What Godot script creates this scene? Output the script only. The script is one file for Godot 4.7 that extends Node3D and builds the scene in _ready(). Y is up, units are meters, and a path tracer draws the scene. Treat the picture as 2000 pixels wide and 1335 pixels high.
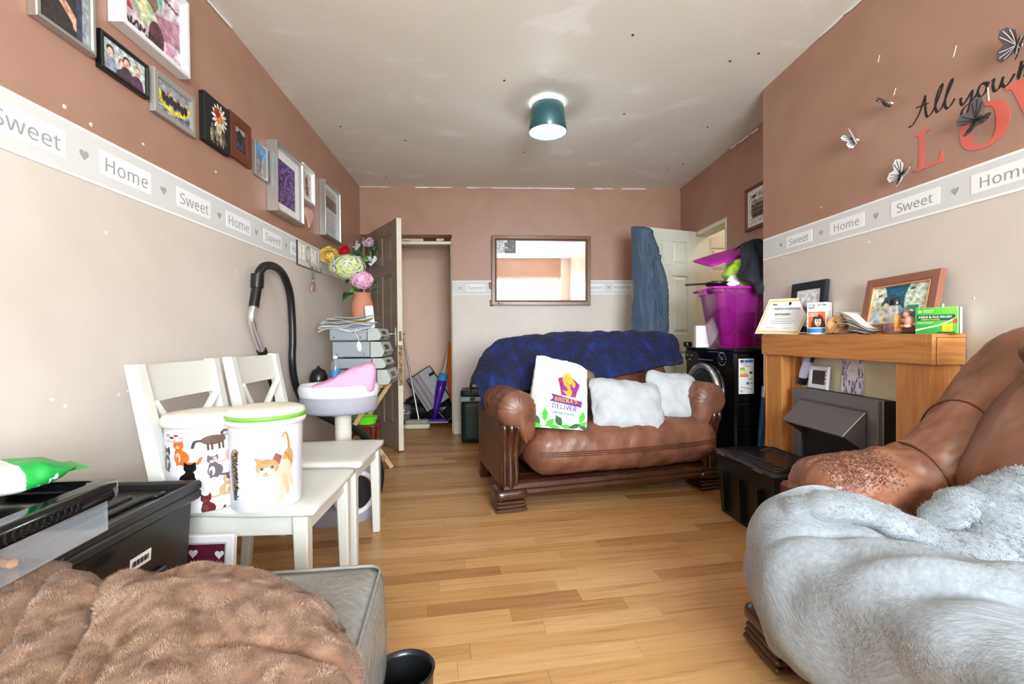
extends Node3D
# A lived-in front room: camera, daylight and exposure first, then the shell, the large things, the small things.
const XL := -1.248   # left wall
const XR := 1.962    # right alcove wall
const XB := 1.72     # chimney breast face
const DB := 4.605    # back wall
const CEIL := 2.48
var M = {}
var used = {}

func V(x: float, y: float, d: float) -> Vector3: return Vector3(x, y, -d)

func _ready():
	# ---- camera, sky, daylight, exposure
	var cam = Camera3D.new(); cam.name = "camera"
	cam.fov = 73.126; cam.near = 0.02; cam.far = 60.0
	cam.position = Vector3(0, 0.97, 0); cam.rotation_degrees = Vector3(-0.731, -2.926, -0.5)
	add_child(cam); cam.current = true
	var we = WorldEnvironment.new(); we.name = "world_environment"
	var env = Environment.new()
	env.background_mode = Environment.BG_SKY
	var sk = Sky.new(); var sm = ProceduralSkyMaterial.new()
	sm.sky_top_color = Color(0.80, 0.86, 0.95); sm.sky_horizon_color = Color(0.96, 0.97, 1.0)
	sm.ground_horizon_color = Color(0.80, 0.80, 0.78); sm.ground_bottom_color = Color(0.45, 0.45, 0.43)
	sm.sky_energy_multiplier = 3.2; sm.ground_energy_multiplier = 1.6; sm.sun_angle_max = 1.0
	sk.sky_material = sm; env.sky = sk
	env.tonemap_mode = Environment.TONE_MAPPER_LINEAR
	env.tonemap_exposure = 1.06
	env.sdfgi_enabled = true; env.ssao_enabled = true; env.ssil_enabled = true
	we.environment = env; add_child(we)
	# daylight that comes in at the front window behind the camera
	var day = AreaLight3D.new(); day.name = "window_daylight"
	day.area_size = Vector2(1.65, 1.25); day.light_energy = 23.0; day.light_color = Color(0.93, 0.98, 1.0)
	day.area_normalize_energy = true
	day.position = Vector3(0.875, 1.44, 1.86); day.rotation_degrees.x = 9.0; day.area_range = 12.0; day.area_attenuation = 2.0
	day.shadow_enabled = true
	add_child(day)
	materials()
	shell()
	borders()
	seating()
	left_side()
	back_side()
	fireside()
	pictures()
	small_things()

# ======== helpers: names and metas
func tag(o, label, category, group = "", kind = ""):
	if label: o.set_meta("label", label)
	if category: o.set_meta("category", category)
	if group: o.set_meta("group", group)
	if kind: o.set_meta("kind", kind)
	return o
func numbered(n: String) -> String:
	if not used.has(n): used[n] = 0; return n
	used[n] += 1
	return "%s_%03d" % [n, used[n]]
func thing(called, label, category, at = Vector3.ZERO, turn = 0.0, group = ""):
	var o = Node3D.new(); o.name = numbered(called); add_child(o)
	o.position = at; o.rotation_degrees.y = turn
	return tag(o, label, category, group)
func thingx(called, label, category, xf: Transform3D, group = ""):
	var o = Node3D.new(); o.name = numbered(called); add_child(o); o.transform = xf
	return tag(o, label, category, group)
func part(called, mesh, mt, parent, xf = Transform3D.IDENTITY):
	var o = MeshInstance3D.new(); o.name = called; o.mesh = mesh
	if mt: o.material_override = M[mt] if mt is String else mt
	o.transform = xf; parent.add_child(o, true)
	return o
func single(called, mesh, mt, label, category, xf = Transform3D.IDENTITY, group = ""):
	var o = part(numbered(called), mesh, mt, self, xf)
	return tag(o, label, category, group)
func struct(called, mesh, mt, xf = Transform3D.IDENTITY):
	var o = part(called, mesh, mt, self, xf); o.set_meta("kind", "structure"); return o
func T(p: Vector3, rx = 0.0, ry = 0.0, rz = 0.0) -> Transform3D:
	return Transform3D(Basis.from_euler(Vector3(deg_to_rad(rx), deg_to_rad(ry), deg_to_rad(rz))), p)
func WL(d, y, off = 0.0) -> Transform3D: return Transform3D(Basis(Vector3(0, 0, -1), Vector3.UP, Vector3(1, 0, 0)), Vector3(XL + off, y, -d))
func WR(d, y, off = 0.0, x = XB) -> Transform3D: return Transform3D(Basis(Vector3(0, 0, 1), Vector3.UP, Vector3(-1, 0, 0)), Vector3(x - off, y, -d))
func WB(x, y, off = 0.0) -> Transform3D: return Transform3D(Basis.IDENTITY, Vector3(x, y, -DB + off))

# ======== helpers: shapes
func ST(): var s = SurfaceTool.new(); s.begin(Mesh.PRIMITIVE_TRIANGLES); return s
func q4(s, a, b, c, d, ua = Vector2(0, 1), ub = Vector2(1, 1), uc = Vector2(1, 0), ud = Vector2(0, 0)):   # counter-clockwise seen from the front
	s.set_uv(ua); s.add_vertex(a); s.set_uv(uc); s.add_vertex(c); s.set_uv(ub); s.add_vertex(b)
	s.set_uv(ua); s.add_vertex(a); s.set_uv(ud); s.add_vertex(d); s.set_uv(uc); s.add_vertex(c)
func t3(s, a, b, c):
	s.add_vertex(a); s.add_vertex(c); s.add_vertex(b)
func done(s):
	s.generate_normals(); return s.commit()
func s_box(s, c: Vector3, z: Vector3, b = 0.0, bs = Basis.IDENTITY):   # chamfered box into a SurfaceTool
	s.set_smooth_group(-1)
	var h = z * 0.5
	b = min(b, min(h.x, min(h.y, h.z)) * 0.95)
	for ax in 3:
		for sg in [-1.0, 1.0]:
			var n = Vector3.ZERO; n[ax] = sg
			var u = Vector3.ZERO; u[(ax + 1) % 3] = 1.0
			var w = Vector3.ZERO; w[(ax + 2) % 3] = 1.0
			if sg < 0: var k = u; u = w; w = k
			var hu: float = abs(u.dot(h)); var hw: float = abs(w.dot(h)); var hn: float = h[ax]
			var a = n * hn - u * (hu - b) - w * (hw - b); var e = n * hn + u * (hu - b) - w * (hw - b)
			var f = n * hn + u * (hu - b) + w * (hw - b); var g = n * hn - u * (hu - b) + w * (hw - b)
			q4(s, c + bs * a, c + bs * e, c + bs * f, c + bs * g, Vector2(-hu, hw), Vector2(hu, hw), Vector2(hu, -hw), Vector2(-hu, -hw))
	if b > 0.0:
		for ax in 3:
			var i = (ax + 1) % 3; var j = (ax + 2) % 3
			for si in [-1.0, 1.0]:
				for sj in [-1.0, 1.0]:
					var p = Vector3.ZERO; var q = Vector3.ZERO
					p[i] = si * h[i]; p[j] = sj * (h[j] - b); q[i] = si * (h[i] - b); q[j] = sj * h[j]
					var L = Vector3.ZERO; L[ax] = h[ax] - b
					if si * sj > 0: q4(s, c + bs * (p - L), c + bs * (q - L), c + bs * (q + L), c + bs * (p + L))
					else: q4(s, c + bs * (q - L), c + bs * (p - L), c + bs * (p + L), c + bs * (q + L))
		for sx in [-1.0, 1.0]:
			for sy in [-1.0, 1.0]:
				for sz in [-1.0, 1.0]:
					var p = Vector3(sx * h.x, sy * (h.y - b), sz * (h.z - b)); var q = Vector3(sx * (h.x - b), sy * h.y, sz * (h.z - b)); var r = Vector3(sx * (h.x - b), sy * (h.y - b), sz * h.z)
					if sx * sy * sz > 0: t3(s, c + bs * p, c + bs * q, c + bs * r)
					else: t3(s, c + bs * p, c + bs * r, c + bs * q)
func box(z: Vector3, b = 0.003, c = Vector3.ZERO): var s = ST(); s_box(s, c, z, b); return done(s)
func s_bar(s, a: Vector3, b: Vector3, w: float, t: float, bev = 0.002, up = Vector3.UP):   # a rectangular bar from a to b
	var y = (b - a).normalized(); var x = up.cross(y)
	if x.length() < 0.01: x = Vector3.RIGHT.cross(y)
	x = x.normalized(); var z = x.cross(y)
	s_box(s, (a + b) * 0.5, Vector3(w, (b - a).length(), t), bev, Basis(x, y, z))
func bar(a, b, w, t, bev = 0.002, up = Vector3.UP): var s = ST(); s_bar(s, a, b, w, t, bev, up); return done(s)
func s_lathe(s, prof, seg = 24, sc = Vector3.ONE, org = Vector3.ZERO, smooth = true):   # prof: Vector2(radius, height) from bottom to top
	s.set_smooth_group(0 if smooth else -1)
	var n: int = prof.size()
	for i in n - 1:
		for k in seg:
			var a = TAU * k / seg; var b = TAU * (k + 1) / seg
			var p0 = prof[i]; var p1 = prof[i + 1]
			var A = org + Vector3(cos(a) * p0.x, p0.y, -sin(a) * p0.x) * sc; var B = org + Vector3(cos(b) * p0.x, p0.y, -sin(b) * p0.x) * sc
			var C = org + Vector3(cos(b) * p1.x, p1.y, -sin(b) * p1.x) * sc; var D = org + Vector3(cos(a) * p1.x, p1.y, -sin(a) * p1.x) * sc
			var u0 = float(k) / seg; var u1 = float(k + 1) / seg; var v0 = 1.0 - float(i) / (n - 1); var v1 = 1.0 - float(i + 1) / (n - 1)
			if p0.x < 1e-6: s.set_uv(Vector2(u0, v0)); s.add_vertex(A); s.set_uv(Vector2(u0, v1)); s.add_vertex(D); s.set_uv(Vector2(u1, v1)); s.add_vertex(C)
			elif p1.x < 1e-6: s.set_uv(Vector2(u0, v0)); s.add_vertex(A); s.set_uv(Vector2(u0, v1)); s.add_vertex(D); s.set_uv(Vector2(u1, v0)); s.add_vertex(B)
			else: q4(s, A, B, C, D, Vector2(u0, v0), Vector2(u1, v0), Vector2(u1, v1), Vector2(u0, v1))
func lathe(prof, seg = 24, sc = Vector3.ONE): var s = ST(); s_lathe(s, prof, seg, sc); return done(s)
func crv(pts, n: int) -> Array:   # Catmull-Rom through the points
	var o = []
	var m: int = pts.size()
	for k in n:
		var f = float(k) / (n - 1) * (m - 1); var i: int = min(int(f), m - 2); var t = f - i
		var a = pts[max(i - 1, 0)]; var b = pts[i]; var c = pts[i + 1]; var d = pts[min(i + 2, m - 1)]
		o.append(b.cubic_interpolate(c, a, d, t))
	return o
func s_tube(s, pts, rad, seg = 10, flat = 1.0):   # rad: number or array
	s.set_smooth_group(0)
	var n: int = pts.size(); var rings = []
	var up = Vector3.UP
	var t0: Vector3 = (pts[1] - pts[0]).normalized()
	if abs(t0.dot(up)) > 0.9: up = Vector3.RIGHT
	var x = t0.cross(up).normalized()
	for i in n:
		var tg: Vector3 = (pts[min(i + 1, n - 1)] - pts[max(i - 1, 0)]).normalized()
		x = (x - tg * x.dot(tg)).normalized(); var y = tg.cross(x)
		var r: float = rad[i] if rad is Array else rad
		var ring = []
		for k in seg: var a = TAU * k / seg; ring.append(pts[i] + x * cos(a) * r + y * sin(a) * r * flat)
		rings.append(ring)
	for i in n - 1:
		for k in seg:
			var l: int = (k + 1) % seg
			q4(s, rings[i][k], rings[i][l], rings[i + 1][l], rings[i + 1][k], Vector2(float(k) / seg, float(i) / n), Vector2(float(k + 1) / seg, float(i) / n), Vector2(float(k + 1) / seg, float(i + 1) / n), Vector2(float(k) / seg, float(i + 1) / n))
	s.set_smooth_group(-1)
	for k in range(1, seg - 1):
		t3(s, rings[0][0], rings[0][k + 1], rings[0][k]); t3(s, rings[n - 1][0], rings[n - 1][k], rings[n - 1][k + 1])
func tube(pts, rad, seg = 10, flat = 1.0): var s = ST(); s_tube(s, pts, rad, seg, flat); return done(s)
func s_ext(s, poly, z0: float, z1: float, bs = Transform3D.IDENTITY):   # polygon in x,y pulled from z0 to z1
	s.set_smooth_group(-1)
	var pp = PackedVector2Array(poly)
	var area = 0.0
	for i in pp.size(): area += pp[i].cross(pp[(i + 1) % pp.size()])
	if area < 0: pp.reverse()
	var ix = Geometry2D.triangulate_polygon(pp)
	for i in range(0, ix.size(), 3):
		var a = pp[ix[i]]; var b = pp[ix[i + 1]]; var c = pp[ix[i + 2]]
		if (b - a).cross(c - a) < 0: var k = b; b = c; c = k
		for p in [a, c, b]: s.set_uv(Vector2(p.x, -p.y)); s.add_vertex(bs * Vector3(p.x, p.y, z1))
		for p in [a, b, c]: s.set_uv(Vector2(p.x, -p.y)); s.add_vertex(bs * Vector3(p.x, p.y, z0))
	for i in pp.size():
		var a = pp[i]; var b = pp[(i + 1) % pp.size()]
		q4(s, bs * Vector3(a.x, a.y, z0), bs * Vector3(b.x, b.y, z0), bs * Vector3(b.x, b.y, z1), bs * Vector3(a.x, a.y, z1), a, b, b, a)
func ext(poly, z0, z1): var s = ST(); s_ext(s, poly, z0, z1); return done(s)
func ell(cx, cy, rx, ry, n = 20, rot = 0.0) -> Array:
	var o = []
	for k in n: o.append(Vector2(cx, cy) + Vector2(cos(TAU * k / n) * rx, sin(TAU * k / n) * ry).rotated(rot))
	return o
func heart(w, h) -> Array:
	var o = []
	for k in 26:
		var t = TAU * k / 26
		o.append(Vector2(16 * pow(sin(t), 3) / 32.0 * w, (13 * cos(t) - 5 * cos(2 * t) - 2 * cos(3 * t) - cos(4 * t) + 2.5) / 29.0 * h))
	return o
func rrect(w, h, r, n = 4) -> Array:
	var o = []
	for c in [[1, 1, 0.0], [-1, 1, 90.0], [-1, -1, 180.0], [1, -1, 270.0]]:
		for k in n + 1: o.append(Vector2(c[0] * (w / 2 - r), c[1] * (h / 2 - r)) + Vector2(r, 0).rotated(deg_to_rad(c[2] + 90.0 * k / n)))
	return o
# grid of points -> smooth mesh, optionally a second layer behind it at a thickness
func gridmesh(g: Array, thick = 0.0, usc = 1.0, vsc = 1.0, closed_u = false) -> ArrayMesh:
	var nv: int = g.size(); var nu: int = g[0].size()
	var P = PackedVector3Array(); var N = PackedVector3Array(); var U = PackedVector2Array(); var I = PackedInt32Array()
	for j in nv:
		for i in nu:
			var im = i - 1; var ip = i + 1
			if closed_u: im = (i - 1 + nu - 1) % (nu - 1); ip = (i + 1) % (nu - 1)
			else: im = max(im, 0); ip = min(ip, nu - 1)
			var du: Vector3 = g[j][ip] - g[j][im]; var dv: Vector3 = g[min(j + 1, nv - 1)][i] - g[max(j - 1, 0)][i]
			var n = du.cross(dv)
			if n.length() < 1e-12: n = Vector3.UP
			P.append(g[j][i]); N.append(n.normalized()); U.append(Vector2(float(i) / (nu - 1) * usc, float(j) / (nv - 1) * vsc))
	for j in nv - 1:
		for i in nu - 1:
			var a = j * nu + i; var b = a + 1; var c = a + nu; var d = c + 1
			for k in [a, c, b, b, c, d]: I.append(k)
	if thick > 0.0:
		var o = P.size()
		for k in o: P.append(P[k] - N[k] * thick); N.append(-N[k]); U.append(U[k])
		for j in nv - 1:
			for i in nu - 1:
				var a = o + j * nu + i; var b = a + 1; var c = a + nu; var d = c + 1
				for k in [a, b, c, b, d, c]: I.append(k)
		var rim = []
		for i in nu: rim.append(i)
		for j in range(1, nv): rim.append(j * nu + nu - 1)
		for i in range(nu - 2, -1, -1): rim.append((nv - 1) * nu + i)
		for j in range(nv - 2, 0, -1): rim.append(j * nu)
		for k in rim.size():
			var a: int = rim[k]; var b: int = rim[(k + 1) % rim.size()]
			for e in [a, b, a + o, b, b + o, a + o]: I.append(e)
	var arr = []; arr.resize(Mesh.ARRAY_MAX)
	arr[Mesh.ARRAY_VERTEX] = P; arr[Mesh.ARRAY_NORMAL] = N; arr[Mesh.ARRAY_TEX_UV] = U; arr[Mesh.ARRAY_INDEX] = I
	var am = ArrayMesh.new(); am.add_surface_from_arrays(Mesh.PRIMITIVE_TRIANGLES, arr)
	return am
func bicub(ctrl: Array, nu: int, nv: int) -> Array:   # control rows of Vector3 -> fine grid
	var rows = []
	for r in ctrl: rows.append(crv(r, nu))
	var g = []
	for j in nv: g.append([])
	for i in nu:
		var col = []
		for r in rows: col.append(r[i])
		var f = crv(col, nv)
		for j in nv: g[j].append(f[j])
	return g
func gnormal(g, j, i) -> Vector3:
	var nv: int = g.size(); var nu: int = g[0].size()
	var n: Vector3 = (g[j][min(i + 1, nu - 1)] - g[j][max(i - 1, 0)]).cross(g[min(j + 1, nv - 1)][i] - g[max(j - 1, 0)][i])
	return n.normalized() if n.length() > 1e-12 else Vector3.UP
func push(g: Array, fn: Callable) -> Array:   # fn(u, v, p) -> distance along the normal
	var o = []
	for j in g.size():
		var r = []
		for i in g[0].size():
			r.append(g[j][i] - gnormal(g, j, i) * fn.call(float(i) / (g[0].size() - 1), float(j) / (g.size() - 1), g[j][i]))
		o.append(r)
	return o
# rounded box, every vertex passed through fn(p, n) -> p
func rbox(z: Vector3, r: float, n: Vector3i, fn = null) -> ArrayMesh:
	var s = ST(); s.set_smooth_group(0)
	var h = z * 0.5; var inn = h - Vector3(r, r, r)
	for ax in 3:
		var ui = (ax + 1) % 3; var wi = (ax + 2) % 3
		for sg in [-1.0, 1.0]:
			var pts = []
			for j in n[wi] + 1:
				var row = []
				for i in n[ui] + 1:
					var p = Vector3.ZERO
					p[ax] = sg * h[ax]; p[ui] = lerp(-h[ui], h[ui], float(i) / n[ui]); p[wi] = lerp(-h[wi], h[wi], float(j) / n[wi])
					var c = p.clamp(-inn, inn); var d = (p - c).normalized()
					p = c + d * r
					row.append(fn.call(p, d) if fn != null else p)
				pts.append(row)
			for j in n[wi]:
				for i in n[ui]:
					var a = pts[j][i]; var b = pts[j][i + 1]; var c = pts[j + 1][i + 1]; var d = pts[j + 1][i]
					var ua = Vector2(float(i) / n[ui], 1.0 - float(j) / n[wi]); var uc = Vector2(float(i + 1) / n[ui], 1.0 - float(j + 1) / n[wi])
					if sg > 0: q4(s, a, b, c, d, ua, Vector2(uc.x, ua.y), uc, Vector2(ua.x, uc.y))
					else: q4(s, a, d, c, b, ua, Vector2(ua.x, uc.y), uc, Vector2(uc.x, ua.y))
	return done(s)
func noise(seed_, freq, oct = 3, type = FastNoiseLite.TYPE_SIMPLEX_SMOOTH) -> FastNoiseLite:
	var n = FastNoiseLite.new(); n.seed = seed_; n.frequency = freq; n.noise_type = type; n.fractal_octaves = oct
	return n
func word(txt: String, cap: float, mt, parent, xf: Transform3D, depth = 0.0012, face = "Droid Sans", weight = 400, called = "lettering", align = HORIZONTAL_ALIGNMENT_CENTER):
	var tm = TextMesh.new(); var f = SystemFont.new(); f.font_names = PackedStringArray([face]); f.font_weight = weight
	tm.font = f; tm.text = txt; tm.font_size = 64; tm.pixel_size = cap / 45.7; tm.depth = depth; tm.curve_step = 2.0
	tm.horizontal_alignment = align; tm.vertical_alignment = VERTICAL_ALIGNMENT_CENTER
	return part(called, tm, mt, parent, xf)
# ======== materials
func tex(img: Image) -> ImageTexture: img.generate_mipmaps(); return ImageTexture.create_from_image(img)
func blend_img(seed_, w, fx, fy, stops: Array, oct = 4, type = FastNoiseLite.TYPE_SIMPLEX_SMOOTH, fine = 0.0) -> Image:
	# noise stretched by fx, fy (cycles across the tile), coloured by the stops; tiles by mirroring the ends together
	var n = noise(seed_, 1.0, oct, type); var img = Image.create(w, w, false, Image.FORMAT_RGB8)
	var rng = RandomNumberGenerator.new(); rng.seed = seed_
	for y in w:
		for x in w:
			var a = TAU * x / w; var b = TAU * y / w
			var rx: float = fx / TAU; var ry: float = fy / TAU
			var v = n.get_noise_3d(cos(a) * rx + 7.0, sin(a) * rx + cos(b) * ry, sin(b) * ry) * 0.5 + 0.5
			v = clamp((v - 0.5) * 1.7 + 0.5 + rng.randf_range(-fine, fine), 0.0, 0.999) * (stops.size() - 1)
			img.set_pixel(x, y, stops[int(v)].lerp(stops[int(v) + 1], v - int(v)))
	return img
func bump_img(seed_, w, fx, fy, strength, oct = 4, type = FastNoiseLite.TYPE_SIMPLEX_SMOOTH) -> Image:
	var img = blend_img(seed_, w, fx, fy, [Color.BLACK, Color.WHITE], oct, type)
	img.convert(Image.FORMAT_RGBA8)
	img.bump_map_to_normal_map(strength)
	return img
func mat(called, col: Color, rough = 0.6, metal = 0.0, o = {}):
	var m = StandardMaterial3D.new(); m.resource_name = called
	m.albedo_color = col; m.roughness = rough; m.metallic = metal
	for k in o: m.set(k, o[k])
	M[called] = m
	return m
func skin(called, img: Image, rough = 0.6, tri = 0.0, o = {}):   # a material with a computed colour texture; tri = tile size in metres
	var m = mat(called, Color.WHITE, rough, 0.0, o); m.albedo_texture = tex(img)
	if tri > 0.0: m.uv1_triplanar = true; m.uv1_scale = Vector3.ONE / tri
	return m
func relief(called, img: Image, amount = 1.0):
	M[called].normal_enabled = true; M[called].normal_texture = tex(img); M[called].normal_scale = amount
func rgb(r, g, b) -> Color: return Color(r / 255.0, g / 255.0, b / 255.0)

func materials():
	# paint
	skin("brown_paint", blend_img(3, 256, 5, 5, [rgb(163, 123, 104), rgb(168, 128, 109), rgb(172, 132, 113)], 3), 0.42, 1.6)
	skin("beige_paint", blend_img(4, 256, 4, 4, [rgb(209, 198, 188), rgb(213, 202, 192), rgb(217, 207, 198)], 3), 0.5, 1.7)
	skin("closet_paint", blend_img(5, 128, 4, 4, [rgb(230, 198, 176), rgb(234, 204, 182)], 3), 0.6, 1.4)
	skin("ceiling_paint", blend_img(6, 512, 6, 8, [rgb(229, 226, 216), rgb(231, 228, 218), rgb(232, 229, 220), rgb(233, 230, 222), rgb(243, 243, 239)], 4), 0.5, 2.6)
	mat("filler", rgb(232, 230, 226), 0.8)
	mat("border_grey", rgb(214, 215, 214), 0.7); mat("border_white", rgb(240, 242, 243), 0.7); mat("border_ink", rgb(158, 158, 157), 0.7); mat("heart_ink", rgb(168, 166, 160), 0.7)
	skin("gloss_cream", blend_img(8, 128, 3, 7, [rgb(214, 206, 184), rgb(222, 215, 196), rgb(226, 220, 203)], 4), 0.35, 0.9)
	skin("door_white", blend_img(9, 128, 3, 6, [rgb(205, 206, 192), rgb(214, 215, 203)], 3), 0.4, 1.0)
	skin("door_shaded_taupe", blend_img(10, 128, 3, 6, [rgb(136, 118, 104), rgb(148, 130, 116)], 3), 0.45, 1.0)  # left door's face: shade put into the colour, cream turned to taupe
	mat("groove_cream", rgb(222, 212, 192), 0.5)
	skin("grime", blend_img(11, 64, 3, 5, [rgb(92, 66, 40), rgb(150, 120, 86), rgb(205, 190, 160)], 4), 0.7, 0.14)
	# woods
	for k in 6:
		var base: Color = [rgb(186, 138, 84), rgb(196, 149, 95), rgb(176, 127, 74), rgb(200, 155, 103), rgb(190, 143, 89), rgb(165, 115, 67)][k]
		skin("strip_%d" % k, blend_img(20 + k, 256, 2.2, 16, [base.darkened(0.2), base.darkened(0.04), base, base.lightened(0.05)], 5, FastNoiseLite.TYPE_SIMPLEX_SMOOTH, 0.02), 0.36)
	var oak = [rgb(176, 112, 56), rgb(196, 130, 70), rgb(202, 138, 76), rgb(210, 150, 88)]
	skin("oak_along", blend_img(30, 256, 2, 22, oak, 5), 0.42, 0.5)
	skin("oak_up", blend_img(31, 256, 22, 2, oak, 5), 0.42, 0.5)
	skin("dark_wood", blend_img(32, 256, 18, 3, [rgb(38, 19, 11), rgb(56, 30, 18), rgb(68, 38, 23), rgb(88, 52, 32)], 4), 0.24, 0.5, {"clearcoat_enabled": true, "clearcoat": 0.6, "clearcoat_roughness": 0.2})
	skin("pine", blend_img(33, 128, 14, 2, [rgb(196, 154, 112), rgb(214, 176, 136), rgb(224, 190, 152)], 4), 0.5, 0.3)
	skin("mirror_wood", blend_img(34, 128, 10, 10, [rgb(88, 46, 18), rgb(112, 64, 28), rgb(126, 76, 36)], 4), 0.3, 0.2)
	mat("frame_brown", rgb(104, 46, 24), 0.35); mat("stool_wood", rgb(96, 44, 26), 0.3); mat("frame_pinkwood", rgb(140, 88, 68), 0.4); mat("frame_gilt", rgb(206, 150, 106), 0.35)
	# leather
	var lea = [rgb(86, 50, 36), rgb(112, 70, 52), rgb(124, 80, 61), rgb(142, 97, 77)]
	skin("leather", blend_img(40, 512, 6, 6, lea, 5), 0.4, 0.9, {"clearcoat_enabled": true, "clearcoat": 0.12, "clearcoat_roughness": 0.4})
	skin("dark_wood_along", blend_img(36, 256, 3, 18, [rgb(38, 19, 11), rgb(56, 30, 18), rgb(68, 38, 23), rgb(88, 52, 32)], 4), 0.24, 0.5, {"clearcoat_enabled": true, "clearcoat": 0.6, "clearcoat_roughness": 0.2})
	relief("leather", bump_img(41, 512, 26, 26, 5.0, 4, FastNoiseLite.TYPE_CELLULAR), 0.5)
	M["leather"].normal_scale = 0.45
	skin("leather_dark", blend_img(42, 256, 5, 5, [rgb(62, 32, 24), rgb(88, 50, 37), rgb(112, 66, 49)], 4), 0.3, 0.7)
	skin("leather_tan", blend_img(43, 256, 4, 4, [rgb(138, 88, 64), rgb(164, 110, 82), rgb(178, 122, 92)], 4), 0.4, 0.8)
	mat("piping", rgb(84, 46, 32), 0.35)
	skin("grey_leather", blend_img(44, 256, 4, 4, [rgb(124, 121, 116), rgb(132, 130, 126), rgb(139, 138, 135)], 4), 0.42, 0.8)
	relief("grey_leather", bump_img(45, 256, 40, 40, 2.0, 3), 0.3)
	# cloth
	skin("fleece", blend_img(50, 512, 30, 30, [rgb(114, 120, 125), rgb(132, 138, 143), rgb(140, 146, 151), rgb(154, 160, 164)], 5, FastNoiseLite.TYPE_SIMPLEX_SMOOTH, 0.12), 0.95, 0.42, {"rim_enabled": true, "rim": 0.35, "rim_tint": 0.4})
	relief("fleece", bump_img(51, 512, 60, 60, 3.0, 4), 0.5)
	skin("fur", blend_img(52, 512, 12, 12, [rgb(92, 62, 44), rgb(116, 83, 62), rgb(130, 98, 76), rgb(148, 117, 96)], 5, FastNoiseLite.TYPE_SIMPLEX_SMOOTH, 0.07), 0.95, 0.4, {"rim_enabled": true, "rim": 0.3, "rim_tint": 0.5})
	relief("fur", bump_img(53, 512, 34, 60, 3.0, 5), 0.5)
	skin("blue_plush", blend_img(54, 512, 9, 9, [rgb(1, 6, 26), rgb(2, 11, 52), rgb(4, 19, 78), rgb(20, 48, 126)], 4), 0.85, 0.8, {"rim_enabled": true, "rim": 0.05, "rim_tint": 1.0})
	relief("blue_plush", bump_img(55, 256, 30, 30, 5.0, 4), 0.6)
	skin("white_cotton", blend_img(56, 256, 5, 5, [rgb(174, 177, 181), rgb(182, 185, 188), rgb(189, 191, 194)], 3), 0.9, 0.5)
	skin("brown_weave", blend_img(57, 256, 50, 50, [rgb(88, 70, 54), rgb(124, 104, 84), rgb(150, 132, 110)], 2), 0.95, 0.2)
	skin("coat_cloth", blend_img(58, 256, 4, 8, [rgb(68, 84, 104), rgb(72, 89, 110), rgb(76, 93, 114)], 4), 0.75, 0.6)
	mat("black_cloth", rgb(22, 27, 38), 0.85); mat("pink_cloth", rgb(238, 164, 198), 0.7); mat("hot_pink", rgb(236, 96, 160), 0.55)
	skin("plush_grey", blend_img(59, 128, 30, 30, [rgb(156, 156, 168), rgb(178, 178, 190)], 3), 0.95, 0.15); mat("plush_white", rgb(232, 233, 238), 0.95)
	skin("sisal", blend_img(60, 128, 2, 40, [rgb(204, 196, 182), rgb(230, 224, 212)], 2), 0.9, 0.12)
	# plastics, metals, paper
	mat("white_paint", rgb(214, 213, 205), 0.35); mat("white_plastic", rgb(232, 233, 236), 0.3); mat("cream_plastic", rgb(226, 221, 206), 0.4); mat("green_plastic", rgb(110, 178, 60), 0.4)
	mat("black_plastic", rgb(20, 20, 22), 0.28); mat("black_gloss", rgb(10, 10, 12), 0.12); mat("black_matt", rgb(16, 16, 17), 0.6); mat("dark_lid", rgb(30, 29, 30), 0.3)
	mat("chrome", rgb(222, 222, 224), 0.2, 0.85); mat("steel", rgb(150, 148, 150), 0.36, 0.8); mat("dull_steel", rgb(118, 114, 115), 0.4, 0.45); mat("silver", rgb(190, 190, 188), 0.3, 0.8)
	mat("unit_grey", rgb(146, 154, 160), 0.45); mat("unit_bezel", rgb(172, 178, 172), 0.4); mat("dark_window", rgb(46, 52, 58), 0.2)
	mat("magenta", Color(0.66, 0.06, 0.58, 0.38), 0.15, 0.0, {"transparency": BaseMaterial3D.TRANSPARENCY_ALPHA}); mat("magenta_solid", rgb(188, 22, 168), 0.25)
	mat("clear", Color(0.8, 0.84, 0.88, 0.13), 0.12, 0.0, {"transparency": BaseMaterial3D.TRANSPARENCY_ALPHA})
	mat("pane", Color(0.92, 0.95, 0.96, 0.06), 0.0, 0.0, {"transparency": BaseMaterial3D.TRANSPARENCY_ALPHA})
	mat("teal_shade", rgb(16, 84, 90), 0.22, 0.1, {"clearcoat_enabled": true})
	mat("lamp_glow", Color.WHITE, 0.5, 0.0, {"emission_enabled": true, "emission": Color(0.96, 0.98, 1.0), "emission_energy_multiplier": 6.0})
	mat("cooler_green", rgb(10, 42, 38), 0.4); mat("cooler_white", rgb(176, 188, 184), 0.5)
	mat("terracotta", rgb(188, 122, 96), 0.75); mat("paper", rgb(232, 231, 228), 0.8); mat("newsprint", rgb(206, 208, 218), 0.85); mat("yellow_print", rgb(226, 196, 40), 0.7)
	mat("mirror_glass", Color(0.93, 0.94, 0.94), 0.02, 1.0)
	mat("purple_plastic", rgb(74, 24, 150), 0.3); mat("orange_cloth", rgb(220, 104, 30), 0.7); mat("blue_plastic", rgb(36, 52, 110), 0.25); mat("grey_plastic", rgb(150, 148, 146), 0.5)
	mat("lime", rgb(110, 214, 40), 0.35); mat("leaf", rgb(30, 84, 40), 0.5, 0.0, {"cull_mode": BaseMaterial3D.CULL_DISABLED}); mat("leaf_light", rgb(92, 150, 62), 0.5)
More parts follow.
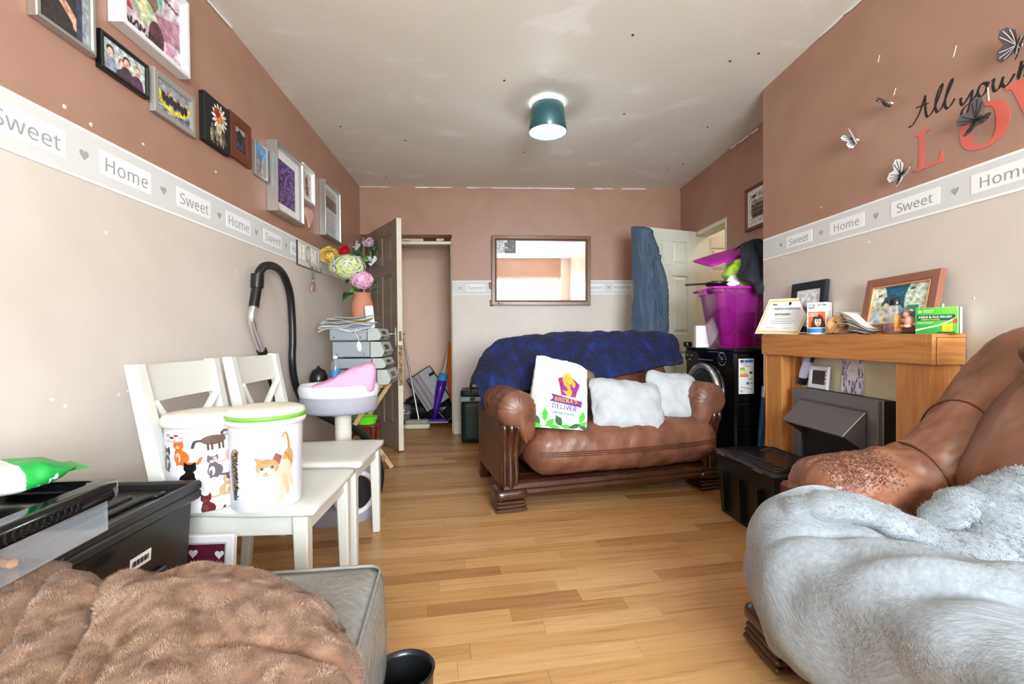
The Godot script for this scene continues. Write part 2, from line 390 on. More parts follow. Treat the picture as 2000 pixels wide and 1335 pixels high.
	mat("petal_yellow", rgb(238, 206, 104), 0.7); mat("petal_red", rgb(196, 22, 46), 0.6); mat("petal_green", rgb(208, 220, 150), 0.7); mat("petal_pink", rgb(226, 160, 194), 0.7); mat("petal_pale", rgb(228, 196, 214), 0.7)
	mat("ink_black", rgb(24, 22, 22), 0.6); mat("coral", rgb(214, 104, 88), 0.5); mat("shell", rgb(214, 168, 108), 0.6); mat("cream_panel", rgb(214, 206, 178), 0.5)
	mat("amber", Color(0.5, 0.17, 0.03, 0.85), 0.1, 0.0, {"transparency": BaseMaterial3D.TRANSPARENCY_ALPHA}); mat("orange_label", rgb(226, 148, 60), 0.5)
	mat("teal_card", rgb(52, 118, 100), 0.6); mat("rabbit_pink", rgb(226, 172, 146), 0.55); mat("tape_blue", rgb(66, 142, 196), 0.5); mat("tin_white", rgb(226, 232, 234), 0.35)
	mat("maroon", rgb(96, 8, 44), 0.6); mat("yellow_plastic", rgb(222, 168, 40), 0.5); mat("lime_bag", rgb(158, 200, 62), 0.5); mat("clay_blue", rgb(28, 74, 118), 0.45)
	mat("brass", rgb(190, 160, 96), 0.3, 0.9); mat("red_fob", rgb(182, 34, 52), 0.4); mat("dust", rgb(222, 214, 206), 0.9)
	mat("grey_trim", rgb(150, 146, 140), 0.5); mat("pale_wood", rgb(222, 186, 160), 0.6); mat("butterfly_silver", rgb(214, 214, 216), 0.35, 0.2); mat("butterfly_dark", rgb(64, 52, 54), 0.5); mat("butterfly_grey", rgb(92, 84, 86), 0.5)
	mat("hose", rgb(20, 22, 26), 0.35)
# ======== the room shell
func two_tone(called, x0, x1, d0, d1, ysplit, low = "beige_paint", high = "brown_paint", y0 = 0.0, y1 = 2.66):
	var s = ST(); s_box(s, V((x0 + x1) / 2.0, (y0 + ysplit) / 2.0, (d0 + d1) / 2.0), Vector3(abs(x1 - x0), ysplit - y0, abs(d1 - d0)))
	var o = struct(called, done(s), low)
	s = ST(); s_box(s, V((x0 + x1) / 2.0, (y1 + ysplit) / 2.0, (d0 + d1) / 2.0), Vector3(abs(x1 - x0), y1 - ysplit, abs(d1 - d0)))
	part("upper_paint", done(s), high, o)
	return o
func slab(called, x0, x1, y0, y1, d0, d1, mt, parent = null, b = 0.0):
	var s = ST(); s_box(s, V((x0 + x1) / 2.0, (y0 + y1) / 2.0, (d0 + d1) / 2.0), Vector3(abs(x1 - x0), abs(y1 - y0), abs(d1 - d0)), b)
	return struct(called, done(s), mt) if parent == null else part(called, done(s), mt, parent)

func shell():
	# floor: boards turned a few degrees to the walls
	var fl = slab("floor", -1.5, 3.3, -0.12, -0.008, -2.1, 5.7, "strip_4")
	var rng = RandomNumberGenerator.new(); rng.seed = 11
	var bs = Basis(Vector3.UP, deg_to_rad(6.8))
	var rw = 0.0785
	var meshes = []
	for L in [0.42, 0.56, 0.7, 0.84]:
		for k in 3:
			var s = ST(); var w = rw - 0.0008
			var o = Vector2(rng.randf() * 3.0, rng.randf())
			var x: float = L - 0.0006; var b = 0.0004
			for f in [[Vector3(-x/2+b,0,w/2-b),Vector3(x/2-b,0,w/2-b),Vector3(x/2-b,0,-w/2+b),Vector3(-x/2+b,0,-w/2+b)], [Vector3(-x/2,-b,w/2),Vector3(x/2,-b,w/2),Vector3(x/2-b,0,w/2-b),Vector3(-x/2+b,0,w/2-b)], [Vector3(x/2,-b,-w/2),Vector3(-x/2,-b,-w/2),Vector3(-x/2+b,0,-w/2+b),Vector3(x/2-b,0,-w/2+b)], [Vector3(-x/2,-b,-w/2),Vector3(-x/2,-b,w/2),Vector3(-x/2+b,0,w/2-b),Vector3(-x/2+b,0,-w/2+b)], [Vector3(x/2,-b,w/2),Vector3(x/2,-b,-w/2),Vector3(x/2-b,0,-w/2+b),Vector3(x/2-b,0,w/2-b)]]:
				s.set_smooth_group(-1)
				q4(s, f[0], f[1], f[2], f[3], o + Vector2(f[0].x * 1.1, f[0].z * 3.2), o + Vector2(f[1].x * 1.1, f[1].z * 3.2), o + Vector2(f[2].x * 1.1, f[2].z * 3.2), o + Vector2(f[3].x * 1.1, f[3].z * 3.2))
			s_box(s, Vector3(0, -0.0045, 0), Vector3(x, 0.007, w))
			meshes.append([L, done(s)])
	var far = ST(); var count = 0
	var fars = {}
	for r in range(-28, 76):
		var z = -float(r) * rw
		var x: float = -1.75 - rng.randf() * 0.6
		while x < 3.4:
			var mi: int = rng.randi() % meshes.size(); var L: float = meshes[mi][0]
			var c = bs * Vector3(x + L / 2.0, 0, z); var tone: int = [0, 0, 1, 1, 2, 3, 4, 4, 4, 0, 1, 2, 5][rng.randi() % 13]
			var d = -c.z
			var inside: bool = c.x + L / 2 > -1.24 and c.x - L / 2 < 1.95 and d < 5.5 and d > -1.8
			var near: bool = inside and d > 0.9 and d < 3.35 and abs(c.x - 0.25) < 1.55 and count < 290
			if near:
				part("floor_strip", meshes[mi][1], "strip_%d" % tone, fl, Transform3D(bs, c)); count += 1
			elif inside or (c.x > 1.9 and d > 3.3 and d < 4.8):
				if not fars.has(tone): fars[tone] = ST()
				fars[tone].append_from(meshes[mi][1], 0, Transform3D(bs, c))
			x += L
	for k in fars:
		var o = part("floor_strips_far", fars[k].commit(), "strip_%d" % k, fl); o.set_meta("kind", "stuff")
	# ceiling, a little out of level
	var s = ST(); s_box(s, Vector3(0.9, 0.075, -1.75), Vector3(4.9, 0.15, 8.1))
	var ce = struct("ceiling", done(s), "ceiling_paint", Transform3D(Basis(Vector3.RIGHT, deg_to_rad(-1.15)), Vector3(0, 2.542, 0)))
	for p in [[985, 157], [1236, 68], [1482, 104], [1426, 119], [1382, 248], [792, 274], [1023, 297], [1219, 222], [1334, 320], [1305, 331], [755, 345], [665, 247], [1190, 400]]:
		var q = ceil_at(p[0], p[1])
		part("nail_head", lathe([Vector2(0, -0.004), Vector2(0.006, -0.003), Vector2(0.007, 0.0), Vector2(0, 0.001)], 8), "ink_black", ce, ce.transform.affine_inverse() * Transform3D(Basis.IDENTITY, q))
	# walls
	two_tone("wall_left", XL - 0.15, XL, -2.1, 5.8, 1.55)
	two_tone("wall_back", -0.355, 2.1, DB, DB + 0.14, 1.45)
	var wb = slab("wall_back_above_door", XL, -0.355, 1.98, 2.66, DB, DB + 0.14, "brown_paint")
	two_tone("wall_chimney", XB, 2.2, 1.25, 2.802, 1.49)
	slab("wall_chimney_side", XB + 0.002, 1.97, 0.0, 2.6, 2.8, 2.806, "brown_paint")
	two_tone("wall_right", XR, XR + 0.12, 2.7, 3.70, 1.45, "beige_paint", "brown_paint")
	slab("wall_right_above_door", XR, XR + 0.12, 1.93, 2.66, 3.70, 4.30, "brown_paint")
	two_tone("wall_right_end", XR, XR + 0.12, 4.30, 4.61, 1.45)
	two_tone("wall_right_front", XR, XR + 0.12, -2.1, 1.3, 1.45)
	# front wall with the window, behind the camera
	slab("wall_front_left", XL - 0.1, 0.0, 0.0, 2.7, -2.1, -1.9, "beige_paint")
	slab("wall_front_right", 1.75, 2.1, 0.0, 2.7, -2.1, -1.9, "beige_paint")
	slab("wall_front_below", 0.0, 1.75, 0.0, 0.75, -2.1, -1.9, "beige_paint")
	slab("wall_front_above", 0.0, 1.75, 2.13, 2.7, -2.1, -1.9, "brown_paint")
	var wn = struct("window_1", box(Vector3(1.75, 0.05, 0.06), 0.004), "white_paint", T(V(0.875, 0.775, -2.0)))
	part("head", box(Vector3(1.75, 0.05, 0.06), 0.004), "white_paint", wn, T(Vector3(0, 1.33, 0)))
	for x in [-0.85, 0.3, 0.85]: part("jamb", box(Vector3(0.05, 1.28, 0.06), 0.004), "white_paint", wn, T(Vector3(x, 0.665, 0)))
	for x in [-0.275, 0.575]: part("pane", box(Vector3(1.1 if x < 0 else 0.5, 1.28, 0.006), 0.0), "pane", wn, T(Vector3(x, 0.665, 0)))
	part("window_sill", box(Vector3(1.85, 0.03, 0.2), 0.008), "white_paint", wn, T(Vector3(0, -0.04, -0.08)))
	# cupboard behind the left doorway
	slab("wall_cupboard_back", XL, -0.2, 0.0, 2.4, 5.55, 5.65, "closet_paint")
	slab("wall_cupboard_right", -0.3, -0.2, 0.0, 2.4, DB + 0.13, 5.6, "closet_paint")
	slab("wall_cupboard_left", XL, XL + 0.004, 0.0, 2.4, DB + 0.1, 5.6, "closet_paint")
	slab("ceiling_cupboard", XL, -0.2, 2.35, 2.45, DB + 0.1, 5.65, "closet_paint")
	var tr = slab("trim_1", XL + 0.005, -0.356, 1.895, 1.925, DB + 0.05, DB + 0.12, "gloss_cream", null, 0.003)
	part("rough_filler", rough_strip(0.88, 0.03, 31, 0.02), "pine", tr, T(V(-0.8, 1.945, DB + 0.055)))
	part("stop", box(Vector3(0.02, 1.9, 0.03), 0.002), "gloss_cream", tr, T(V(-0.366, 0.95, DB + 0.1)))
	# skirting boards
	slab("baseboard_back", -0.355, 1.95, 0.0, 0.13, DB - 0.016, DB, "gloss_cream", null, 0.004)
	slab("baseboard_left", XL, XL + 0.016, 0.0, 0.11, -1.9, DB, "gloss_cream", null, 0.004)
	# thin ragged lines of old filler where the walls meet the ceiling
	var cy = func(d): return 2.542 - tan(deg_to_rad(1.15)) * d
	part_struct("trim_2", rough_strip(3.2, 0.009, 41, 0.006), "filler", T(V((XL + XR) / 2.0, cy.call(DB) - 0.004, DB - 0.003)))
	part_struct("trim_3", rough_strip(4.6, 0.012, 42, 0.01), "filler", Transform3D(Basis(Vector3(0, 0.02, -1).normalized(), Vector3.UP, Vector3(1, 0, 0)).orthonormalized(), Vector3(XL + 0.003, cy.call(2.3) - 0.003, -2.3)))
	part_struct("trim_4", rough_strip(1.55, 0.014, 43, 0.01), "filler", Transform3D(Basis(Vector3(0, -0.02, 1).normalized(), Vector3.UP, Vector3(-1, 0, 0)).orthonormalized(), Vector3(XB - 0.003, cy.call(2.03) - 0.003, -2.03)))
	part_struct("trim_5", rough_strip(1.8, 0.014, 44, 0.01), "filler", Transform3D(Basis(Vector3(0, -0.02, 1).normalized(), Vector3.UP, Vector3(-1, 0, 0)).orthonormalized(), Vector3(XR - 0.003, cy.call(3.7) - 0.003, -3.7)))
	# doorway on the right with the hall behind it
	var hl = slab("trim_6", XR - 0.004, XR + 0.13, 1.895, 1.932, 3.70, 4.30, "gloss_cream", null, 0.003)
	for d in [3.712, 4.286]: part("door_lining", box(Vector3(0.134, 1.9, 0.028), 0.003), "gloss_cream", hl, T(V(XR + 0.063, 0.95, d)))
	slab("wall_hall_end", 2.05, 3.3, 0.0, 2.5, 4.62, 4.7, "gloss_cream")
	slab("wall_hall_right", 3.2, 3.3, 0.0, 2.5, 3.2, 4.7, "beige_paint")
	slab("wall_hall_front", 2.05, 3.3, 0.0, 2.5, 3.2, 3.28, "beige_paint")
	slab("ceiling_hall", 2.02, 3.3, 2.45, 2.55, 3.2, 4.7, "ceiling_paint")
	var hd = panel_door("door_3", 0.74, 1.94, 0.04, "gloss_cream", Transform3D(Basis.IDENTITY, V(2.145, 0.01, 4.58)), false)
	part("architrave", box(Vector3(0.05, 2.0, 0.02), 0.004), "gloss_cream", hd, T(Vector3(-0.04, 0.99, 0.035)))
	var lp = thing("added_hall_lamp", "added round ceiling lamp, out of view, to light the hall beyond the right doorway", "lamp", V(2.75, 2.44, 3.8))  # unseen lamp, added to brighten the hall and its door
	part("globe", lathe([Vector2(0, -0.12), Vector2(0.07, -0.1), Vector2(0.1, -0.05), Vector2(0.08, -0.01), Vector2(0.05, 0)], 20), "lamp_glow", lp)
	var hp = OmniLight3D.new(); hp.name = "added_hall_lamp_light"; hp.light_energy = 0.3; hp.light_color = Color(1, 0.95, 0.86); hp.omni_range = 8.0; hp.omni_attenuation = 2.0; hp.light_size = 0.08; hp.shadow_enabled = true
	hp.position = Vector3(0, -0.06, 0); lp.add_child(hp)
	# the two doors of the room
	var leaf = Vector3(-0.442, 0, -0.69).normalized()
	var d1 = panel_door("door_1", 0.81, 1.955, 0.042, "door_shaded_taupe", Transform3D(Basis(-leaf, Vector3.UP, (-leaf).cross(Vector3.UP)), V(-0.742, 0.012, 3.918) + leaf * 0.81), true)
	door_bits(d1)
	var h2 = V(1.335, 0.01, 4.03) ; var ax = (V(1.945, 0.01, 4.245) - h2).normalized()
	panel_door("door_2", 0.645, 1.92, 0.04, "door_white", Transform3D(Basis(ax, Vector3.UP, ax.cross(Vector3.UP)), h2), true)
func part_struct(n, m, mt, xf): return struct(n, m, mt, xf)
func ceil_at(px, py) -> Vector3:   # where a nail sits on the ceiling plane
	var c = get_node("camera") as Camera3D
	var dir = c.basis * Vector3((px - 1000.0) / 900.0, -(py - 667.5) / 900.0, -1.0)
	var n = Vector3(0, cos(deg_to_rad(1.15)), -sin(deg_to_rad(1.15)))
	var t: float = n.dot(Vector3(0, 2.542, 0) - c.position) / n.dot(dir)
	return c.position + dir * t
func rough_strip(L, w, seed_, t) -> ArrayMesh:   # a ragged thin strip along x
	var s = ST(); var rng = RandomNumberGenerator.new(); rng.seed = seed_
	var x: float = -L / 2.0
	while x < L / 2.0:
		var l = rng.randf_range(0.05, 0.2)
		if rng.randf() < 0.72:
			var a = rng.randf_range(0.15, 1.0) * w; var b = rng.randf_range(0.15, 1.0) * w
			s_ext(s, [Vector2(x, -a), Vector2(x + l * 0.5, -max(a, b) * 1.1), Vector2(x + l, -b), Vector2(x + l, w * 0.2), Vector2(x, w * 0.2)], 0.0, t * rng.randf_range(0.2, 0.5))
		x += l
	return done(s)
func panel_door(called, w, h, t, mt, xf: Transform3D, both):
	# a six-panel leaf; x from 0 to w, front is +z
	var d = struct(called, box(Vector3(w, h, t * 0.5), 0.0, Vector3(w / 2, h / 2, 0)), mt, xf)
	var st = 0.105 * w / 0.76 + 0.01; var mid = 0.1 * w / 0.76
	for x in [st / 2, w - st / 2]: part("stile", box(Vector3(st, h, t), 0.003, Vector3(x, h / 2, 0)), mt, d)
	var rails = [[0.0, 0.2], [0.80, 0.97], [1.50, 1.60], [h - 0.11, h]]
	for r in rails: part("rail", box(Vector3(w - 2 * st + 0.004, r[1] - r[0], t - 0.002), 0.003, Vector3(w / 2, (r[0] + r[1]) / 2, 0)), mt, d)
	for k in 3:
		var y0: float = rails[k][1]; var y1: float = rails[k + 1][0]
		part("muntin", box(Vector3(mid, y1 - y0 + 0.004, t - 0.002), 0.003, Vector3(w / 2, (y0 + y1) / 2, 0)), mt, d)
		var pw: float = (w - 2 * st - mid) / 2
		for sx in [st + pw / 2, w - st - pw / 2]:
			for sz in ([1.0, -1.0] if both else [1.0]):
				var s = ST(); s_ext_panel(s, pw - 0.03, y1 - y0 - 0.03, 0.022, t * 0.2)
				part("raised_panel", done(s), mt, d, Transform3D(Basis(Vector3(sz, 0, 0), Vector3.UP, Vector3(0, 0, sz)), Vector3(sx, (y0 + y1) / 2, sz * t * 0.25)))
	return d
func s_ext_panel(s, w, h, b, z):
	s.set_smooth_group(-1)
	var o = [Vector3(-w/2, -h/2, 0), Vector3(w/2, -h/2, 0), Vector3(w/2, h/2, 0), Vector3(-w/2, h/2, 0)]
	var i = [Vector3(-w/2 + b, -h/2 + b, z), Vector3(w/2 - b, -h/2 + b, z), Vector3(w/2 - b, h/2 - b, z), Vector3(-w/2 + b, h/2 - b, z)]
	for k in 4: q4(s, o[k], o[(k + 1) % 4], i[(k + 1) % 4], i[k])
	q4(s, i[0], i[1], i[2], i[3])
func door_bits(d):
	# free edge (x = w side): cream edge strip with grime, latch plate, lever handles
	var w = 0.81
	part("edge_strip", box(Vector3(0.003, 1.953, 0.0425), 0.0, Vector3(w + 0.001, 0.978, 0)), "gloss_cream", d)
	part("grime_patch", box(Vector3(0.001, 0.34, 0.036), 0.0, Vector3(w + 0.003, 0.72, 0)), "grime", d)
	part("latch_plate", box(Vector3(0.002, 0.085, 0.024), 0.001, Vector3(w + 0.0035, 0.965, 0)), "brass", d)
	part("latch_bolt", box(Vector3(0.006, 0.018, 0.012), 0.001, Vector3(w + 0.006, 0.965, 0)), "dull_steel", d)
	for sg in [1.0, -1.0]:
		var p = part("handle_plate", box(Vector3(0.036, 0.155, 0.006), 0.002, Vector3(w - 0.055, 0.96, sg * 0.024)), "chrome", d)
		part("door_handle", tube(crv([Vector3(w - 0.055, 0.985, sg * 0.024), Vector3(w - 0.055, 0.985, sg * 0.06), Vector3(w - 0.075, 0.985, sg * 0.068), Vector3(w - 0.13, 0.98, sg * 0.066), Vector3(w - 0.155, 0.955, sg * 0.066)], 14), 0.0085, 8), "chrome", p)
	for y in [0.3, 0.31, 0.33]: pass
# ======== the wallpaper border: cards, words and hearts
func borders():
	strip_border("trim_7", WL(0, 1.5445, 0.0), 0.16, -1.88, 4.6, "x", [[1.447, "Sweet"], [1.671, "Home"], [2.038, "Sweet"], [2.388, "Home"], [2.754, "Sweet"], [3.11, "Home"], [1.31, ""]], [1.5, 1.85, 2.218, 2.563, 2.928], 0.225, true)
	strip_border("trim_8", WR(0, 1.491, 0.0), 0.132, -2.8, -1.27, "x", [[-2.47, "Sweet"], [-2.131, "Home"], [-1.778, "Sweet"], [-1.452, "Home"]], [-2.62, -2.296, -1.958, -1.612], 0.212, false)
	strip_border("trim_9", WB(0, 1.454, 0.0), 0.142, -0.353, 1.95, "x", [[-0.122, "Sweet"], [0.19, "Home"], [0.48, "Sweet"], [0.77, "Home"], [1.077, "Sweet"], [1.36, "Home"], [1.66, "Sweet"]], [-0.274, 0.04, 0.33, 0.62, 0.92, 1.219, 1.513], 0.19, false)
func strip_border(called, xf: Transform3D, h, a, b, axis, words, hearts, cw, left):
	var o = struct(called, box(Vector3(b - a, h, 0.002), 0.0, Vector3((a + b) / 2, 0, 0.001)), "border_grey", xf)
	for y in [h / 2 - 0.0045, -h / 2 + 0.0045]: part("edge_line", box(Vector3(b - a, 0.009, 0.001), 0.0, Vector3((a + b) / 2, y, 0.0023)), "border_white", o)
	for w in words:
		var x: float = w[0]; var t: String = w[1]
		if left and t == "Sweet" and x < 1.5: x = 1.325
		elif t == "": continue
		part("card", ext(rrect(cw, h * 0.5, 0.004), 0.0, 0.0012), "border_white", o, T(Vector3(x, 0, 0.002)))
		word(t, h * 0.262, "border_ink", o, T(Vector3(x, -0.002, 0.0034)) * Transform3D(Basis().scaled(Vector3(1.24, 1.06, 1.0)), Vector3.ZERO), 0.0006)
	for x in hearts: part("heart", ext(heart(h * 0.21, h * 0.2), 0.0, 0.0012), "heart_ink", o, T(Vector3(x, -0.004, 0.002)))
# ======== sofas, chairs, pouffe and what is thrown over them
func ring(pts: Array) -> Array: var o = pts.duplicate(); o.append(pts[0]); return o
func loft_u(prof: Array, u0: float, u1: float, n: int, edge: float, fn = null) -> ArrayMesh:   # closed (z,y) profile pulled along x with rounded ends
	var c = Vector2.ZERO
	for p in prof: c += p
	c /= prof.size()
	var rows = []
	for k in n + 1:
		var u: float = lerp(u0, u1, float(k) / n)
		var e: float = min(min(u - u0, u1 - u) / edge, 1.0)
		var f: float = sqrt(max(1.0 - (1.0 - e) * (1.0 - e), 0.0)) * 0.999 + 0.001
		var r = []
		for i in prof.size():
			var p: Vector2 = c + (prof[i] - c) * f
			var q = Vector3(u, p.y, p.x)
			if fn != null: q = fn.call(q, float(i) / prof.size())
			r.append(q)
		rows.append(ring(r))
	return gridmesh(rows, 0.0, 1.0, 1.0, true)
func crv2(pts, n) -> Array:
	var a = []
	for p in pts: a.append(Vector3(p.x, p.y, 0))
	a.append(a[0])
	var o = []
	for q in crv(a, n + 1): o.append(Vector2(q.x, q.y))
	o.pop_back()
	return o
func arm_mesh(sg: float, path: Array, ru: float, rv: float, inner: float) -> ArrayMesh:
	# padded arm: a roll along path (z,y of its ridge) with a pleated round front and a skirt down its inner side; sg = +1 when the seat is at +x
	var c = crv(path, 40); var rows = []
	var ns = 88
	var an = noise(29, 11.0, 3)
	for k in 8:
		var f = sin(float(k) / 8.0 * PI / 2.0)
		rows.append(arm_ring(c[0] + Vector3(0, rv * f - rv, ru * 0.5 * cos(float(k) / 8.0 * PI / 2.0)), ns, sg, ru * f + 0.0005, rv * f + 0.0005, inner * f * 0.5, 1.0))
	for k in 40: rows.append(arm_ring(c[k], ns, sg, ru, rv, inner * lerp(0.5, 1.0, smoothstep(0.0, 8.0, k)), max(0.0, 1.0 - k / 9.0)))
	for j in rows.size():
		if j < 3: continue
		for i in ns: rows[j][i] += (rows[j][i] - c[max(j - 8, 0)] + Vector3(0, rv, 0)).normalized() * an.get_noise_3d(rows[j][i].x, rows[j][i].y * 1.4, rows[j][i].z * 2.6) * 0.011 * smoothstep(8.0, 14.0, j)
		rows[j][ns] = rows[j][0]
	return gridmesh(rows, 0.0, 1.0, 1.0, true)
func arm_ring(p: Vector3, ns, sg, ru, rv, inner, pl) -> Array:
	var r = []
	for i in ns:
		var a = TAU * i / ns
		var x = cos(a) * ru; var y = sin(a) * rv
		var w: float = 1.0 - 0.06 * pl * (0.55 + 0.45 * sin(a * 5.0)) * pow(0.5 + 0.5 * sin(a * 19.0 + 1.3 * sin(a * 3.0)), 2.0) * (1.0 if ru > 0.02 else 0.0)
		if y < 0.0 and x > 0.0: y -= inner * smoothstep(-0.1, 0.5, x / max(ru, 0.001)) * smoothstep(0.0, 0.5, -sin(a))
		r.append(p + Vector3(x * sg * w, y * w - rv, 0))
	if sg < 0: r.reverse()
	return ring(r)
func sofa(called, label, at, turn, W, arm_mt, wing):
	var t = thing(called, label, "sofa", at, turn)
	# wooden base: moulded rail, plinth feet, fluted front posts
	var prof = [Vector2(-0.02, 0.075), Vector2(0.0, 0.08), Vector2(0.006, 0.1), Vector2(-0.004, 0.115), Vector2(0.004, 0.13), Vector2(-0.008, 0.15), Vector2(-0.03, 0.165), Vector2(-0.1, 0.17), Vector2(-0.1, 0.075)]
	var s = ST(); s_ext(s, prof, 0.06, W - 0.06, Transform3D(Basis(Vector3(0, 0, 1), Vector3.UP, Vector3(1, 0, 0)), Vector3.ZERO))
	part("base_rail", done(s), "dark_wood_along", t)
	part("base_board", box(Vector3(W - 0.2, 0.06, 0.62), 0.004, Vector3(W / 2, 0.145, -0.42)), "dark_wood_along", t)
	for x in [0.1, W - 0.1]:
		var f = part("foot", rbox(Vector3(0.185, 0.06, 0.17), 0.028, Vector3i(8, 6, 8)), "dark_wood_along", t, T(Vector3(x, 0.098, -0.06)))
		s = ST()
		for k in 3: s_box(s, Vector3(0, -0.042 - k * 0.02, 0.0), Vector3(0.165 + k * 0.006, 0.019, 0.15 + k * 0.006), 0.006)
		part("plinth", done(s), "dark_wood_along", f)
		s = ST()
		for k in 3:
			var ox = (k - 1) * 0.033; var rr = 0.024 if k == 1 else 0.016
			s_tube(s, crv([Vector3(x + ox * 0.9, 0.12, -0.02), Vector3(x + ox, 0.2, -0.012), Vector3(x + ox * 0.94, 0.32, -0.02), Vector3(x + ox * 1.06, 0.41, 0.0), Vector3(x + ox * 1.2, 0.455, 0.018), Vector3(x + ox * 1.15, 0.485, 0.01), Vector3(x + ox, 0.49, -0.03)], 26), rr, 10)
		s_box(s, Vector3(x, 0.3, -0.05), Vector3(0.085, 0.36, 0.05), 0.01)
		if not wing: part("front_post", done(s), "dark_wood", t)
		part("side_panel", box(Vector3(0.05, 0.4, 0.62), 0.01, Vector3(x + (-0.02 if x < W / 2 else 0.02), 0.32, -0.38)), "leather_dark", t)
		part("back_foot", box(Vector3(0.08, 0.115, 0.08), 0.006, Vector3(x, 0.057, -0.7)), "dark_wood", t)
	# arms
	for sg in [1.0, -1.0]:
		var x: float = 0.135 if sg > 0 else W - 0.12
		if wing: x = 0.105 if sg > 0 else W - 0.105
		var path = [Vector3(x, 0.672, -0.0), Vector3(x, 0.67, -0.16), Vector3(x, 0.665, -0.3), Vector3(x, 0.67, -0.42)]
		if wing: path = [Vector3(x, 0.60, -0.16), Vector3(x, 0.612, -0.25), Vector3(x, 0.62, -0.36), Vector3(x + sg * 0.01, 0.65, -0.46), Vector3(x + sg * 0.02, 0.75, -0.57), Vector3(x + sg * 0.03, 0.86, -0.645), Vector3(x + sg * 0.05, 0.97, -0.735), Vector3(x + sg * 0.07, 0.995, -0.82)]
		else: path += [Vector3(x + sg * 0.02, 0.70, -0.52), Vector3(x + sg * 0.03, 0.77, -0.62)]
		var am = part("arm", arm_mesh(sg, path, 0.112, 0.108, 0.2), arm_mt, t)
		if wing and sg > 0:
			var cc = crv(path, 40)
			for k in [15, 23]:
				var rg = []
				for q in arm_ring(cc[k] + Vector3(0, 0.003, 0), 44, sg, 0.1165, 0.1125, 0.2, 0.0): rg.append(q + Vector3(0, 0, (q.y - cc[k].y) * (0.25 if k == 15 else -0.1)))
				part("seam", tube(rg.slice(0, 23) , 0.0028, 6), "piping", am)
				part("seam", tube(rg.slice(32, 45), 0.0028, 6), "piping", am)
	# seat cushion with creases and a piped seam round its front
	var nz = noise(7, 9.0, 3); var hw = (W - 0.3) / 2
	var seat_fn = func(p: Vector3, n: Vector3):
		var f = smoothstep(-0.1, 0.36, p.z)
		var bow = 0.05 * (1.0 - pow(abs(p.x) / (W / 2), 2.0)) * f
		var crease = -0.012 * pow(abs(sin(p.x * 17.0 + p.z * 5.0 + nz.get_noise_2d(p.x, 0.0) * 5.0)), 14.0) * smoothstep(0.02, 0.14, p.y) * smoothstep(0.16, 0.34, p.z)
		var q = p + n * (nz.get_noise_3d(p.x, p.y, p.z) * 0.008 + crease)
		q.z += bow; q.y += 0.02 * (1.0 - pow(p.x / (W / 2), 2.0)) * smoothstep(0.0, 0.1, p.y)
		return q
	var seat = part("seat_cushion", rbox(Vector3(W - (0.26 if not wing else 0.33), 0.27, 0.74), 0.125, Vector3i(60, 18, 34), seat_fn), arm_mt if not wing else "leather", t, T(Vector3(W / 2 + 0.065, 0.315, -0.32) if not wing else Vector3(W / 2, 0.225, -0.44)))
	for k in 3:
		var pp = []
		for i in 41:
			var x = lerp(-hw + 0.03, hw - 0.03, i / 40.0)
			var b = 0.05 * (1.0 - pow(abs(x) / (W / 2), 2.0))
			pp.append(Vector3(x, 0.02 - k * 0.011 - b * 0.15, 0.372 + b - k * 0.0005 - 0.03 * pow(abs(x) / hw, 14.0)))
		if not wing: part("seam", tube(pp, 0.0032, 6), "piping", seat)
	# back
	var bp = crv2([Vector2(-0.45, 0.36), Vector2(-0.43, 0.5), Vector2(-0.46, 0.64), Vector2(-0.58, 0.82), Vector2(-0.67, 0.895), Vector2(-0.74, 0.91), Vector2(-0.79, 0.88), Vector2(-0.82, 0.7), Vector2(-0.80, 0.3), Vector2(-0.6, 0.25)], 44)
	var bn = noise(17, 6.0, 3)
	part("back", loft_u(bp, 0.1 if not wing else 0.16, W - (0.02 if not wing else 0.16), 64, 0.14, func(q, i): return q + Vector3(0, 0.5, 1).normalized() * (bn.get_noise_3d(q.x, q.y, q.z) * 0.012 + 0.005 * sin(q.x * 60.0) * smoothstep(0.66, 0.74, q.y) * smoothstep(0.86, 0.78, q.y) * float(not wing))), "leather", t)
	if wing:
		var n2 = noise(23, 7.0, 3)
		for k in 2:
			var w = (W - 0.5) / 2
			part("head_cushion", rbox(Vector3(w, 0.4, 0.24), 0.115, Vector3i(26, 22, 14), func(p, n): return p + n * (n2.get_noise_3d(p.x, p.y * 2.0, p.z) * 0.014 + 0.006 * sin(p.y * 40.0 + p.x * 12.0) * smoothstep(0.1, 0.3, abs(p.x)))), "leather_dark", t, T(Vector3(0.25 + w * (k + 0.5), 0.83, -0.70), 24))
	return t

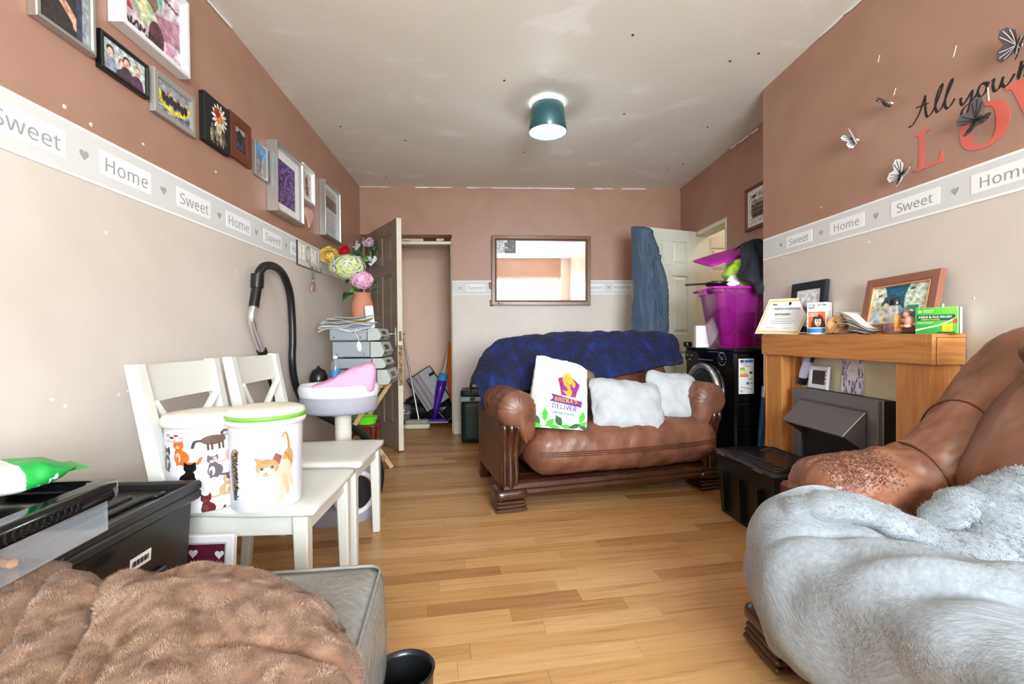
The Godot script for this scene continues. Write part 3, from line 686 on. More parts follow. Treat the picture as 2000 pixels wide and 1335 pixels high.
func chair(called, label, at, turn):
	var t = thing(called, label, "chair", at, turn, "white dining chairs against the left wall")
	var w = 0.45
	part("seat", rbox(Vector3(w, 0.028, 0.46), 0.012, Vector3i(12, 4, 12), func(p, n): return p + Vector3((-0.03 * sign(p.x) * smoothstep(0.1, -0.23, p.z)) * abs(p.x) / 0.225, -0.004 * smoothstep(0.2, 0.0, abs(p.x)) * float(p.y > 0), 0)), "white_paint", t, T(Vector3(0, 0.442, 0.015)))
	for z in [0.2, -0.18]: part("apron", box(Vector3(w - 0.08, 0.062, 0.02), 0.003, Vector3(0, 0.398, z)), "white_paint", t)
	for x in [-0.19, 0.19]: part("apron", box(Vector3(0.02, 0.062, 0.36), 0.003, Vector3(x, 0.398, 0.01)), "white_paint", t)
	for x in [-0.198, 0.198]:
		var s = ST(); s.set_smooth_group(-1)
		for k in 1: s_taper(s, Vector3(x, 0, 0.205), Vector3(x, 0.43, 0.2), 0.034, 0.046)
		part("leg", done(s), "white_paint", t)
		s = ST(); var bx = x * 0.9
		s_taper(s, Vector3(bx, 0, -0.245), Vector3(bx, 0.46, -0.205), 0.034, 0.042)
		part("leg", done(s), "white_paint", t)
		s = ST(); s_taper(s, Vector3(bx, 0.44, -0.207), Vector3(bx * 1.08, 0.895, -0.29), 0.05, 0.04)
		part("back_post", done(s), "white_paint", t)
	# curved top rail, cross braces, lower rail
	var g = []
	for j in 5:
		var r = []
		for i in 17:
			var x = lerp(-0.206, 0.206, i / 16.0); var y = lerp(0.775, 0.89, j / 4.0)
			r.append(Vector3(x, y, -0.205 - (y - 0.45) * 0.185 - 0.022 * (1.0 - pow(x / 0.21, 2.0)) + 0.012))
		g.append(r)
	part("top_rail", gridmesh(g, 0.022), "white_paint", t)
	for sx in [-1.0, 1.0]: part("cross_brace", tube(crv([Vector3(sx * 0.165, 0.775, -0.255), Vector3(sx * 0.05, 0.665, -0.262 + sx * 0.006), Vector3(-sx * 0.05, 0.575, -0.25 + sx * 0.006), Vector3(-sx * 0.165, 0.48, -0.215)], 12), 0.0165, 8, 0.6), "white_paint", t)
	return t
func s_taper(s, a: Vector3, b: Vector3, wa: float, wb: float, da = 0.0, db = 0.0):   # a square leg from a (bottom) to b (top)
	s.set_smooth_group(-1)
	if da == 0.0: da = wa; db = wb
	var c = 0.004
	var A = []; var B = []
	for p in [[-1, 1], [1, 1], [1, -1], [-1, -1]]:
		for q in ([[0.0, -1.0], [1.0, 0.0]] if p[0] * p[1] > 0 else [[1.0, 0.0], [0.0, -1.0]]):
			var ox: float = c * (q[0] if q[0] != 0 else 0.0); var oz: float = c * (abs(q[1]))
			A.append(a + Vector3(p[0] * (wa / 2 - ox), 0, p[1] * (da / 2 - oz))); B.append(b + Vector3(p[0] * (wb / 2 - ox), 0, p[1] * (db / 2 - oz)))
	# order the eight points round the leg
	var m = (A[0] + A[4]) / 2.0
	var idx = range(8); idx.sort_custom(func(i, j): return atan2(-(A[i].z - a.z), A[i].x - a.x) < atan2(-(A[j].z - a.z), A[j].x - a.x))
	for k in 8: q4(s, A[idx[k]], A[idx[(k + 1) % 8]], B[idx[(k + 1) % 8]], B[idx[k]])
	for k in range(1, 7): t3(s, B[idx[0]], B[idx[k]], B[idx[k + 1]]); t3(s, A[idx[0]], A[idx[k + 1]], A[idx[k]])

func seating():
	var arm_img = blend_img(71, 256, 5, 5, [rgb(100, 60, 40), rgb(130, 82, 57), rgb(150, 100, 72)], 4)
	var wr = noise(72, 0.09, 4); var rng = RandomNumberGenerator.new(); rng.seed = 5
	for y in range(18, 116):
		for x in 256:
			var e: float = smoothstep(18, 40, y) * smoothstep(116, 84, y) * smoothstep(0, 20, x) * smoothstep(150, 110, x)
			if wr.get_noise_2d(x * 2.2, y * 5.0) * 0.5 + 0.5 + rng.randf_range(-0.22, 0.22) < 0.52 * e: arm_img.set_pixel(x, y, rgb(62, 34, 26).lerp(rgb(160, 120, 98), float(rng.randf() < 0.18)))
	skin("leather_worn", arm_img, 0.42, 0.0, {"clearcoat_enabled": true, "clearcoat": 0.2, "clearcoat_roughness": 0.4})
	sofa("leather_sofa", "small brown leather sofa with carved dark frame, under the dark blue throw", V(0.02, 0, 2.50), 12.5, 1.5, "leather", false)
	sofa("leather_sofa", "large worn tan leather sofa in the right foreground, under the grey fleece blanket", V(0.82, 0, 1.43), -90, 2.0, "leather_worn", true)
	# blue plush throw over the back of the far sofa
	var n1 = noise(61, 5.0, 3)
	var g = bicub([
		[V(-0.108, 0.569, 3.250), V(-0.054, 0.732, 3.380), V(0.120, 0.838, 3.500), V(0.419, 0.833, 3.550), V(0.790, 0.827, 3.600), V(1.175, 0.821, 3.650), V(1.447, 0.817, 3.700), V(1.566, 0.752, 3.700)],
		[V(-0.082, 0.653, 3.000), V(-0.015, 0.801, 3.130), V(0.112, 0.920, 3.250), V(0.430, 0.953, 3.320), V(0.743, 0.965, 3.380), V(1.072, 0.966, 3.450), V(1.329, 0.960, 3.500), V(1.442, 0.927, 3.530)],
		[V(-0.055, 0.594, 2.930), V(0.008, 0.751, 3.000), V(0.123, 0.853, 3.100), V(0.409, 0.883, 3.160), V(0.707, 0.893, 3.220), V(1.019, 0.889, 3.280), V(1.295, 0.884, 3.360), V(1.424, 0.835, 3.420)],
		[V(-0.039, 0.540, 2.900), V(0.023, 0.649, 2.930), V(0.141, 0.741, 2.980), V(0.395, 0.766, 3.060), V(0.684, 0.769, 3.120), V(0.987, 0.784, 3.180), V(1.282, 0.797, 3.280), V(1.422, 0.746, 3.360)],
		[V(-0.023, 0.507, 2.860), V(0.041, 0.592, 2.860), V(0.155, 0.608, 2.900), V(0.403, 0.629, 3.000), V(0.670, 0.649, 3.060), V(0.968, 0.695, 3.120), V(1.251, 0.736, 3.200), V(1.393, 0.735, 3.300)]], 110, 60)
	g = push(g, func(u, v, p): return 0.02 + 0.02 * n1.get_noise_3d(p.x * 1.2, p.y * 1.2, p.z) + 0.014 * exp(-pow((v - 0.35 - 0.45 * (u - 0.3)) / 0.035, 2.0)) * smoothstep(0.15, 0.3, u) * smoothstep(0.8, 0.5, u) + 0.012 * exp(-pow((u - 0.22 + 0.1 * v) / 0.03, 2.0)))
	single("blue_throw", gridmesh(g, 0.012), "blue_plush", "dark blue plush throw over the back of the far leather sofa", "blanket")
	# grey fleece over the near sofa
	var n2 = noise(62, 4.0, 2)
	g = bicub([
		[V(0.848, 0.125, 1.360), V(0.822, 0.295, 1.370), V(0.799, 0.449, 1.300), V(0.848, 0.538, 1.220), V(0.991, 0.511, 1.180), V(1.163, 0.440, 1.130), V(1.303, 0.499, 1.100), V(1.415, 0.568, 1.080)],
		[V(0.828, 0.107, 1.280), V(0.759, 0.286, 1.270), V(0.761, 0.453, 1.220), V(0.847, 0.496, 1.140), V(0.968, 0.467, 1.090), V(1.100, 0.406, 1.050), V(1.247, 0.459, 1.020), V(1.387, 0.548, 1.000)],
		[V(0.820, 0.096, 1.180), V(0.729, 0.257, 1.170), V(0.738, 0.416, 1.120), V(0.839, 0.466, 1.060), V(0.956, 0.444, 1.020), V(1.077, 0.407, 0.970), V(1.233, 0.440, 0.940), V(1.419, 0.511, 0.920)],
		[V(0.800, 0.114, 1.060), V(0.737, 0.234, 1.060), V(0.746, 0.404, 1.020), V(0.838, 0.461, 0.970), V(0.953, 0.449, 0.920), V(1.088, 0.433, 0.880), V(1.253, 0.450, 0.840), V(1.423, 0.506, 0.800)],
		[V(0.818, 0.117, 0.920), V(0.773, 0.239, 0.920), V(0.760, 0.415, 0.880), V(0.860, 0.465, 0.840), V(0.964, 0.467, 0.780), V(1.074, 0.457, 0.720), V(1.230, 0.462, 0.680), V(1.383, 0.506, 0.640)],
		[V(0.842, 0.132, 0.740), V(0.814, 0.258, 0.740), V(0.778, 0.430, 0.700), V(0.883, 0.472, 0.660), V(0.974, 0.476, 0.600), V(1.085, 0.468, 0.550), V(1.223, 0.466, 0.500), V(1.325, 0.488, 0.460)],
		[V(0.85, 0.14, 0.40), V(0.83, 0.27, 0.40), V(0.80, 0.44, 0.38), V(0.90, 0.475, 0.32), V(0.99, 0.48, 0.26), V(1.10, 0.475, 0.2), V(1.23, 0.47, 0.16), V(1.34, 0.49, 0.1)]], 170, 170)
	g = push(g, func(u, v, p):
		var fold = 0.0
		fold -= 0.018 * exp(-pow((v - 0.30 - 0.2 * (u - 0.25)) / 0.03, 2.0)) * smoothstep(0.25, 0.4, u) * smoothstep(0.9, 0.6, u)
		fold += 0.03 * exp(-pow((u - 0.46 - 0.25 * v) / 0.06, 2.0)) * smoothstep(0.3, 0.5, v)
		fold += 0.03 * exp(-pow((v - 0.52 - 0.22 * u) / 0.05, 2.0)) * smoothstep(0.3, 0.5, u) - 0.02 * exp(-pow((v - 0.62 - 0.22 * u) / 0.03, 2.0)) * smoothstep(0.3, 0.5, u)
		fold += 0.02 * sin(u * 21.0 + v * 9.0) * smoothstep(0.3, 0.0, u)
		return 0.012 + fold + 0.022 * n2.get_noise_3d(p.x, p.y, p.z))
	var fb = thing("fleece_blanket", "pale grey fleece blanket heaped over the near leather sofa on the right", "blanket")
	part("cloth", gridmesh(g, 0.014), "fleece", fb)
	var fn = noise(66, 6.0, 2); var gs = [g]
	for path in [[V(0.765, 0.385, 1.24), V(0.82, 0.49, 1.19), V(0.915, 0.525, 1.12), V(0.995, 0.50, 1.06), V(1.069, 0.466, 1.02), V(1.132, 0.466, 1.0), V(1.189, 0.495, 1.010), V(1.226, 0.525, 1.050), V(1.195, 0.55, 1.075), V(1.14, 0.51, 1.09), V(1.10, 0.44, 1.08)], [V(1.16, 0.44, 1.0), V(1.20, 0.5, 1.01), V(1.245, 0.565, 1.03), V(1.30, 0.592, 1.02), V(1.36, 0.585, 0.99), V(1.43, 0.54, 0.97)]]:
		var c = crv(path, 60); var fr = []
		var pts = PackedVector3Array()
		var rws = []
		for i in 60:
			var e: float = min(1.0, min(i, 59 - i) / 7.0)
			var rad: float = (0.048 if path.size() > 8 else 0.066) * sqrt(1.0 - (1.0 - e) * (1.0 - e) + 0.0004) * (1.0 + 0.25 * fn.get_noise_2d(i * 0.05, path.size()))
			var tg: Vector3 = (c[min(i + 1, 59)] - c[max(i - 1, 0)]).normalized()
			var sx = tg.cross(Vector3.UP).normalized(); var sy = sx.cross(tg)
			var ring_ = []
			for k in 25:
				var a = TAU * k / 24.0
				var q: Vector3 = c[i] + sx * cos(a) * rad * 1.25 + sy * sin(a) * rad * 0.8
				ring_.append(q + (q - c[i]).normalized() * (0.008 * fn.get_noise_3d(q.x, q.y, q.z) + 0.003 * sin(a * 2.0 + i * 0.12)))
			ring_[24] = ring_[0]
			rws.append(ring_)
		part("fold", gridmesh(rws, 0.0, 1.0, 1.0, true), "fleece", fb); gs.append(rws)
	pile(fb, gs, 220000, 0.0042, 1.2, rgb(122, 128, 133), rgb(166, 171, 176), 0.9, 9)
	# chairs
	chair("white_chair", "white cross-back chair nearer the camera, with two cat-print bins on its seat", V(-0.775, 0, 1.635), 90)
	chair("white_chair", "white cross-back chair in front of the cat tree, nothing on its seat", V(-0.775, 0, 2.14), 90)
	# grey pouffe and the fur throw on it
	var po = thing("footstool", "grey leather pouffe in the left foreground under the brown fur throw", "footstool", Vector3(-0.481, 0, -0.6636), 5)
	part("body", rbox(Vector3(0.55, 0.42, 0.76), 0.028, Vector3i(16, 12, 18), func(p, n): return p * Vector3(1.0 - 0.14 * smoothstep(0.02, -0.21, p.y), 1, 1) + n * 0.006 * (1.0 - pow(p.y / 0.22, 2.0))), "grey_leather", po, T(Vector3(0, 0.245, 0)))
	var pip = []
	for q in rrect(0.535, 0.745, 0.03): pip.append(Vector3(q.x, 0.451, q.y))
	pip.append(pip[0])
	part("seam", tube(pip, 0.004, 6), "grey_leather", po)
	for x in [-0.19, 0.19]:
		for z in [-0.32, 0.32]: part("foot", lathe([Vector2(0, 0), Vector2(0.018, 0), Vector2(0.024, 0.03), Vector2(0, 0.03)], 12), "black_plastic", po, T(Vector3(x, 0, z)))
	g = bicub([
		[V(-0.902, 0.562, 0.840), V(-0.837, 0.573, 0.860), V(-0.794, 0.561, 0.870), V(-0.724, 0.541, 0.860), V(-0.682, 0.498, 0.840), V(-0.647, 0.544, 0.840), V(-0.609, 0.539, 0.860), V(-0.543, 0.548, 0.870), V(-0.470, 0.542, 0.870), V(-0.392, 0.527, 0.860), V(-0.313, 0.511, 0.820), V(-0.257, 0.479, 0.780)],
		[V(-0.840, 0.550, 0.760), V(-0.766, 0.561, 0.770), V(-0.720, 0.554, 0.780), V(-0.665, 0.539, 0.780), V(-0.626, 0.520, 0.775), V(-0.577, 0.554, 0.770), V(-0.535, 0.554, 0.790), V(-0.475, 0.551, 0.800), V(-0.402, 0.545, 0.790), V(-0.335, 0.532, 0.770), V(-0.267, 0.514, 0.740), V(-0.220, 0.471, 0.715)],
		[V(-0.773, 0.537, 0.680), V(-0.701, 0.549, 0.690), V(-0.655, 0.544, 0.700), V(-0.605, 0.538, 0.700), V(-0.566, 0.529, 0.700), V(-0.526, 0.554, 0.700), V(-0.481, 0.554, 0.710), V(-0.428, 0.546, 0.720), V(-0.362, 0.541, 0.710), V(-0.294, 0.528, 0.690), V(-0.228, 0.512, 0.670), V(-0.190, 0.465, 0.655)],
		[V(-0.719, 0.518, 0.610), V(-0.650, 0.533, 0.620), V(-0.603, 0.530, 0.630), V(-0.563, 0.531, 0.635), V(-0.525, 0.526, 0.640), V(-0.481, 0.541, 0.640), V(-0.438, 0.543, 0.645), V(-0.387, 0.533, 0.650), V(-0.330, 0.524, 0.645), V(-0.258, 0.514, 0.620), V(-0.202, 0.500, 0.600), V(-0.170, 0.447, 0.590)],
		[V(-0.670, 0.508, 0.540), V(-0.600, 0.519, 0.550), V(-0.554, 0.520, 0.560), V(-0.513, 0.525, 0.565), V(-0.477, 0.522, 0.570), V(-0.433, 0.536, 0.570), V(-0.392, 0.533, 0.575), V(-0.347, 0.520, 0.580), V(-0.293, 0.513, 0.570), V(-0.230, 0.499, 0.550), V(-0.179, 0.488, 0.520), V(-0.153, 0.433, 0.510)],
		[V(-0.618, 0.501, 0.460), V(-0.547, 0.511, 0.470), V(-0.501, 0.513, 0.480), V(-0.467, 0.517, 0.490), V(-0.426, 0.515, 0.495), V(-0.386, 0.518, 0.500), V(-0.342, 0.516, 0.500), V(-0.300, 0.508, 0.500), V(-0.253, 0.499, 0.490), V(-0.203, 0.484, 0.470), V(-0.162, 0.474, 0.440), V(-0.145, 0.430, 0.430)]], 150, 90)
	var n3 = noise(63, 7.0, 2)
	# an edge that turns under at the far side
	var under = []
	for i in 150: under.append(g[0][i] + Vector3(0, -0.055, -0.012))
	var under2 = []
	for i in 150: under2.append(g[0][i] + Vector3(0, -0.02, -0.03))
	g.push_front(under2); g.push_front(under)
	g = push(g, func(u, v, p):
		var f = 0.016 * n3.get_noise_3d(p.x, p.y, p.z)
		f -= 0.018 * exp(-pow((u - 0.36 + 0.14 * v) / 0.022, 2.0)) * smoothstep(0.02, 0.1, v)
		f -= 0.015 * exp(-pow((u - 0.2 + 0.22 * v) / 0.02, 2.0))
		f += 0.014 * exp(-pow((u - 0.41 + 0.14 * v) / 0.05, 2.0))
		f -= 0.02 * exp(-pow((v - 0.62 + 0.35 * (u - 0.5)) / 0.03, 2.0)) * smoothstep(0.55, 0.8, u)
		return f)
	var th = thing("fur_throw", "brown faux fur throw heaped on the grey pouffe in the left foreground", "throw")
	part("cloth", gridmesh(g, 0.01), "fur", th)
	pile(th, [g], 250000, 0.0125, 1.9, rgb(104, 72, 52), rgb(192, 158, 133), 1.3, 8)
	pillows()

func pile(th, grids: Array, count, len_, wild, ca: Color, cb: Color, contrast, seed_):   # short fibres standing on cloth
	var bl = ST(); bl.set_smooth_group(0)
	t3(bl, Vector3(-0.0007, 0, 0), Vector3(0.0007, 0, 0), Vector3(0.004, len_, 0)); t3(bl, Vector3(0, 0, -0.0007), Vector3(0, 0, 0.0007), Vector3(0.004, len_, 0))
	var mm = MultiMesh.new(); mm.transform_format = MultiMesh.TRANSFORM_3D; mm.use_colors = true
	var mt = StandardMaterial3D.new(); mt.vertex_color_use_as_albedo = true; mt.roughness = 0.9; mt.rim_enabled = true; mt.rim = 0.3; mt.rim_tint = 0.5
	mm.mesh = done(bl); mm.instance_count = count
	var r2 = RandomNumberGenerator.new(); r2.seed = seed_; var nc = noise(64 + seed_, 22.0, 4); var nd = noise(65 + seed_, 20.0, 2)
	for k in count:
		var g: Array = grids[0] if grids.size() == 1 or r2.randf() < 0.93 else grids[1 + r2.randi() % (grids.size() - 1)]
		var j: int = r2.randi() % (g.size() - 1); var i: int = r2.randi() % (g[0].size() - 1); var fu = r2.randf(); var fv = r2.randf()
		var p: Vector3 = g[j][i].lerp(g[j][i + 1], fu).lerp(g[j + 1][i].lerp(g[j + 1][i + 1], fu), fv)
		var n = gnormal(g, j, i)
		n = -n
		if n.y < -0.2 and (grids.size() == 1 or g == grids[0]): n = -n
		var lean = Vector3(nd.get_noise_3d(p.x, p.y, p.z) * wild, 0.0, nd.get_noise_3d(p.z, p.x + 3.0, p.y) * wild + 0.4)
		var y = (n + lean * 0.7 + Vector3(r2.randf_range(-0.4, 0.4), 0, r2.randf_range(-0.4, 0.4))).normalized()
		var x = y.cross(Vector3(r2.randf(), r2.randf(), r2.randf())).normalized()
		var sc = r2.randf_range(0.6, 1.25)
		mm.set_instance_transform(k, Transform3D(Basis(x * sc, y * sc, x.cross(y) * sc), p))
		var t: float = clamp(nc.get_noise_3d(p.x, p.y, p.z) * contrast + 0.5 + r2.randf_range(-0.2, 0.2), 0, 1)
		mm.set_instance_color(k, ca.lerp(cb, t).srgb_to_linear())
	var mi = MultiMeshInstance3D.new(); mi.name = "pile"; mi.multimesh = mm; mi.material_override = mt; mi.set_meta("kind", "stuff"); th.add_child(mi)
func pillow(w, h, t, seed_, amp) -> ArrayMesh:
	var n = noise(seed_, 7.0, 3)
	return rbox(Vector3(w, h, t), t * 0.49, Vector3i(30, 30, 10), func(p, nn):
		var a: float = abs(p.x) / (w / 2); var b: float = abs(p.y) / (h / 2)
		var f: float = pow(max(0.0, 1.0 - pow(a, 3.0)), 0.5) * pow(max(0.0, 1.0 - pow(b, 3.0)), 0.5)
		var q: Vector3 = p; q.z = p.z * (0.12 + 0.88 * f)
		q.x *= 1.0 - 0.06 * (1.0 - b * b); q.y *= 1.0 - 0.06 * (1.0 - a * a)
		return q + nn * (n.get_noise_3d(p.x, p.y, p.z) * amp))
func pillows():
	var p1 = single("white_pillow", pillow(0.5, 0.36, 0.16, 81, 0.018), "white_cotton", "wide white pillow lying in the middle of the far sofa", "pillow", T(V(0.835, 0.54, 2.74), -28, 14, -9), "white pillows on the far sofa")
	var p2 = single("white_pillow", pillow(0.36, 0.34, 0.15, 82, 0.018), "white_cotton", "white pillow propped upright in the right corner of the far sofa", "pillow", T(V(1.165, 0.57, 2.89), -20, 8, -6), "white pillows on the far sofa")
	single("brown_cushion", pillow(0.42, 0.36, 0.14, 83, 0.012), "brown_weave", "brown woven cushion behind the carrier bag on the far sofa", "cushion", T(V(0.52, 0.57, 2.93), -18, 14, 3))
	carrier_bag()
func carrier_bag():
	# printed paper carrier bag leaning on the sofa; local x right, y up, z towards the viewer
	var t = thingx("carrier_bag", "white delivery carrier bag with a purple and gold horse crest, on the far sofa", "bag", T(V(0.388, 0.438, 2.60), -14, 6, -6) * Transform3D(Basis().scaled(Vector3.ONE * 1.13), Vector3.ZERO))
	var n = noise(91, 7.0, 3)
	var W = 0.27; var H = 0.345
	var front = []
	for j in 21:
		var r = []
		for i in 21:
			var u = i / 20.0; var v = j / 20.0
			var w = lerp(1.0, 0.86, v) * W
			r.append(Vector3((u - 0.5) * w + 0.035 * v, v * H + 0.03 * v * (0.5 - u) * 2.0, 0.05 * (1.0 - v) + 0.012 * sin(v * 5.0) + n.get_noise_2d(u, v) * 0.012))
		front.append(r)
	var fp = part("front_panel", gridmesh(front, 0.0008), "paper", t)
	var g = []   # the gusset and rear panel, puffed out to the left
	for j in 21:
		var r = []
		for i in 25:
			var u = i / 24.0; var v = j / 20.0
			var w = lerp(1.0, 0.86, v) * W
			var f0: Vector3 = front[j][0]; var f1: Vector3 = front[j][20]
			var rear = Vector3((0.5 - u) * (w + 0.04) + 0.0 - 0.035 * v * 0.0 - 0.012, v * (H + 0.015) + 0.02 * v * (u - 0.3), -0.09 + 0.06 * v + n.get_noise_2d(u + 5.0, v * 2.0) * 0.03)
			var q = rear
			if u < 0.14: q = f1.lerp(rear, u / 0.14)
			if u > 0.86: q = f0.lerp(rear, (1.0 - u) / 0.14) - Vector3(0.03, 0, 0) * sin((1.0 - u) / 0.14 * PI) * (1.0 - v * 0.6)
			r.append(q)
		g.append(r)
	part("rear_panel", gridmesh(g, 0.0008), "paper", t)
	# print on the front panel
	var img = Image.create(512, 640, false, Image.FORMAT_RGB8); img.fill(rgb(204, 206, 210))
	var q = func(x, y) -> Vector2: return Vector2((x / lerp(W, W * 0.86, clamp(y / H, 0, 1)) + 0.5) * 512.0, y / H * 640.0)
	var pl = func(pts, col):
		var o = []
		for p in pts: o.append(q.call(p[0], p[1]))
		p_poly(img, o, col)
	img.fill_rect(Rect2i(0, 0, 300, 220), rgb(216, 218, 220))
	pl.call([[-0.033, 0.253], [0.025, 0.285], [0.083, 0.247], [0.062, 0.168], [-0.012, 0.168]], rgb(140, 38, 122))
	var gold = rgb(240, 170, 44); var pur = rgb(140, 38, 122)
	pl.call([[-0.012, 0.262], [-0.002, 0.286], [0.008, 0.282], [0.014, 0.304], [0.022, 0.288], [0.036, 0.284], [0.044, 0.266], [0.06, 0.246], [0.058, 0.226], [0.048, 0.222], [0.04, 0.238], [0.03, 0.236], [0.036, 0.214], [0.044, 0.2], [0.042, 0.178], [0.026, 0.162], [0.01, 0.18], [-0.012, 0.196], [0.006, 0.194], [0.022, 0.196], [0.018, 0.21], [0.0, 0.226], [-0.008, 0.246]], gold)
	for m in [[[0.012, 0.272], [0.004, 0.25], [0.014, 0.226], [0.028, 0.206], [0.03, 0.186]], [[0.026, 0.268], [0.018, 0.25], [0.026, 0.228], [0.036, 0.208]]]:
		var o = []
		for p in m: o.append(q.call(p[0], p[1]))
		p_line(img, o, 2.6, pur)
	p_ell(img, q.call(0.046, 0.25).x, q.call(0.046, 0.25).y, 3, 3, pur)
	pl.call([[-0.064, 0.168], [0.098, 0.152], [0.094, 0.118], [-0.068, 0.13], [-0.052, 0.149]], rgb(108, 52, 132))
	for l in [[-0.085, 0.062, 0.03, 0.066, 8, 0], [0.104, 0.066, 0.028, 0.07, -6, 0], [-0.012, 0.038, 0.034, 0.066, 35, 1], [-0.055, 0.026, 0.03, 0.06, -52, 0], [0.03, 0.012, 0.02, 0.07, 84, 0], [0.075, 0.018, 0.024, 0.07, -70, 1], [-0.03, 0.008, 0.018, 0.07, 88, 0], [0.114, 0.026, 0.024, 0.06, -40, 0], [0.12, 0.01, 0.02, 0.06, 70, 1], [-0.12, 0.034, 0.026, 0.06, 30, 1], [-0.118, 0.01, 0.02, 0.06, 80, 0]]:
		var o = []
		for p in [Vector2(0, -0.5), Vector2(0.4, -0.22), Vector2(0.5, 0.08), Vector2(0, 0.5), Vector2(-0.5, 0.08), Vector2(-0.4, -0.22)]:
			var v = Vector2(p.x * l[2], p.y * l[3]).rotated(deg_to_rad(l[4])) + Vector2(l[0], l[1]); o.append(q.call(v.x, v.y))
		p_poly(img, o, rgb(70, 176, 52) if l[5] == 0 else rgb(36, 92, 46))
		p_line(img, [o[0], o[3]], 1.6, rgb(120, 206, 96) if l[5] == 0 else rgb(60, 130, 66))
	skin("bag_print", img, 0.75); fp.material_override = M["bag_print"]
	mat("crest_gold", gold, 0.7); mat("ink_purple", rgb(88, 58, 140), 0.7); mat("ink_green", rgb(64, 150, 130), 0.7)
	var on = func(x, y) -> Vector3:
		var v: float = y / H; return Vector3(x + 0.035 * v, y, 0.05 * (1.0 - v) + 0.012 * sin(v * 5.0) + n.get_noise_2d(x / W + 0.5, v) * 0.012 + 0.0055)
	word("SHERA'S", 0.0195, "crest_gold", t, T(on.call(0.014, 0.142), -11, 0, -5), 0.0016, "Droid Serif", 700)
	word("DELIVER", 0.0245, "ink_purple", t, T(on.call(0.008, 0.107), -10, 0, -6), 0.0016)
	word("I Am Eco Friendly", 0.0102, "ink_green", t, T(on.call(0.006, 0.076), -10, 0, -6), 0.0016, "Droid Sans", 700)
# ======== painting flat prints
func p_poly(img: Image, pts: Array, col: Color):   # pixels
	var y0 = 1e9; var y1 = -1e9
	for p in pts: y0 = min(y0, p.y); y1 = max(y1, p.y)
	for y in range(max(0, int(y0)), min(img.get_height() - 1, int(y1)) + 1):
		var xs = []; var yy: float = y + 0.5
		for i in pts.size():
			var a: Vector2 = pts[i]; var b: Vector2 = pts[(i + 1) % pts.size()]
			if (a.y <= yy) != (b.y <= yy): xs.append(a.x + (yy - a.y) / (b.y - a.y) * (b.x - a.x))
		xs.sort()
		for k in range(0, xs.size() - 1, 2):
			var xa: int = max(0, int(round(xs[k]))); var xb: int = min(img.get_width(), int(round(xs[k + 1])))
			if xb > xa: img.fill_rect(Rect2i(xa, y, xb - xa, 1), col)
func photo(img: Image, f = 2, grain = 0.1):   # soften a painted print and give it uneven tone
	var w = img.get_width(); var h = img.get_height()
	img.resize(w / f, h / f, Image.INTERPOLATE_BILINEAR); img.resize(w, h, Image.INTERPOLATE_CUBIC)
	var n = noise(w + h, 0.035, 4); var rg = RandomNumberGenerator.new(); rg.seed = w
	if w > 600: return
	for y in h:
		for x in w:
			var c = img.get_pixel(x, y); var k: float = 1.0 + n.get_noise_2d(x, y) * grain * 4.0 + rg.randf_range(-grain, grain) * 0.5
			img.set_pixel(x, y, Color(clamp(c.r * k, 0, 1), clamp(c.g * k, 0, 1), clamp(c.b * k, 0, 1)))
func p_ell(img, cx, cy, rx, ry, col, rot = 0.0): p_poly(img, ell(cx, cy, rx, ry, 22, rot), col)
func p_line(img, pts: Array, w, col, w2 = -1.0):
	var v = []
	for p in pts: v.append(Vector3(p.x, p.y, 0))
	var c = crv(v, pts.size() * 7)
	for k in c.size(): p_ell(img, c[k].x, c[k].y, lerp(w, w if w2 < 0 else w2, float(k) / c.size()), lerp(w, w if w2 < 0 else w2, float(k) / c.size()), col)
func p_cat(img, x, y, s, col, belly, flip = 1.0):   # a seated cat, s = height in pixels
	p_line(img, [Vector2(x - flip * s * 0.2, y + s * 0.42), Vector2(x - flip * s * 0.45, y + s * 0.44), Vector2(x - flip * s * 0.55, y + s * 0.25)], s * 0.05, col)
	p_ell(img, x, y + s * 0.2, s * 0.24, s * 0.28, col)
	p_ell(img, x + flip * s * 0.06, y + s * 0.02, s * 0.15, s * 0.2, col)
	p_ell(img, x + flip * s * 0.1, y + s * 0.2, s * 0.09, s * 0.2, belly)
	p_ell(img, x + flip * s * 0.08, y - s * 0.26, s * 0.17, s * 0.15, col)
	p_ell(img, x + flip * s * 0.1, y - s * 0.2, s * 0.07, s * 0.06, belly)
	for k in [-1.0, 1.0]: p_poly(img, [Vector2(x + flip * s * 0.08 + k * s * 0.15, y - s * 0.5), Vector2(x + flip * s * 0.08 + k * s * 0.17, y - s * 0.28), Vector2(x + flip * s * 0.08 + k * s * 0.02, y - s * 0.38)], col)
	for k in [-0.05, 0.13]: p_line(img, [Vector2(x + flip * s * k, y + s * 0.2), Vector2(x + flip * s * k, y + s * 0.47)], s * 0.04, col)

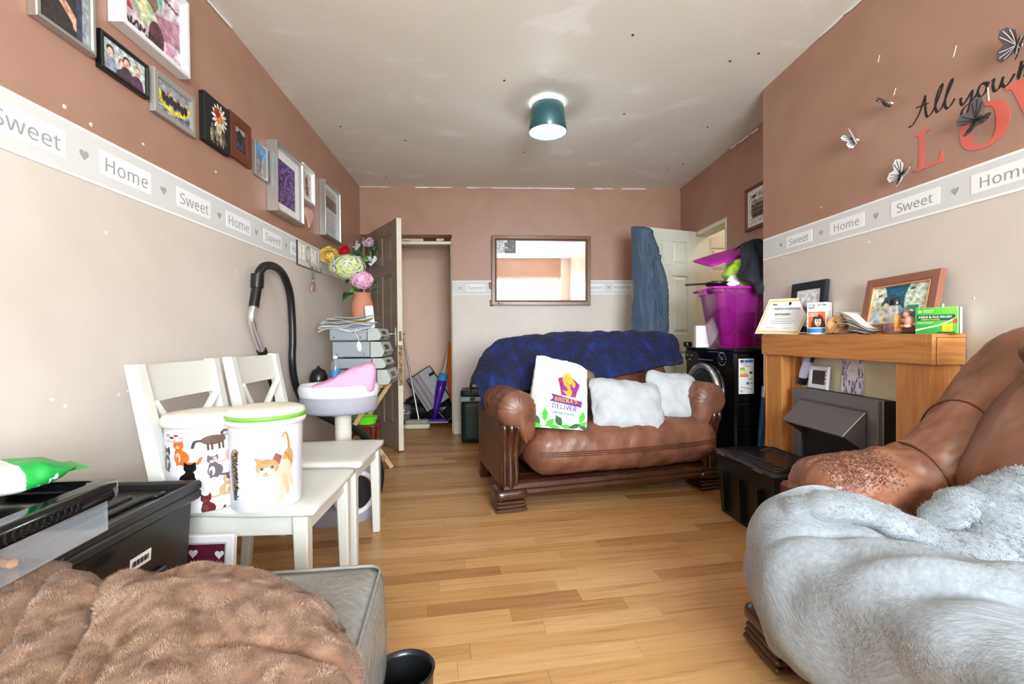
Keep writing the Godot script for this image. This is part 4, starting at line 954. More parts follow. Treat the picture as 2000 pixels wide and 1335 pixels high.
func left_side():
	# ---- the two food bins on the nearer chair
	var img = Image.create(1024, 512, false, Image.FORMAT_RGB8); img.fill(rgb(238, 239, 243))
	# kitten in ginger, stepping towards the viewer; a striped cat cut by the left edge
	var gi = rgb(204, 156, 106); var li = rgb(224, 202, 176)
	p_line(img, [Vector2(868, 190), Vector2(866, 120), Vector2(852, 66), Vector2(836, 88)], 7.0, rgb(198, 136, 76), 4.0)
	p_ell(img, 862, 238, 30, 78, gi, 0.1); p_ell(img, 838, 280, 40, 60, li, 0.3)
	p_line(img, [Vector2(862, 290), Vector2(880, 350), Vector2(888, 385)], 14.0, li, 8.0)
	p_line(img, [Vector2(836, 320), Vector2(838, 400), Vector2(826, 460)], 17.0, li, 11.0); p_line(img, [Vector2(846, 320), Vector2(862, 390), Vector2(862, 430)], 13.0, rgb(226, 190, 150), 9.0)
	for k in 5: p_line(img, [Vector2(846 + k * 8, 180 + k * 14), Vector2(862 + k * 6, 196 + k * 14)], 3.0, rgb(190, 124, 66))
	p_poly(img, [Vector2(712, 196), Vector2(748, 208), Vector2(734, 250)], gi); p_poly(img, [Vector2(806, 176), Vector2(836, 200), Vector2(822, 250), Vector2(790, 216)], rgb(150, 96, 84))
	p_ell(img, 770, 256, 50, 48, gi); p_ell(img, 768, 284, 34, 28, li); p_ell(img, 764, 222, 20, 14, rgb(198, 138, 78))
	for e in [[746, 262], [790, 256]]: p_ell(img, e[0], e[1], 12, 8, rgb(240, 240, 236)); p_ell(img, e[0], e[1], 8, 8, rgb(50, 70, 84)); p_ell(img, e[0] - 2, e[1] - 2, 2, 2, Color.WHITE)
	p_ell(img, 764, 290, 7, 5, rgb(206, 120, 112)); p_line(img, [Vector2(752, 300), Vector2(764, 304), Vector2(776, 299)], 2.0, rgb(170, 110, 90))
	var r = RandomNumberGenerator.new(); r.seed = 21
	p_ell(img, 604, 300, 26, 150, rgb(150, 128, 104)); p_ell(img, 606, 200, 30, 40, rgb(166, 140, 112)); p_poly(img, [Vector2(610, 140), Vector2(640, 160), Vector2(632, 196)], rgb(160, 120, 90))
	for k in 46: p_line(img, [Vector2(r.randf_range(584, 632), 170 + k * 6), Vector2(r.randf_range(590, 634), 176 + k * 6)], 3.2, rgb(44, 36, 30))
	p_ell(img, 618, 196, 6, 5, rgb(190, 180, 80))
	photo(img, 2, 0.05); skin("kitten_print", img, 0.3); M["kitten_print"].albedo_color = Color(0.9, 0.9, 0.91)
	img = Image.create(1024, 512, false, Image.FORMAT_RGB8); img.fill(rgb(238, 239, 243))
	var cats = [[568, 200, 150, rgb(64, 44, 58), rgb(222, 214, 214), 1], [666, 158, 150, rgb(214, 112, 44), rgb(240, 190, 150), -1], [690, 292, 160, rgb(20, 18, 20), rgb(20, 18, 20), 1], [806, 250, 140, rgb(110, 98, 104), rgb(236, 222, 222), -1], [880, 168, 140, rgb(214, 178, 178), rgb(238, 214, 210), 1], [850, 376, 126, rgb(206, 172, 132), rgb(240, 220, 190), 1], [776, 470, 130, rgb(106, 34, 40), rgb(120, 60, 60), -1], [610, 430, 120, rgb(160, 160, 168), rgb(214, 214, 218), 1], [920, 440, 150, rgb(128, 132, 142), rgb(190, 194, 200), -1], [925, 290, 120, rgb(90, 86, 104), rgb(160, 150, 160), 1], [460, 240, 130, rgb(120, 96, 80), rgb(220, 210, 200), 1], [330, 300, 130, rgb(214, 112, 44), rgb(240, 190, 150), 1], [180, 240, 130, rgb(30, 28, 30), rgb(60, 60, 60), -1]]
	for c in cats: p_cat(img, c[0], c[1], c[2], c[3], c[4], c[5])
	p_ell(img, 800, 96, 52, 28, rgb(110, 84, 74)); p_ell(img, 846, 62, 20, 20, rgb(110, 84, 74)); p_ell(img, 850, 66, 11, 10, rgb(220, 190, 180)); p_line(img, [Vector2(752, 96), Vector2(726, 100), Vector2(716, 132)], 7.0, rgb(80, 70, 74))
	for k in [776, 792, 822, 838]: p_line(img, [Vector2(k, 116), Vector2(k + 2, 150)], 5.0, rgb(90, 70, 62))
	for k in 4: p_ell(img, 596 + k * 24, 62 + (k % 2) * 12, 13, 7, [rgb(226, 120, 140), rgb(60, 70, 80), rgb(206, 60, 60), rgb(230, 170, 180)][k])
	p_line(img, [Vector2(586, 92), Vector2(640, 96), Vector2(690, 88)], 4.0, rgb(238, 176, 190))
	skin("cats_print", img, 0.3); M["cats_print"].albedo_color = Color(0.9, 0.9, 0.91)
	for b in [["cats_print", "cream", Vector3(-0.893, 0.457, -1.495), 31.0, "white cat food bin printed with many small cats, plain cream lid", false], ["kitten_print", "green", Vector3(-0.703, 0.457, -1.49), 25.0, "white cat food bin printed with a ginger kitten, lid with green band", true]]:
		var t = thing("food_bin", b[4], "bin", b[2], b[3], "cat print food bins on the chair")
		var prof = []
		for k in 17:
			var h = k / 16.0
			prof.append(Vector2(lerp(0.93, 1.0, h), h * 0.262))
		part("body", lathe(prof, 48, Vector3(0.106, 1, 0.112)), b[0], t)
		part("base", lathe([Vector2(0, 0.0), Vector2(0.9, 0.0), Vector2(0.93, 0.003)], 48, Vector3(0.106, 1, 0.112)), "white_plastic", t)
		part("rim", lathe([Vector2(0.99, 0.25), Vector2(1.07, 0.252), Vector2(1.09, 0.262), Vector2(1.06, 0.268), Vector2(0.9, 0.268)], 48, Vector3(0.106, 1, 0.112)), "cream_plastic", t)
		if b[5]:
			part("green_band", lathe([Vector2(1.05, 0.268), Vector2(1.085, 0.27), Vector2(1.085, 0.281), Vector2(1.04, 0.283)], 48, Vector3(0.106, 1, 0.112)), "green_plastic", t)
			part("lid", lathe([Vector2(1.06, 0.282), Vector2(1.05, 0.292), Vector2(0.9, 0.299), Vector2(0.5, 0.302), Vector2(0, 0.303)], 48, Vector3(0.106, 1, 0.112)), "cream_plastic", t)
		else: part("lid", lathe([Vector2(1.07, 0.266), Vector2(1.08, 0.274), Vector2(1.0, 0.284), Vector2(0.5, 0.288), Vector2(0, 0.289)], 48, Vector3(0.106, 1, 0.112)), "cream_plastic", t)
	# ---- cat tree behind the chairs and the pink bag on it
	var ct = thing("cat_tree", "grey plush cat tree with white-rimmed bed on a rope-wound post", "cat tree", V(-0.83, 0, 2.6))
	var dr = part("cave", lathe([Vector2(0.0, 0.0), Vector2(0.2, 0.0), Vector2(0.212, 0.02), Vector2(0.212, 0.3), Vector2(0.195, 0.325), Vector2(0, 0.33)], 40), "plush_grey", ct)
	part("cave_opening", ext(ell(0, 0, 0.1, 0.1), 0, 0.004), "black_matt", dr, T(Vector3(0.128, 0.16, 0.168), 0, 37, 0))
	part("opening_rim", tube(crv(ring_pts(0.105, 0.105), 32), 0.014, 8), "plush_white", dr, T(Vector3(0.13, 0.16, 0.17), 0, 37, 0))
	part("base_band", lathe([Vector2(0.214, 0.0), Vector2(0.218, 0.01), Vector2(0.218, 0.075), Vector2(0.212, 0.085)], 40), "plush_grey", ct)
	var pp = []
	for k in 41: pp.append(Vector2(0.043 + 0.0025 * abs(sin(k * PI / 2.0)), 0.33 + k * 0.0062))
	part("post", lathe(pp, 20), "sisal", ct, T(Vector3(0.02, 0, 0)))
	part("bed", lathe([Vector2(0, 0.56), Vector2(0.9, 0.56), Vector2(0.98, 0.575), Vector2(1.0, 0.62), Vector2(1.0, 0.655)], 40, Vector3(0.208, 1, 0.17)), "plush_grey", ct)
	part("bed_rim", lathe([Vector2(1.0, 0.652), Vector2(1.02, 0.67), Vector2(1.02, 0.7), Vector2(0.97, 0.716), Vector2(0.9, 0.7), Vector2(0.88, 0.63), Vector2(0, 0.62)], 40, Vector3(0.208, 1, 0.17)), "plush_white", ct)
	var pb = thing("pink_bag", "pale pink soft bag with hot pink bow lying in the cat tree bed", "bag", V(-0.80, 0.625, 2.57), 12)
	var nn = noise(101, 9.0, 2)
	part("bag_body", rbox(Vector3(0.33, 0.12, 0.2), 0.03, Vector3i(20, 10, 12), func(p, n): return Vector3(p.x + 0.04 * (p.y + 0.06) * 4.0 * 0.5, (p.y + 0.06) * lerp(0.42, 1.35, smoothstep(-0.17, 0.14, p.x)) + 0.0, p.z) + n * nn.get_noise_3d(p.x, p.y, p.z) * 0.012), "pink_cloth", pb, T(Vector3(0, 0.04, 0)))
	var rb = part("ribbon", tube(crv([Vector3(-0.03, 0.125, 0.06), Vector3(0.03, 0.16, 0.05), Vector3(0.09, 0.185, 0.02), Vector3(0.04, 0.165, -0.03), Vector3(-0.03, 0.135, -0.02), Vector3(-0.03, 0.125, 0.06)], 26), 0.009, 6, 0.4), "hot_pink", pb)
	part("ribbon_knot", rbox(Vector3(0.05, 0.02, 0.035), 0.009, Vector3i(6, 4, 4)), "hot_pink", rb, T(Vector3(-0.02, 0.128, 0.04), 0, 0, 18))
	# ---- upright vacuum with its long hose
	var bp = thing("black_pot", "black rounded pot behind the pink bag on the tray table", "pot", V(-1.115, 0.651, 3.08))
	part("pot_body", lathe([Vector2(0, 0.0), Vector2(0.05, 0.0), Vector2(0.058, 0.03), Vector2(0.056, 0.07), Vector2(0.04, 0.105), Vector2(0.015, 0.12), Vector2(0, 0.122)], 28), "black_plastic", bp)
	part("pot_knob", lathe([Vector2(0.006, 0.118), Vector2(0.012, 0.126), Vector2(0.008, 0.134), Vector2(0, 0.136)], 14), "black_plastic", bp)
	var vc = thing("vacuum_cleaner", "black vacuum cleaner with long hose and chrome wand by the left wall", "vacuum", V(-1.13, 0, 2.93))
	part("body", lathe([Vector2(0, 0.0), Vector2(0.1, 0.0), Vector2(0.105, 0.05), Vector2(0.1, 0.18), Vector2(0.07, 0.26), Vector2(0.03, 0.28), Vector2(0, 0.28)], 28), "black_plastic", vc)
	var O = V(-1.13, 0, 2.93)
	var hp = [V(-1.185, 1.285, 2.447), V(-1.18, 1.32, 2.46), V(-1.178, 1.352, 2.51), V(-1.178, 1.365, 2.607), V(-1.178, 1.338, 2.719), V(-1.18, 1.244, 2.81), V(-1.185, 1.124, 2.849), V(-1.185, 0.969, 2.858), V(-1.185, 0.846, 2.846), V(-1.185, 0.736, 2.865), V(-1.17, 0.64, 2.89), V(-1.1, 0.55, 2.86), V(-0.937, 0.462, 2.84), V(-0.808, 0.409, 2.84), V(-0.70, 0.35, 2.74), V(-0.625, 0.27, 2.62), V(-0.60, 0.2, 2.55), V(-0.62, 0.11, 2.53), V(-0.72, 0.05, 2.62), V(-0.9, 0.05, 2.86), V(-1.05, 0.08, 2.93)]
	for k in hp.size(): hp[k] -= O
	var cp = crv(hp, 300); var rr = []
	for k in 300: rr.append(0.0205 + 0.0016 * (k % 2))
	part("hose", tube(cp, rr, 12), "hose", vc)
	part("cuff", tube([V(-1.187, 1.30, 2.446) - O, V(-1.187, 1.23, 2.44) - O], 0.031, 16), "black_plastic", vc)
	part("handle_grip", tube([V(-1.187, 1.24, 2.44) - O, V(-1.19, 1.13, 2.41) - O], 0.0245, 14), "black_plastic", vc)
	part("wand", tube(crv([V(-1.19, 1.14, 2.412) - O, V(-1.192, 1.08, 2.392) - O, V(-1.192, 1.02, 2.41) - O, V(-1.192, 0.95, 2.455) - O, V(-1.192, 0.89, 2.5) - O], 24), 0.0185, 14), "chrome", vc)
	part("wand_collar", tube([V(-1.192, 0.91, 2.486) - O, V(-1.192, 0.87, 2.515) - O], 0.025, 14), "black_plastic", vc)
	part("tube", tube([V(-1.192, 0.88, 2.508) - O, V(-1.19, 0.45, 2.75) - O, V(-1.19, 0.05, 2.9) - O], 0.017, 12), "black_plastic", vc)
	# ---- folding tray table and what stands on it
	var tt = thing("tray_table", "folding pine tray table carrying the stack of grey machines", "table", V(-0.945, 0, 3.26))
	part("tabletop", box(Vector3(0.47, 0.02, 0.5), 0.006, Vector3(0, 0.64, 0)), "pine", tt)
	for z in [0.17, -0.2]:
		part("leg", bar(Vector3(-0.2, 0.63, z), Vector3(0.22, 0.0, z), 0.03, 0.02, 0.003, Vector3(0, 0, 1)), "pine", tt)
		part("leg", bar(Vector3(0.21, 0.63, z - 0.022), Vector3(-0.21, 0.0, z - 0.022), 0.03, 0.02, 0.003, Vector3(0, 0, 1)), "pine", tt)
	part("spreader", box(Vector3(0.024, 0.03, 0.35), 0.003, Vector3(0.165, 0.085, -0.015)), "pine", tt)
	part("spreader", box(Vector3(0.024, 0.03, 0.35), 0.003, Vector3(-0.16, 0.085, -0.035)), "pine", tt)
	var y = 0.651
	var us = [[0.105, 0.03, "bottom machine of the grey stack on the tray table, big dial window"], [0.072, 0.0, "thin grey machine, second up in the stack on the tray table"], [0.108, -0.012, "deep grey machine, third up in the stack on the tray table"], [0.086, -0.03, "top machine of the grey stack, under the newspapers"]]
	for u in us:
		var t = thing("grey_machine", u[2], "machine", V(-0.9 + u[1], y, 3.27), 0.0, "grey machines stacked on the tray table")
		part("case", box(Vector3(0.25, u[0] - 0.006, 0.3), 0.004, Vector3(0, u[0] / 2, 0)), "unit_grey", t)
		var s = ST(); s_ext(s, [Vector2(0.125, 0.0), Vector2(0.2, 0.004), Vector2(0.215, u[0] * 0.35), Vector2(0.19, u[0] * 0.95), Vector2(0.125, u[0] - 0.003)], -0.15, 0.15)
		var bz = part("bezel", done(s), "unit_bezel", t)
		var nrm = Vector2(u[0] * 0.6, 0.025).normalized()
		var fx = Transform3D(Basis(Vector3(0, 0, -1), Vector3(-nrm.y, nrm.x, 0), Vector3(nrm.x, nrm.y, 0)), Vector3(0.203, u[0] * 0.62, 0.02))
		part("window", box(Vector3(0.12, u[0] * 0.34, 0.004), 0.002), "dark_window", bz, fx)
		part("knob", lathe([Vector2(0, 0), Vector2(0.011, 0), Vector2(0.009, 0.014), Vector2(0, 0.014)], 14), "steel", bz, Transform3D(Basis(Vector3(0, 0, -1), Vector3(nrm.x, nrm.y, 0), Vector3(-nrm.y, nrm.x, 0)), Vector3(0.205, u[0] * 0.5, -0.09)))
		for q in 3: part("slot", box(Vector3(0.05, 0.005, 0.004), 0.001), "dark_window", bz, Transform3D(fx.basis, Vector3(0.2125, u[0] * (0.2 + 0.05 * q), 0.09)))
		part("seam", box(Vector3(0.005, u[0] - 0.008, 0.301), 0.0, Vector3(0.122, u[0] / 2, 0)), "dark_window", t)
		for q in [-0.095, 0.08]: part("screw", lathe([Vector2(0, 0.002), Vector2(0.006, 0.0015), Vector2(0.006, 0)], 10), "steel", t, T(Vector3(q, 0.022, 0.15), 90))
		y += u[0] + 0.004
	# loose papers on top
	var top = y
	var n2 = noise(111, 5.0, 2)
	for k in 9:
		var g = []
		var w: float = [0.36, 0.34, 0.3, 0.35, 0.3, 0.33, 0.28, 0.3, 0.24][k]
		for j in 7:
			var rw = []
			for i in 13:
				var a = (i / 12.0 - 0.5) * w; var b = (j / 6.0 - 0.5) * 0.24
				rw.append(Vector3(a, 0.006 + n2.get_noise_2d(a * 2.0 + k * 3.0, b) * 0.004 + 0.02 * pow(max(0.0, -a - 0.06) / 0.1, 2.0) * (-0.6 if k < 4 else 0.1) + (0.18 * max(a, 0.0) * max(0.0, k - 5) / 4.0) - 0.5 * [0.9, 1.0, 0.55, 0.8, 0.35, 0.6, 0.3, 0.5, 0.2][k] * max(0.0, b - 0.055 + 0.03 * sin(a * 17.0 + k)), b - 0.25 * max(0.0, b - 0.07)))
			g.append(rw)
		single("newspaper", gridmesh(g, 0.004), ["paper", "newsprint", "paper", "newsprint", "paper", "newsprint", "yellow_print", "paper", "newsprint"][k], ["bottom sheet of the loose papers on the grey machine stack", "second newspaper up on the grey machine stack", "third paper up on the grey machine stack", "grey newspaper in the middle of the pile on the stack", "white flyer in the middle of the pile on the stack", "grey newspaper just below the yellow flyer on the stack", "yellow and black flyer in the paper pile on the stack", "white sheet just above the yellow flyer on the stack", "curled newspaper at the top of the paper pile"][k], "newspaper", T(Vector3(-0.95 + [0, 0.01, -0.02, 0, 0.03, 0.0, 0.03, 0.02, 0.03][k], top + k * 0.0075, -3.22), 0, [2, -6, 8, -3, 12, 0, -4, 6, 16][k], 0), "newspapers on the grey machines")
	var tg = thing("white_tag", "white oval tag hanging on a strip down the grey machines", "tag", V(-0.862, 1.01, 3.105))
	part("strip", tube(crv([Vector3(-0.012, 0.02, 0), Vector3(-0.018, -0.01, 0.002), Vector3(0.0, -0.045, 0.003), Vector3(0.004, -0.07, 0.003)], 14), 0.006, 6, 0.3), "white_plastic", tg)
	part("oval", ext(ell(0.006, -0.1, 0.015, 0.034, 20, 0.12), 0, 0.005), "white_plastic", tg)
	# vase of artificial flowers
	var vs = thing("flower_vase", "terracotta vase on top of the grey machines holding artificial flowers", "vase", V(-0.885, top, 3.3))
	part("vase_body", lathe([Vector2(0, 0), Vector2(0.05, 0), Vector2(0.064, 0.05), Vector2(0.074, 0.12), Vector2(0.072, 0.17), Vector2(0.056, 0.215), Vector2(0.054, 0.23), Vector2(0.06, 0.245), Vector2(0.05, 0.245), Vector2(0.046, 0.2), Vector2(0, 0.19)], 32), "terracotta", vs)
	var B = V(-0.885, top + 0.2, 3.3)
	flower("yellow", "large yellow artificial rose leaning left in the terracotta vase", B, V(-1.085, 1.54, 3.22), 0.075, "petal_yellow", 26)
	flower("red", "small red artificial rose behind the pale hydrangea in the vase", B, V(-0.975, 1.565, 3.2), 0.046, "petal_red", 16)
	cluster("hydrangea", "pale green artificial hydrangea head in the middle of the vase", B, V(-0.955, 1.452, 3.2), 0.112, 0.075, "petal_green", 90)
	cluster("pink_flower", "pink artificial flower head drooping over the vase's right rim", B, V(-0.86, 1.362, 3.2), 0.072, 0.055, "petal_pink", 60)
	flower("pale", "pale artificial bloom standing behind the red rose in the vase", B, V(-0.93, 1.52, 3.36), 0.045, "butterfly_silver", 14)
	var fo = thing("foliage", "dark green artificial leaves among the flowers in the vase", "leaves", B)
	var rg = RandomNumberGenerator.new(); rg.seed = 31
	for k in 34:
		var d = Vector3(rg.randf_range(-0.13, 0.07), rg.randf_range(0.03, 0.33), rg.randf_range(-0.09, 0.03))
		if d.y > 0.2: d.x -= 0.04
		part("leaf", leaf_mesh(rg.randf_range(0.05, 0.085), 0.035), "leaf" if k % 4 else "leaf_light", fo, Transform3D(Basis.from_euler(Vector3(rg.randf_range(-0.9, 0.9), rg.randf_range(-3, 3), rg.randf_range(-1.2, 1.2))), d))
	single("white_slab", box(Vector3(0.055, 0.15, 0.018), 0.006, Vector3(0, 0.075, 0)), "white_plastic", "white upright plastic slab leaning on the terracotta vase", "box", T(V(-0.795, top, 3.17), -10, 12, 5))
	var bt = thing("water_bottle", "small clear water bottle with blue label behind the pink bag", "bottle", V(-1.0, 0.651, 3.06))
	part("bottle_body", lathe([Vector2(0, 0), Vector2(0.028, 0), Vector2(0.03, 0.02), Vector2(0.03, 0.13), Vector2(0.024, 0.155), Vector2(0.012, 0.172), Vector2(0.012, 0.19)], 20), "clear", bt)
	part("label", lathe([Vector2(0.0305, 0.06), Vector2(0.0305, 0.11)], 20), "tape_blue", bt)
	part("cap", lathe([Vector2(0.014, 0.182), Vector2(0.014, 0.2), Vector2(0, 0.201)], 14), "white_plastic", bt)
	# stool with a green tray under the table
	var so = thing("small_stool", "dark brown turned-leg stool under the folding tray table", "stool", V(-0.90, 0, 3.30))
	part("seat", rbox(Vector3(0.24, 0.024, 0.2), 0.01, Vector3i(8, 4, 8)), "stool_wood", so, T(Vector3(0, 0.355, 0)))
	for z in [-0.075, 0.075]: part("apron", box(Vector3(0.2, 0.05, 0.012), 0.002, Vector3(0, 0.318, z)), "stool_wood", so)
	for x in [-0.095, 0.095]:
		part("apron", box(Vector3(0.012, 0.05, 0.15), 0.002, Vector3(x, 0.318, 0)), "stool_wood", so)
		for z in [-0.075, 0.075]:
			part("leg", lathe([Vector2(0.008, 0), Vector2(0.013, 0.02), Vector2(0.009, 0.07), Vector2(0.017, 0.1), Vector2(0.01, 0.13), Vector2(0.018, 0.17), Vector2(0.012, 0.2), Vector2(0.018, 0.225), Vector2(0.011, 0.24), Vector2(0.018, 0.26), Vector2(0.018, 0.345)], 14), "stool_wood", so, T(Vector3(x, 0, z)))
	var gt = thing("green_tray", "lime green plastic dish on the small brown stool", "dish", V(-0.87, 0.367, 3.28))
	part("dish_wall", lathe([Vector2(0.85, 0), Vector2(1.0, 0.045), Vector2(1.04, 0.05), Vector2(0.96, 0.05), Vector2(0.82, 0.008)], 28, Vector3(0.085, 1, 0.07)), "lime", gt)
	part("dish_floor", lathe([Vector2(0, 0.001), Vector2(0.86, 0.001), Vector2(0.84, 0.01), Vector2(0, 0.01)], 28, Vector3(0.085, 1, 0.07)), "lime", gt)
	# rose stem and heart hanging on the cupboard door
	var A = V(-0.758, 0, 3.911); var leaf = Vector3(-0.442, 0, -0.69).normalized(); var nr = leaf.cross(Vector3.UP)
	if nr.z < 0: nr = -nr
	var db = Basis(-leaf, Vector3.UP, nr)
	var rs = thingx("hanging_rose", "pale pink fabric rose with green leaves hanging on the open left door", "flower", Transform3D(db * Basis(Vector3.UP, deg_to_rad(55)), V(-1.012, 1.80, 4.308) + nr * 0.075))
	part("stem", tube(crv([Vector3(0.0, 0.02, 0), Vector3(-0.015, -0.1, 0), Vector3(-0.05, -0.2, 0), Vector3(-0.045, -0.36, 0)], 14), 0.004, 6), "leaf", rs)
	petals(rs, Vector3(0, 0.035, 0.01), 0.06, "petal_pale", 15, 3)
	for l in [[-0.07, -0.06, 40], [0.05, -0.05, -40], [-0.09, -0.15, 70], [-0.1, -0.1, 120], [0.03, -0.12, -90]]: part("leaf", leaf_mesh(0.085, 0.055), "leaf", rs, T(Vector3(l[0], l[1], 0.012), 70, 0, l[2]))
	var hh = thingx("hanging_heart", "white wooden heart hanging below the pale rose on the door", "ornament", Transform3D(db * Basis(Vector3.UP, deg_to_rad(50)), V(-1.016, 1.665, 4.313) + nr * 0.06))
	part("heart", ext(heart(0.115, 0.1), -0.006, 0.006), "plush_white", hh); part("rosette", lathe([Vector2(0, 0.004), Vector2(0.014, 0.003), Vector2(0.016, 0)], 14), "heart_ink", hh, T(Vector3(0.0, 0.0, 0.006), 90)); part("cord", tube([Vector3(0, 0.035, 0), Vector3(0.0, 0.09, 0.0)], 0.002, 5), "white_plastic", hh)
	# ---- black lidded box in front of the chairs, clear tray on it, wipes, brush
	var bx = thing("storage_box", "large black lidded plastic storage box with barcode sticker at left", "storage box", V(-1.02, 0, 0.98))
	var s = ST(); s_taper(s, Vector3(0, 0, 0), Vector3(0, 0.545, 0), 0.34, 0.395, 0.62, 0.67)
	part("body", done(s), "black_plastic", bx)
	for z in [-0.2, -0.07, 0.07, 0.2]: part("rib", bar(Vector3(0.172, 0.02, z), Vector3(0.197, 0.4, z), 0.05, 0.012, 0.004), "black_plastic", bx)
	part("rim", box(Vector3(0.43, 0.03, 0.705), 0.008, Vector3(0, 0.54, 0)), "dark_lid", bx)
	s = ST()
	for q in [[Vector3(0.205, 0.563, 0), Vector3(0.02, 0.026, 0.705)], [Vector3(-0.205, 0.563, 0), Vector3(0.02, 0.026, 0.705)], [Vector3(0, 0.563, 0.342), Vector3(0.42, 0.026, 0.02)], [Vector3(0, 0.563, -0.342), Vector3(0.42, 0.026, 0.02)]]: s_box(s, q[0], q[1], 0.006)
	var ld = part("lid", done(s), "dark_lid", bx)
	for k in 5: part("lid_ridge", tube(crv([Vector3(0.13 - k * 0.05, 0.558, 0.3), Vector3(0.13 - k * 0.05, 0.56, -0.2), Vector3(0.13 - k * 0.05 + 0.02, 0.56, -0.27), Vector3(0.15, 0.56, -0.29 + k * 0.0)], 20) if k < 1 else [Vector3(0.13 - k * 0.05, 0.558, 0.3), Vector3(0.13 - k * 0.05, 0.558, -0.27)], 0.007, 8, 0.8), "dark_lid", ld)
	var lb = part("barcode_label", box(Vector3(0.001, 0.028, 0.062), 0.0, Vector3(0.2, 0.49, -0.09)), "paper", bx, T(Vector3(0.002, 0, 0), 0, 0, -4))
	for k in 14: part("bar", box(Vector3(0.0006, 0.012, 0.0012 + 0.001 * (k % 3)), 0.0, Vector3(0.2008, 0.49, -0.065 - k * 0.0036)), "ink_black", lb)
	var tr = thing("clear_tray", "clear plastic tray with black rimmed lid on the black storage box", "tray", V(-0.955, 0.577, 0.8), 3)
	s = ST()
	for q in [[Vector3(0.175, 0.04, 0), Vector3(0.004, 0.08, 0.36)], [Vector3(-0.175, 0.04, 0), Vector3(0.004, 0.08, 0.36)], [Vector3(0, 0.04, 0.18), Vector3(0.35, 0.08, 0.004)], [Vector3(0, 0.04, -0.18), Vector3(0.35, 0.08, 0.004)], [Vector3(0, 0.002, 0), Vector3(0.35, 0.004, 0.36)]]: s_box(s, q[0], q[1], 0.001)
	part("tray_body", done(s), "clear", tr)
	s = ST()
	var orr = rrect(0.4, 0.42, 0.05, 6); var irr = rrect(0.32, 0.34, 0.03, 6)
	for k in orr.size():
		var l: int = (k + 1) % orr.size()
		var f = func(p, yy): return Vector3(p.x, yy, p.y)
		q4(s, f.call(orr[k], 0.072), f.call(orr[l], 0.072), f.call(orr[l], 0.098), f.call(orr[k], 0.098)); q4(s, f.call(orr[k], 0.098), f.call(orr[l], 0.098), f.call(irr[l], 0.104), f.call(irr[k], 0.104)); q4(s, f.call(irr[k], 0.104), f.call(irr[l], 0.104), f.call(irr[l], 0.08), f.call(irr[k], 0.08))
	s_box(s, Vector3(0, 0.08, 0), Vector3(0.33, 0.006, 0.35), 0.001)
	var tl = part("tray_lid", done(s), "black_gloss", tr)
	for k in 12: part("grip_rib", box(Vector3(0.006, 0.02, 0.006), 0.002, Vector3(0.2, 0.085, -0.08 + k * 0.014)), "black_gloss", tl)
	for q in [[0.1, 0.012, 0.05, "orange_label", 30], [0.13, 0.012, -0.04, "orange_label", -20], [0.08, 0.014, 0.1, "hot_pink", 50], [0.12, 0.01, 0.12, "pink_cloth", 10], [0.0, 0.012, -0.08, "clay_blue", 70]]:
		single("craft_stick", box(Vector3(0.1, 0.014, 0.016), 0.004), q[3], {"orange_label": ("orange stick nearer the camera inside the clear tray" if q[2] > 0 else "orange stick farther from the camera inside the clear tray"), "hot_pink": "hot pink stick inside the clear tray", "pink_cloth": "pale pink stick inside the clear tray", "clay_blue": "dark blue stick at the back of the clear tray"}[q[3]], "stick", T(V(-0.955 + q[0] * 0.75, 0.577 + q[1], 0.8 - q[2]), 0, q[4], 0), "sticks in the clear tray")
	var wp = thing("wipes_pack", "white and green flow-wrapped pack of wipes on the clear tray", "pack", V(-0.965, 0.684, 0.87), 58)
	var wn = noise(121, 16.0, 2)
	part("pack_body", rbox(Vector3(0.3, 0.055, 0.15), 0.026, Vector3i(24, 6, 14), func(p, n): return Vector3(p.x, p.y * (1.0 - 0.7 * pow(abs(p.x) / 0.15, 3.0)), p.z * (1.0 - 0.2 * pow(abs(p.x) / 0.15, 4.0))) + n * wn.get_noise_3d(p.x, p.y, p.z) * 0.006), "white_plastic", wp, T(Vector3(0, 0.026, 0)))
	part("green_end", rbox(Vector3(0.1, 0.058, 0.152), 0.027, Vector3i(16, 6, 14), func(p, n): var x: float = p.x + 0.11; return Vector3(p.x, p.y * (1.0 - 0.7 * pow(abs(x) / 0.15, 3.0)), p.z * (1.0 - 0.22 * pow(abs(x) / 0.15, 4.0))) + n * wn.get_noise_3d(x, p.y, p.z) * 0.006), mat("wipes_green", rgb(24, 150, 62), 0.35), wp, T(Vector3(0.11, 0.027, 0)))
	part("end_seal", box(Vector3(0.03, 0.002, 0.1), 0.0, Vector3(0.165, 0.022, 0)), "wipes_green", wp)
	var hb = thing("blue_bone_toy", "dark blue knobbly ended toy on the tray lid beside the wipes", "toy", V(-0.87, 0.678, 0.72), 52)
	part("shaft", tube([Vector3(-0.09, 0, 0), Vector3(0.04, 0, 0)], 0.011, 10), "blue_plastic", hb)
	for q in [[0.05, 0, 0.014], [0.05, 0, -0.014], [0.068, 0.006, 0.0], [0.075, 0, 0.018], [0.08, 0.002, -0.016]]: part("knob", lathe([Vector2(0, -0.016), Vector2(0.011, -0.011), Vector2(0.016, 0), Vector2(0.011, 0.011), Vector2(0, 0.016)], 12), "blue_plastic", hb, T(Vector3(q[0], q[1], q[2])))
	# framed hearts leaning under the chair
	var hf = thingx("heart_picture", "white framed maroon picture of hearts leaning under the white chair", "picture", T(V(-0.905, 0.002, 1.37), -6, 0, 0))
	part("frame", frame_mesh(0.30, 0.39, 0.026, 0.02), "white_plastic", hf, T(Vector3(0, 0.195, 0)))
	var hfp = part("print", box(Vector3(0.26, 0.35, 0.004), 0.0, Vector3(0, 0.195, 0.006)), "maroon", hf)
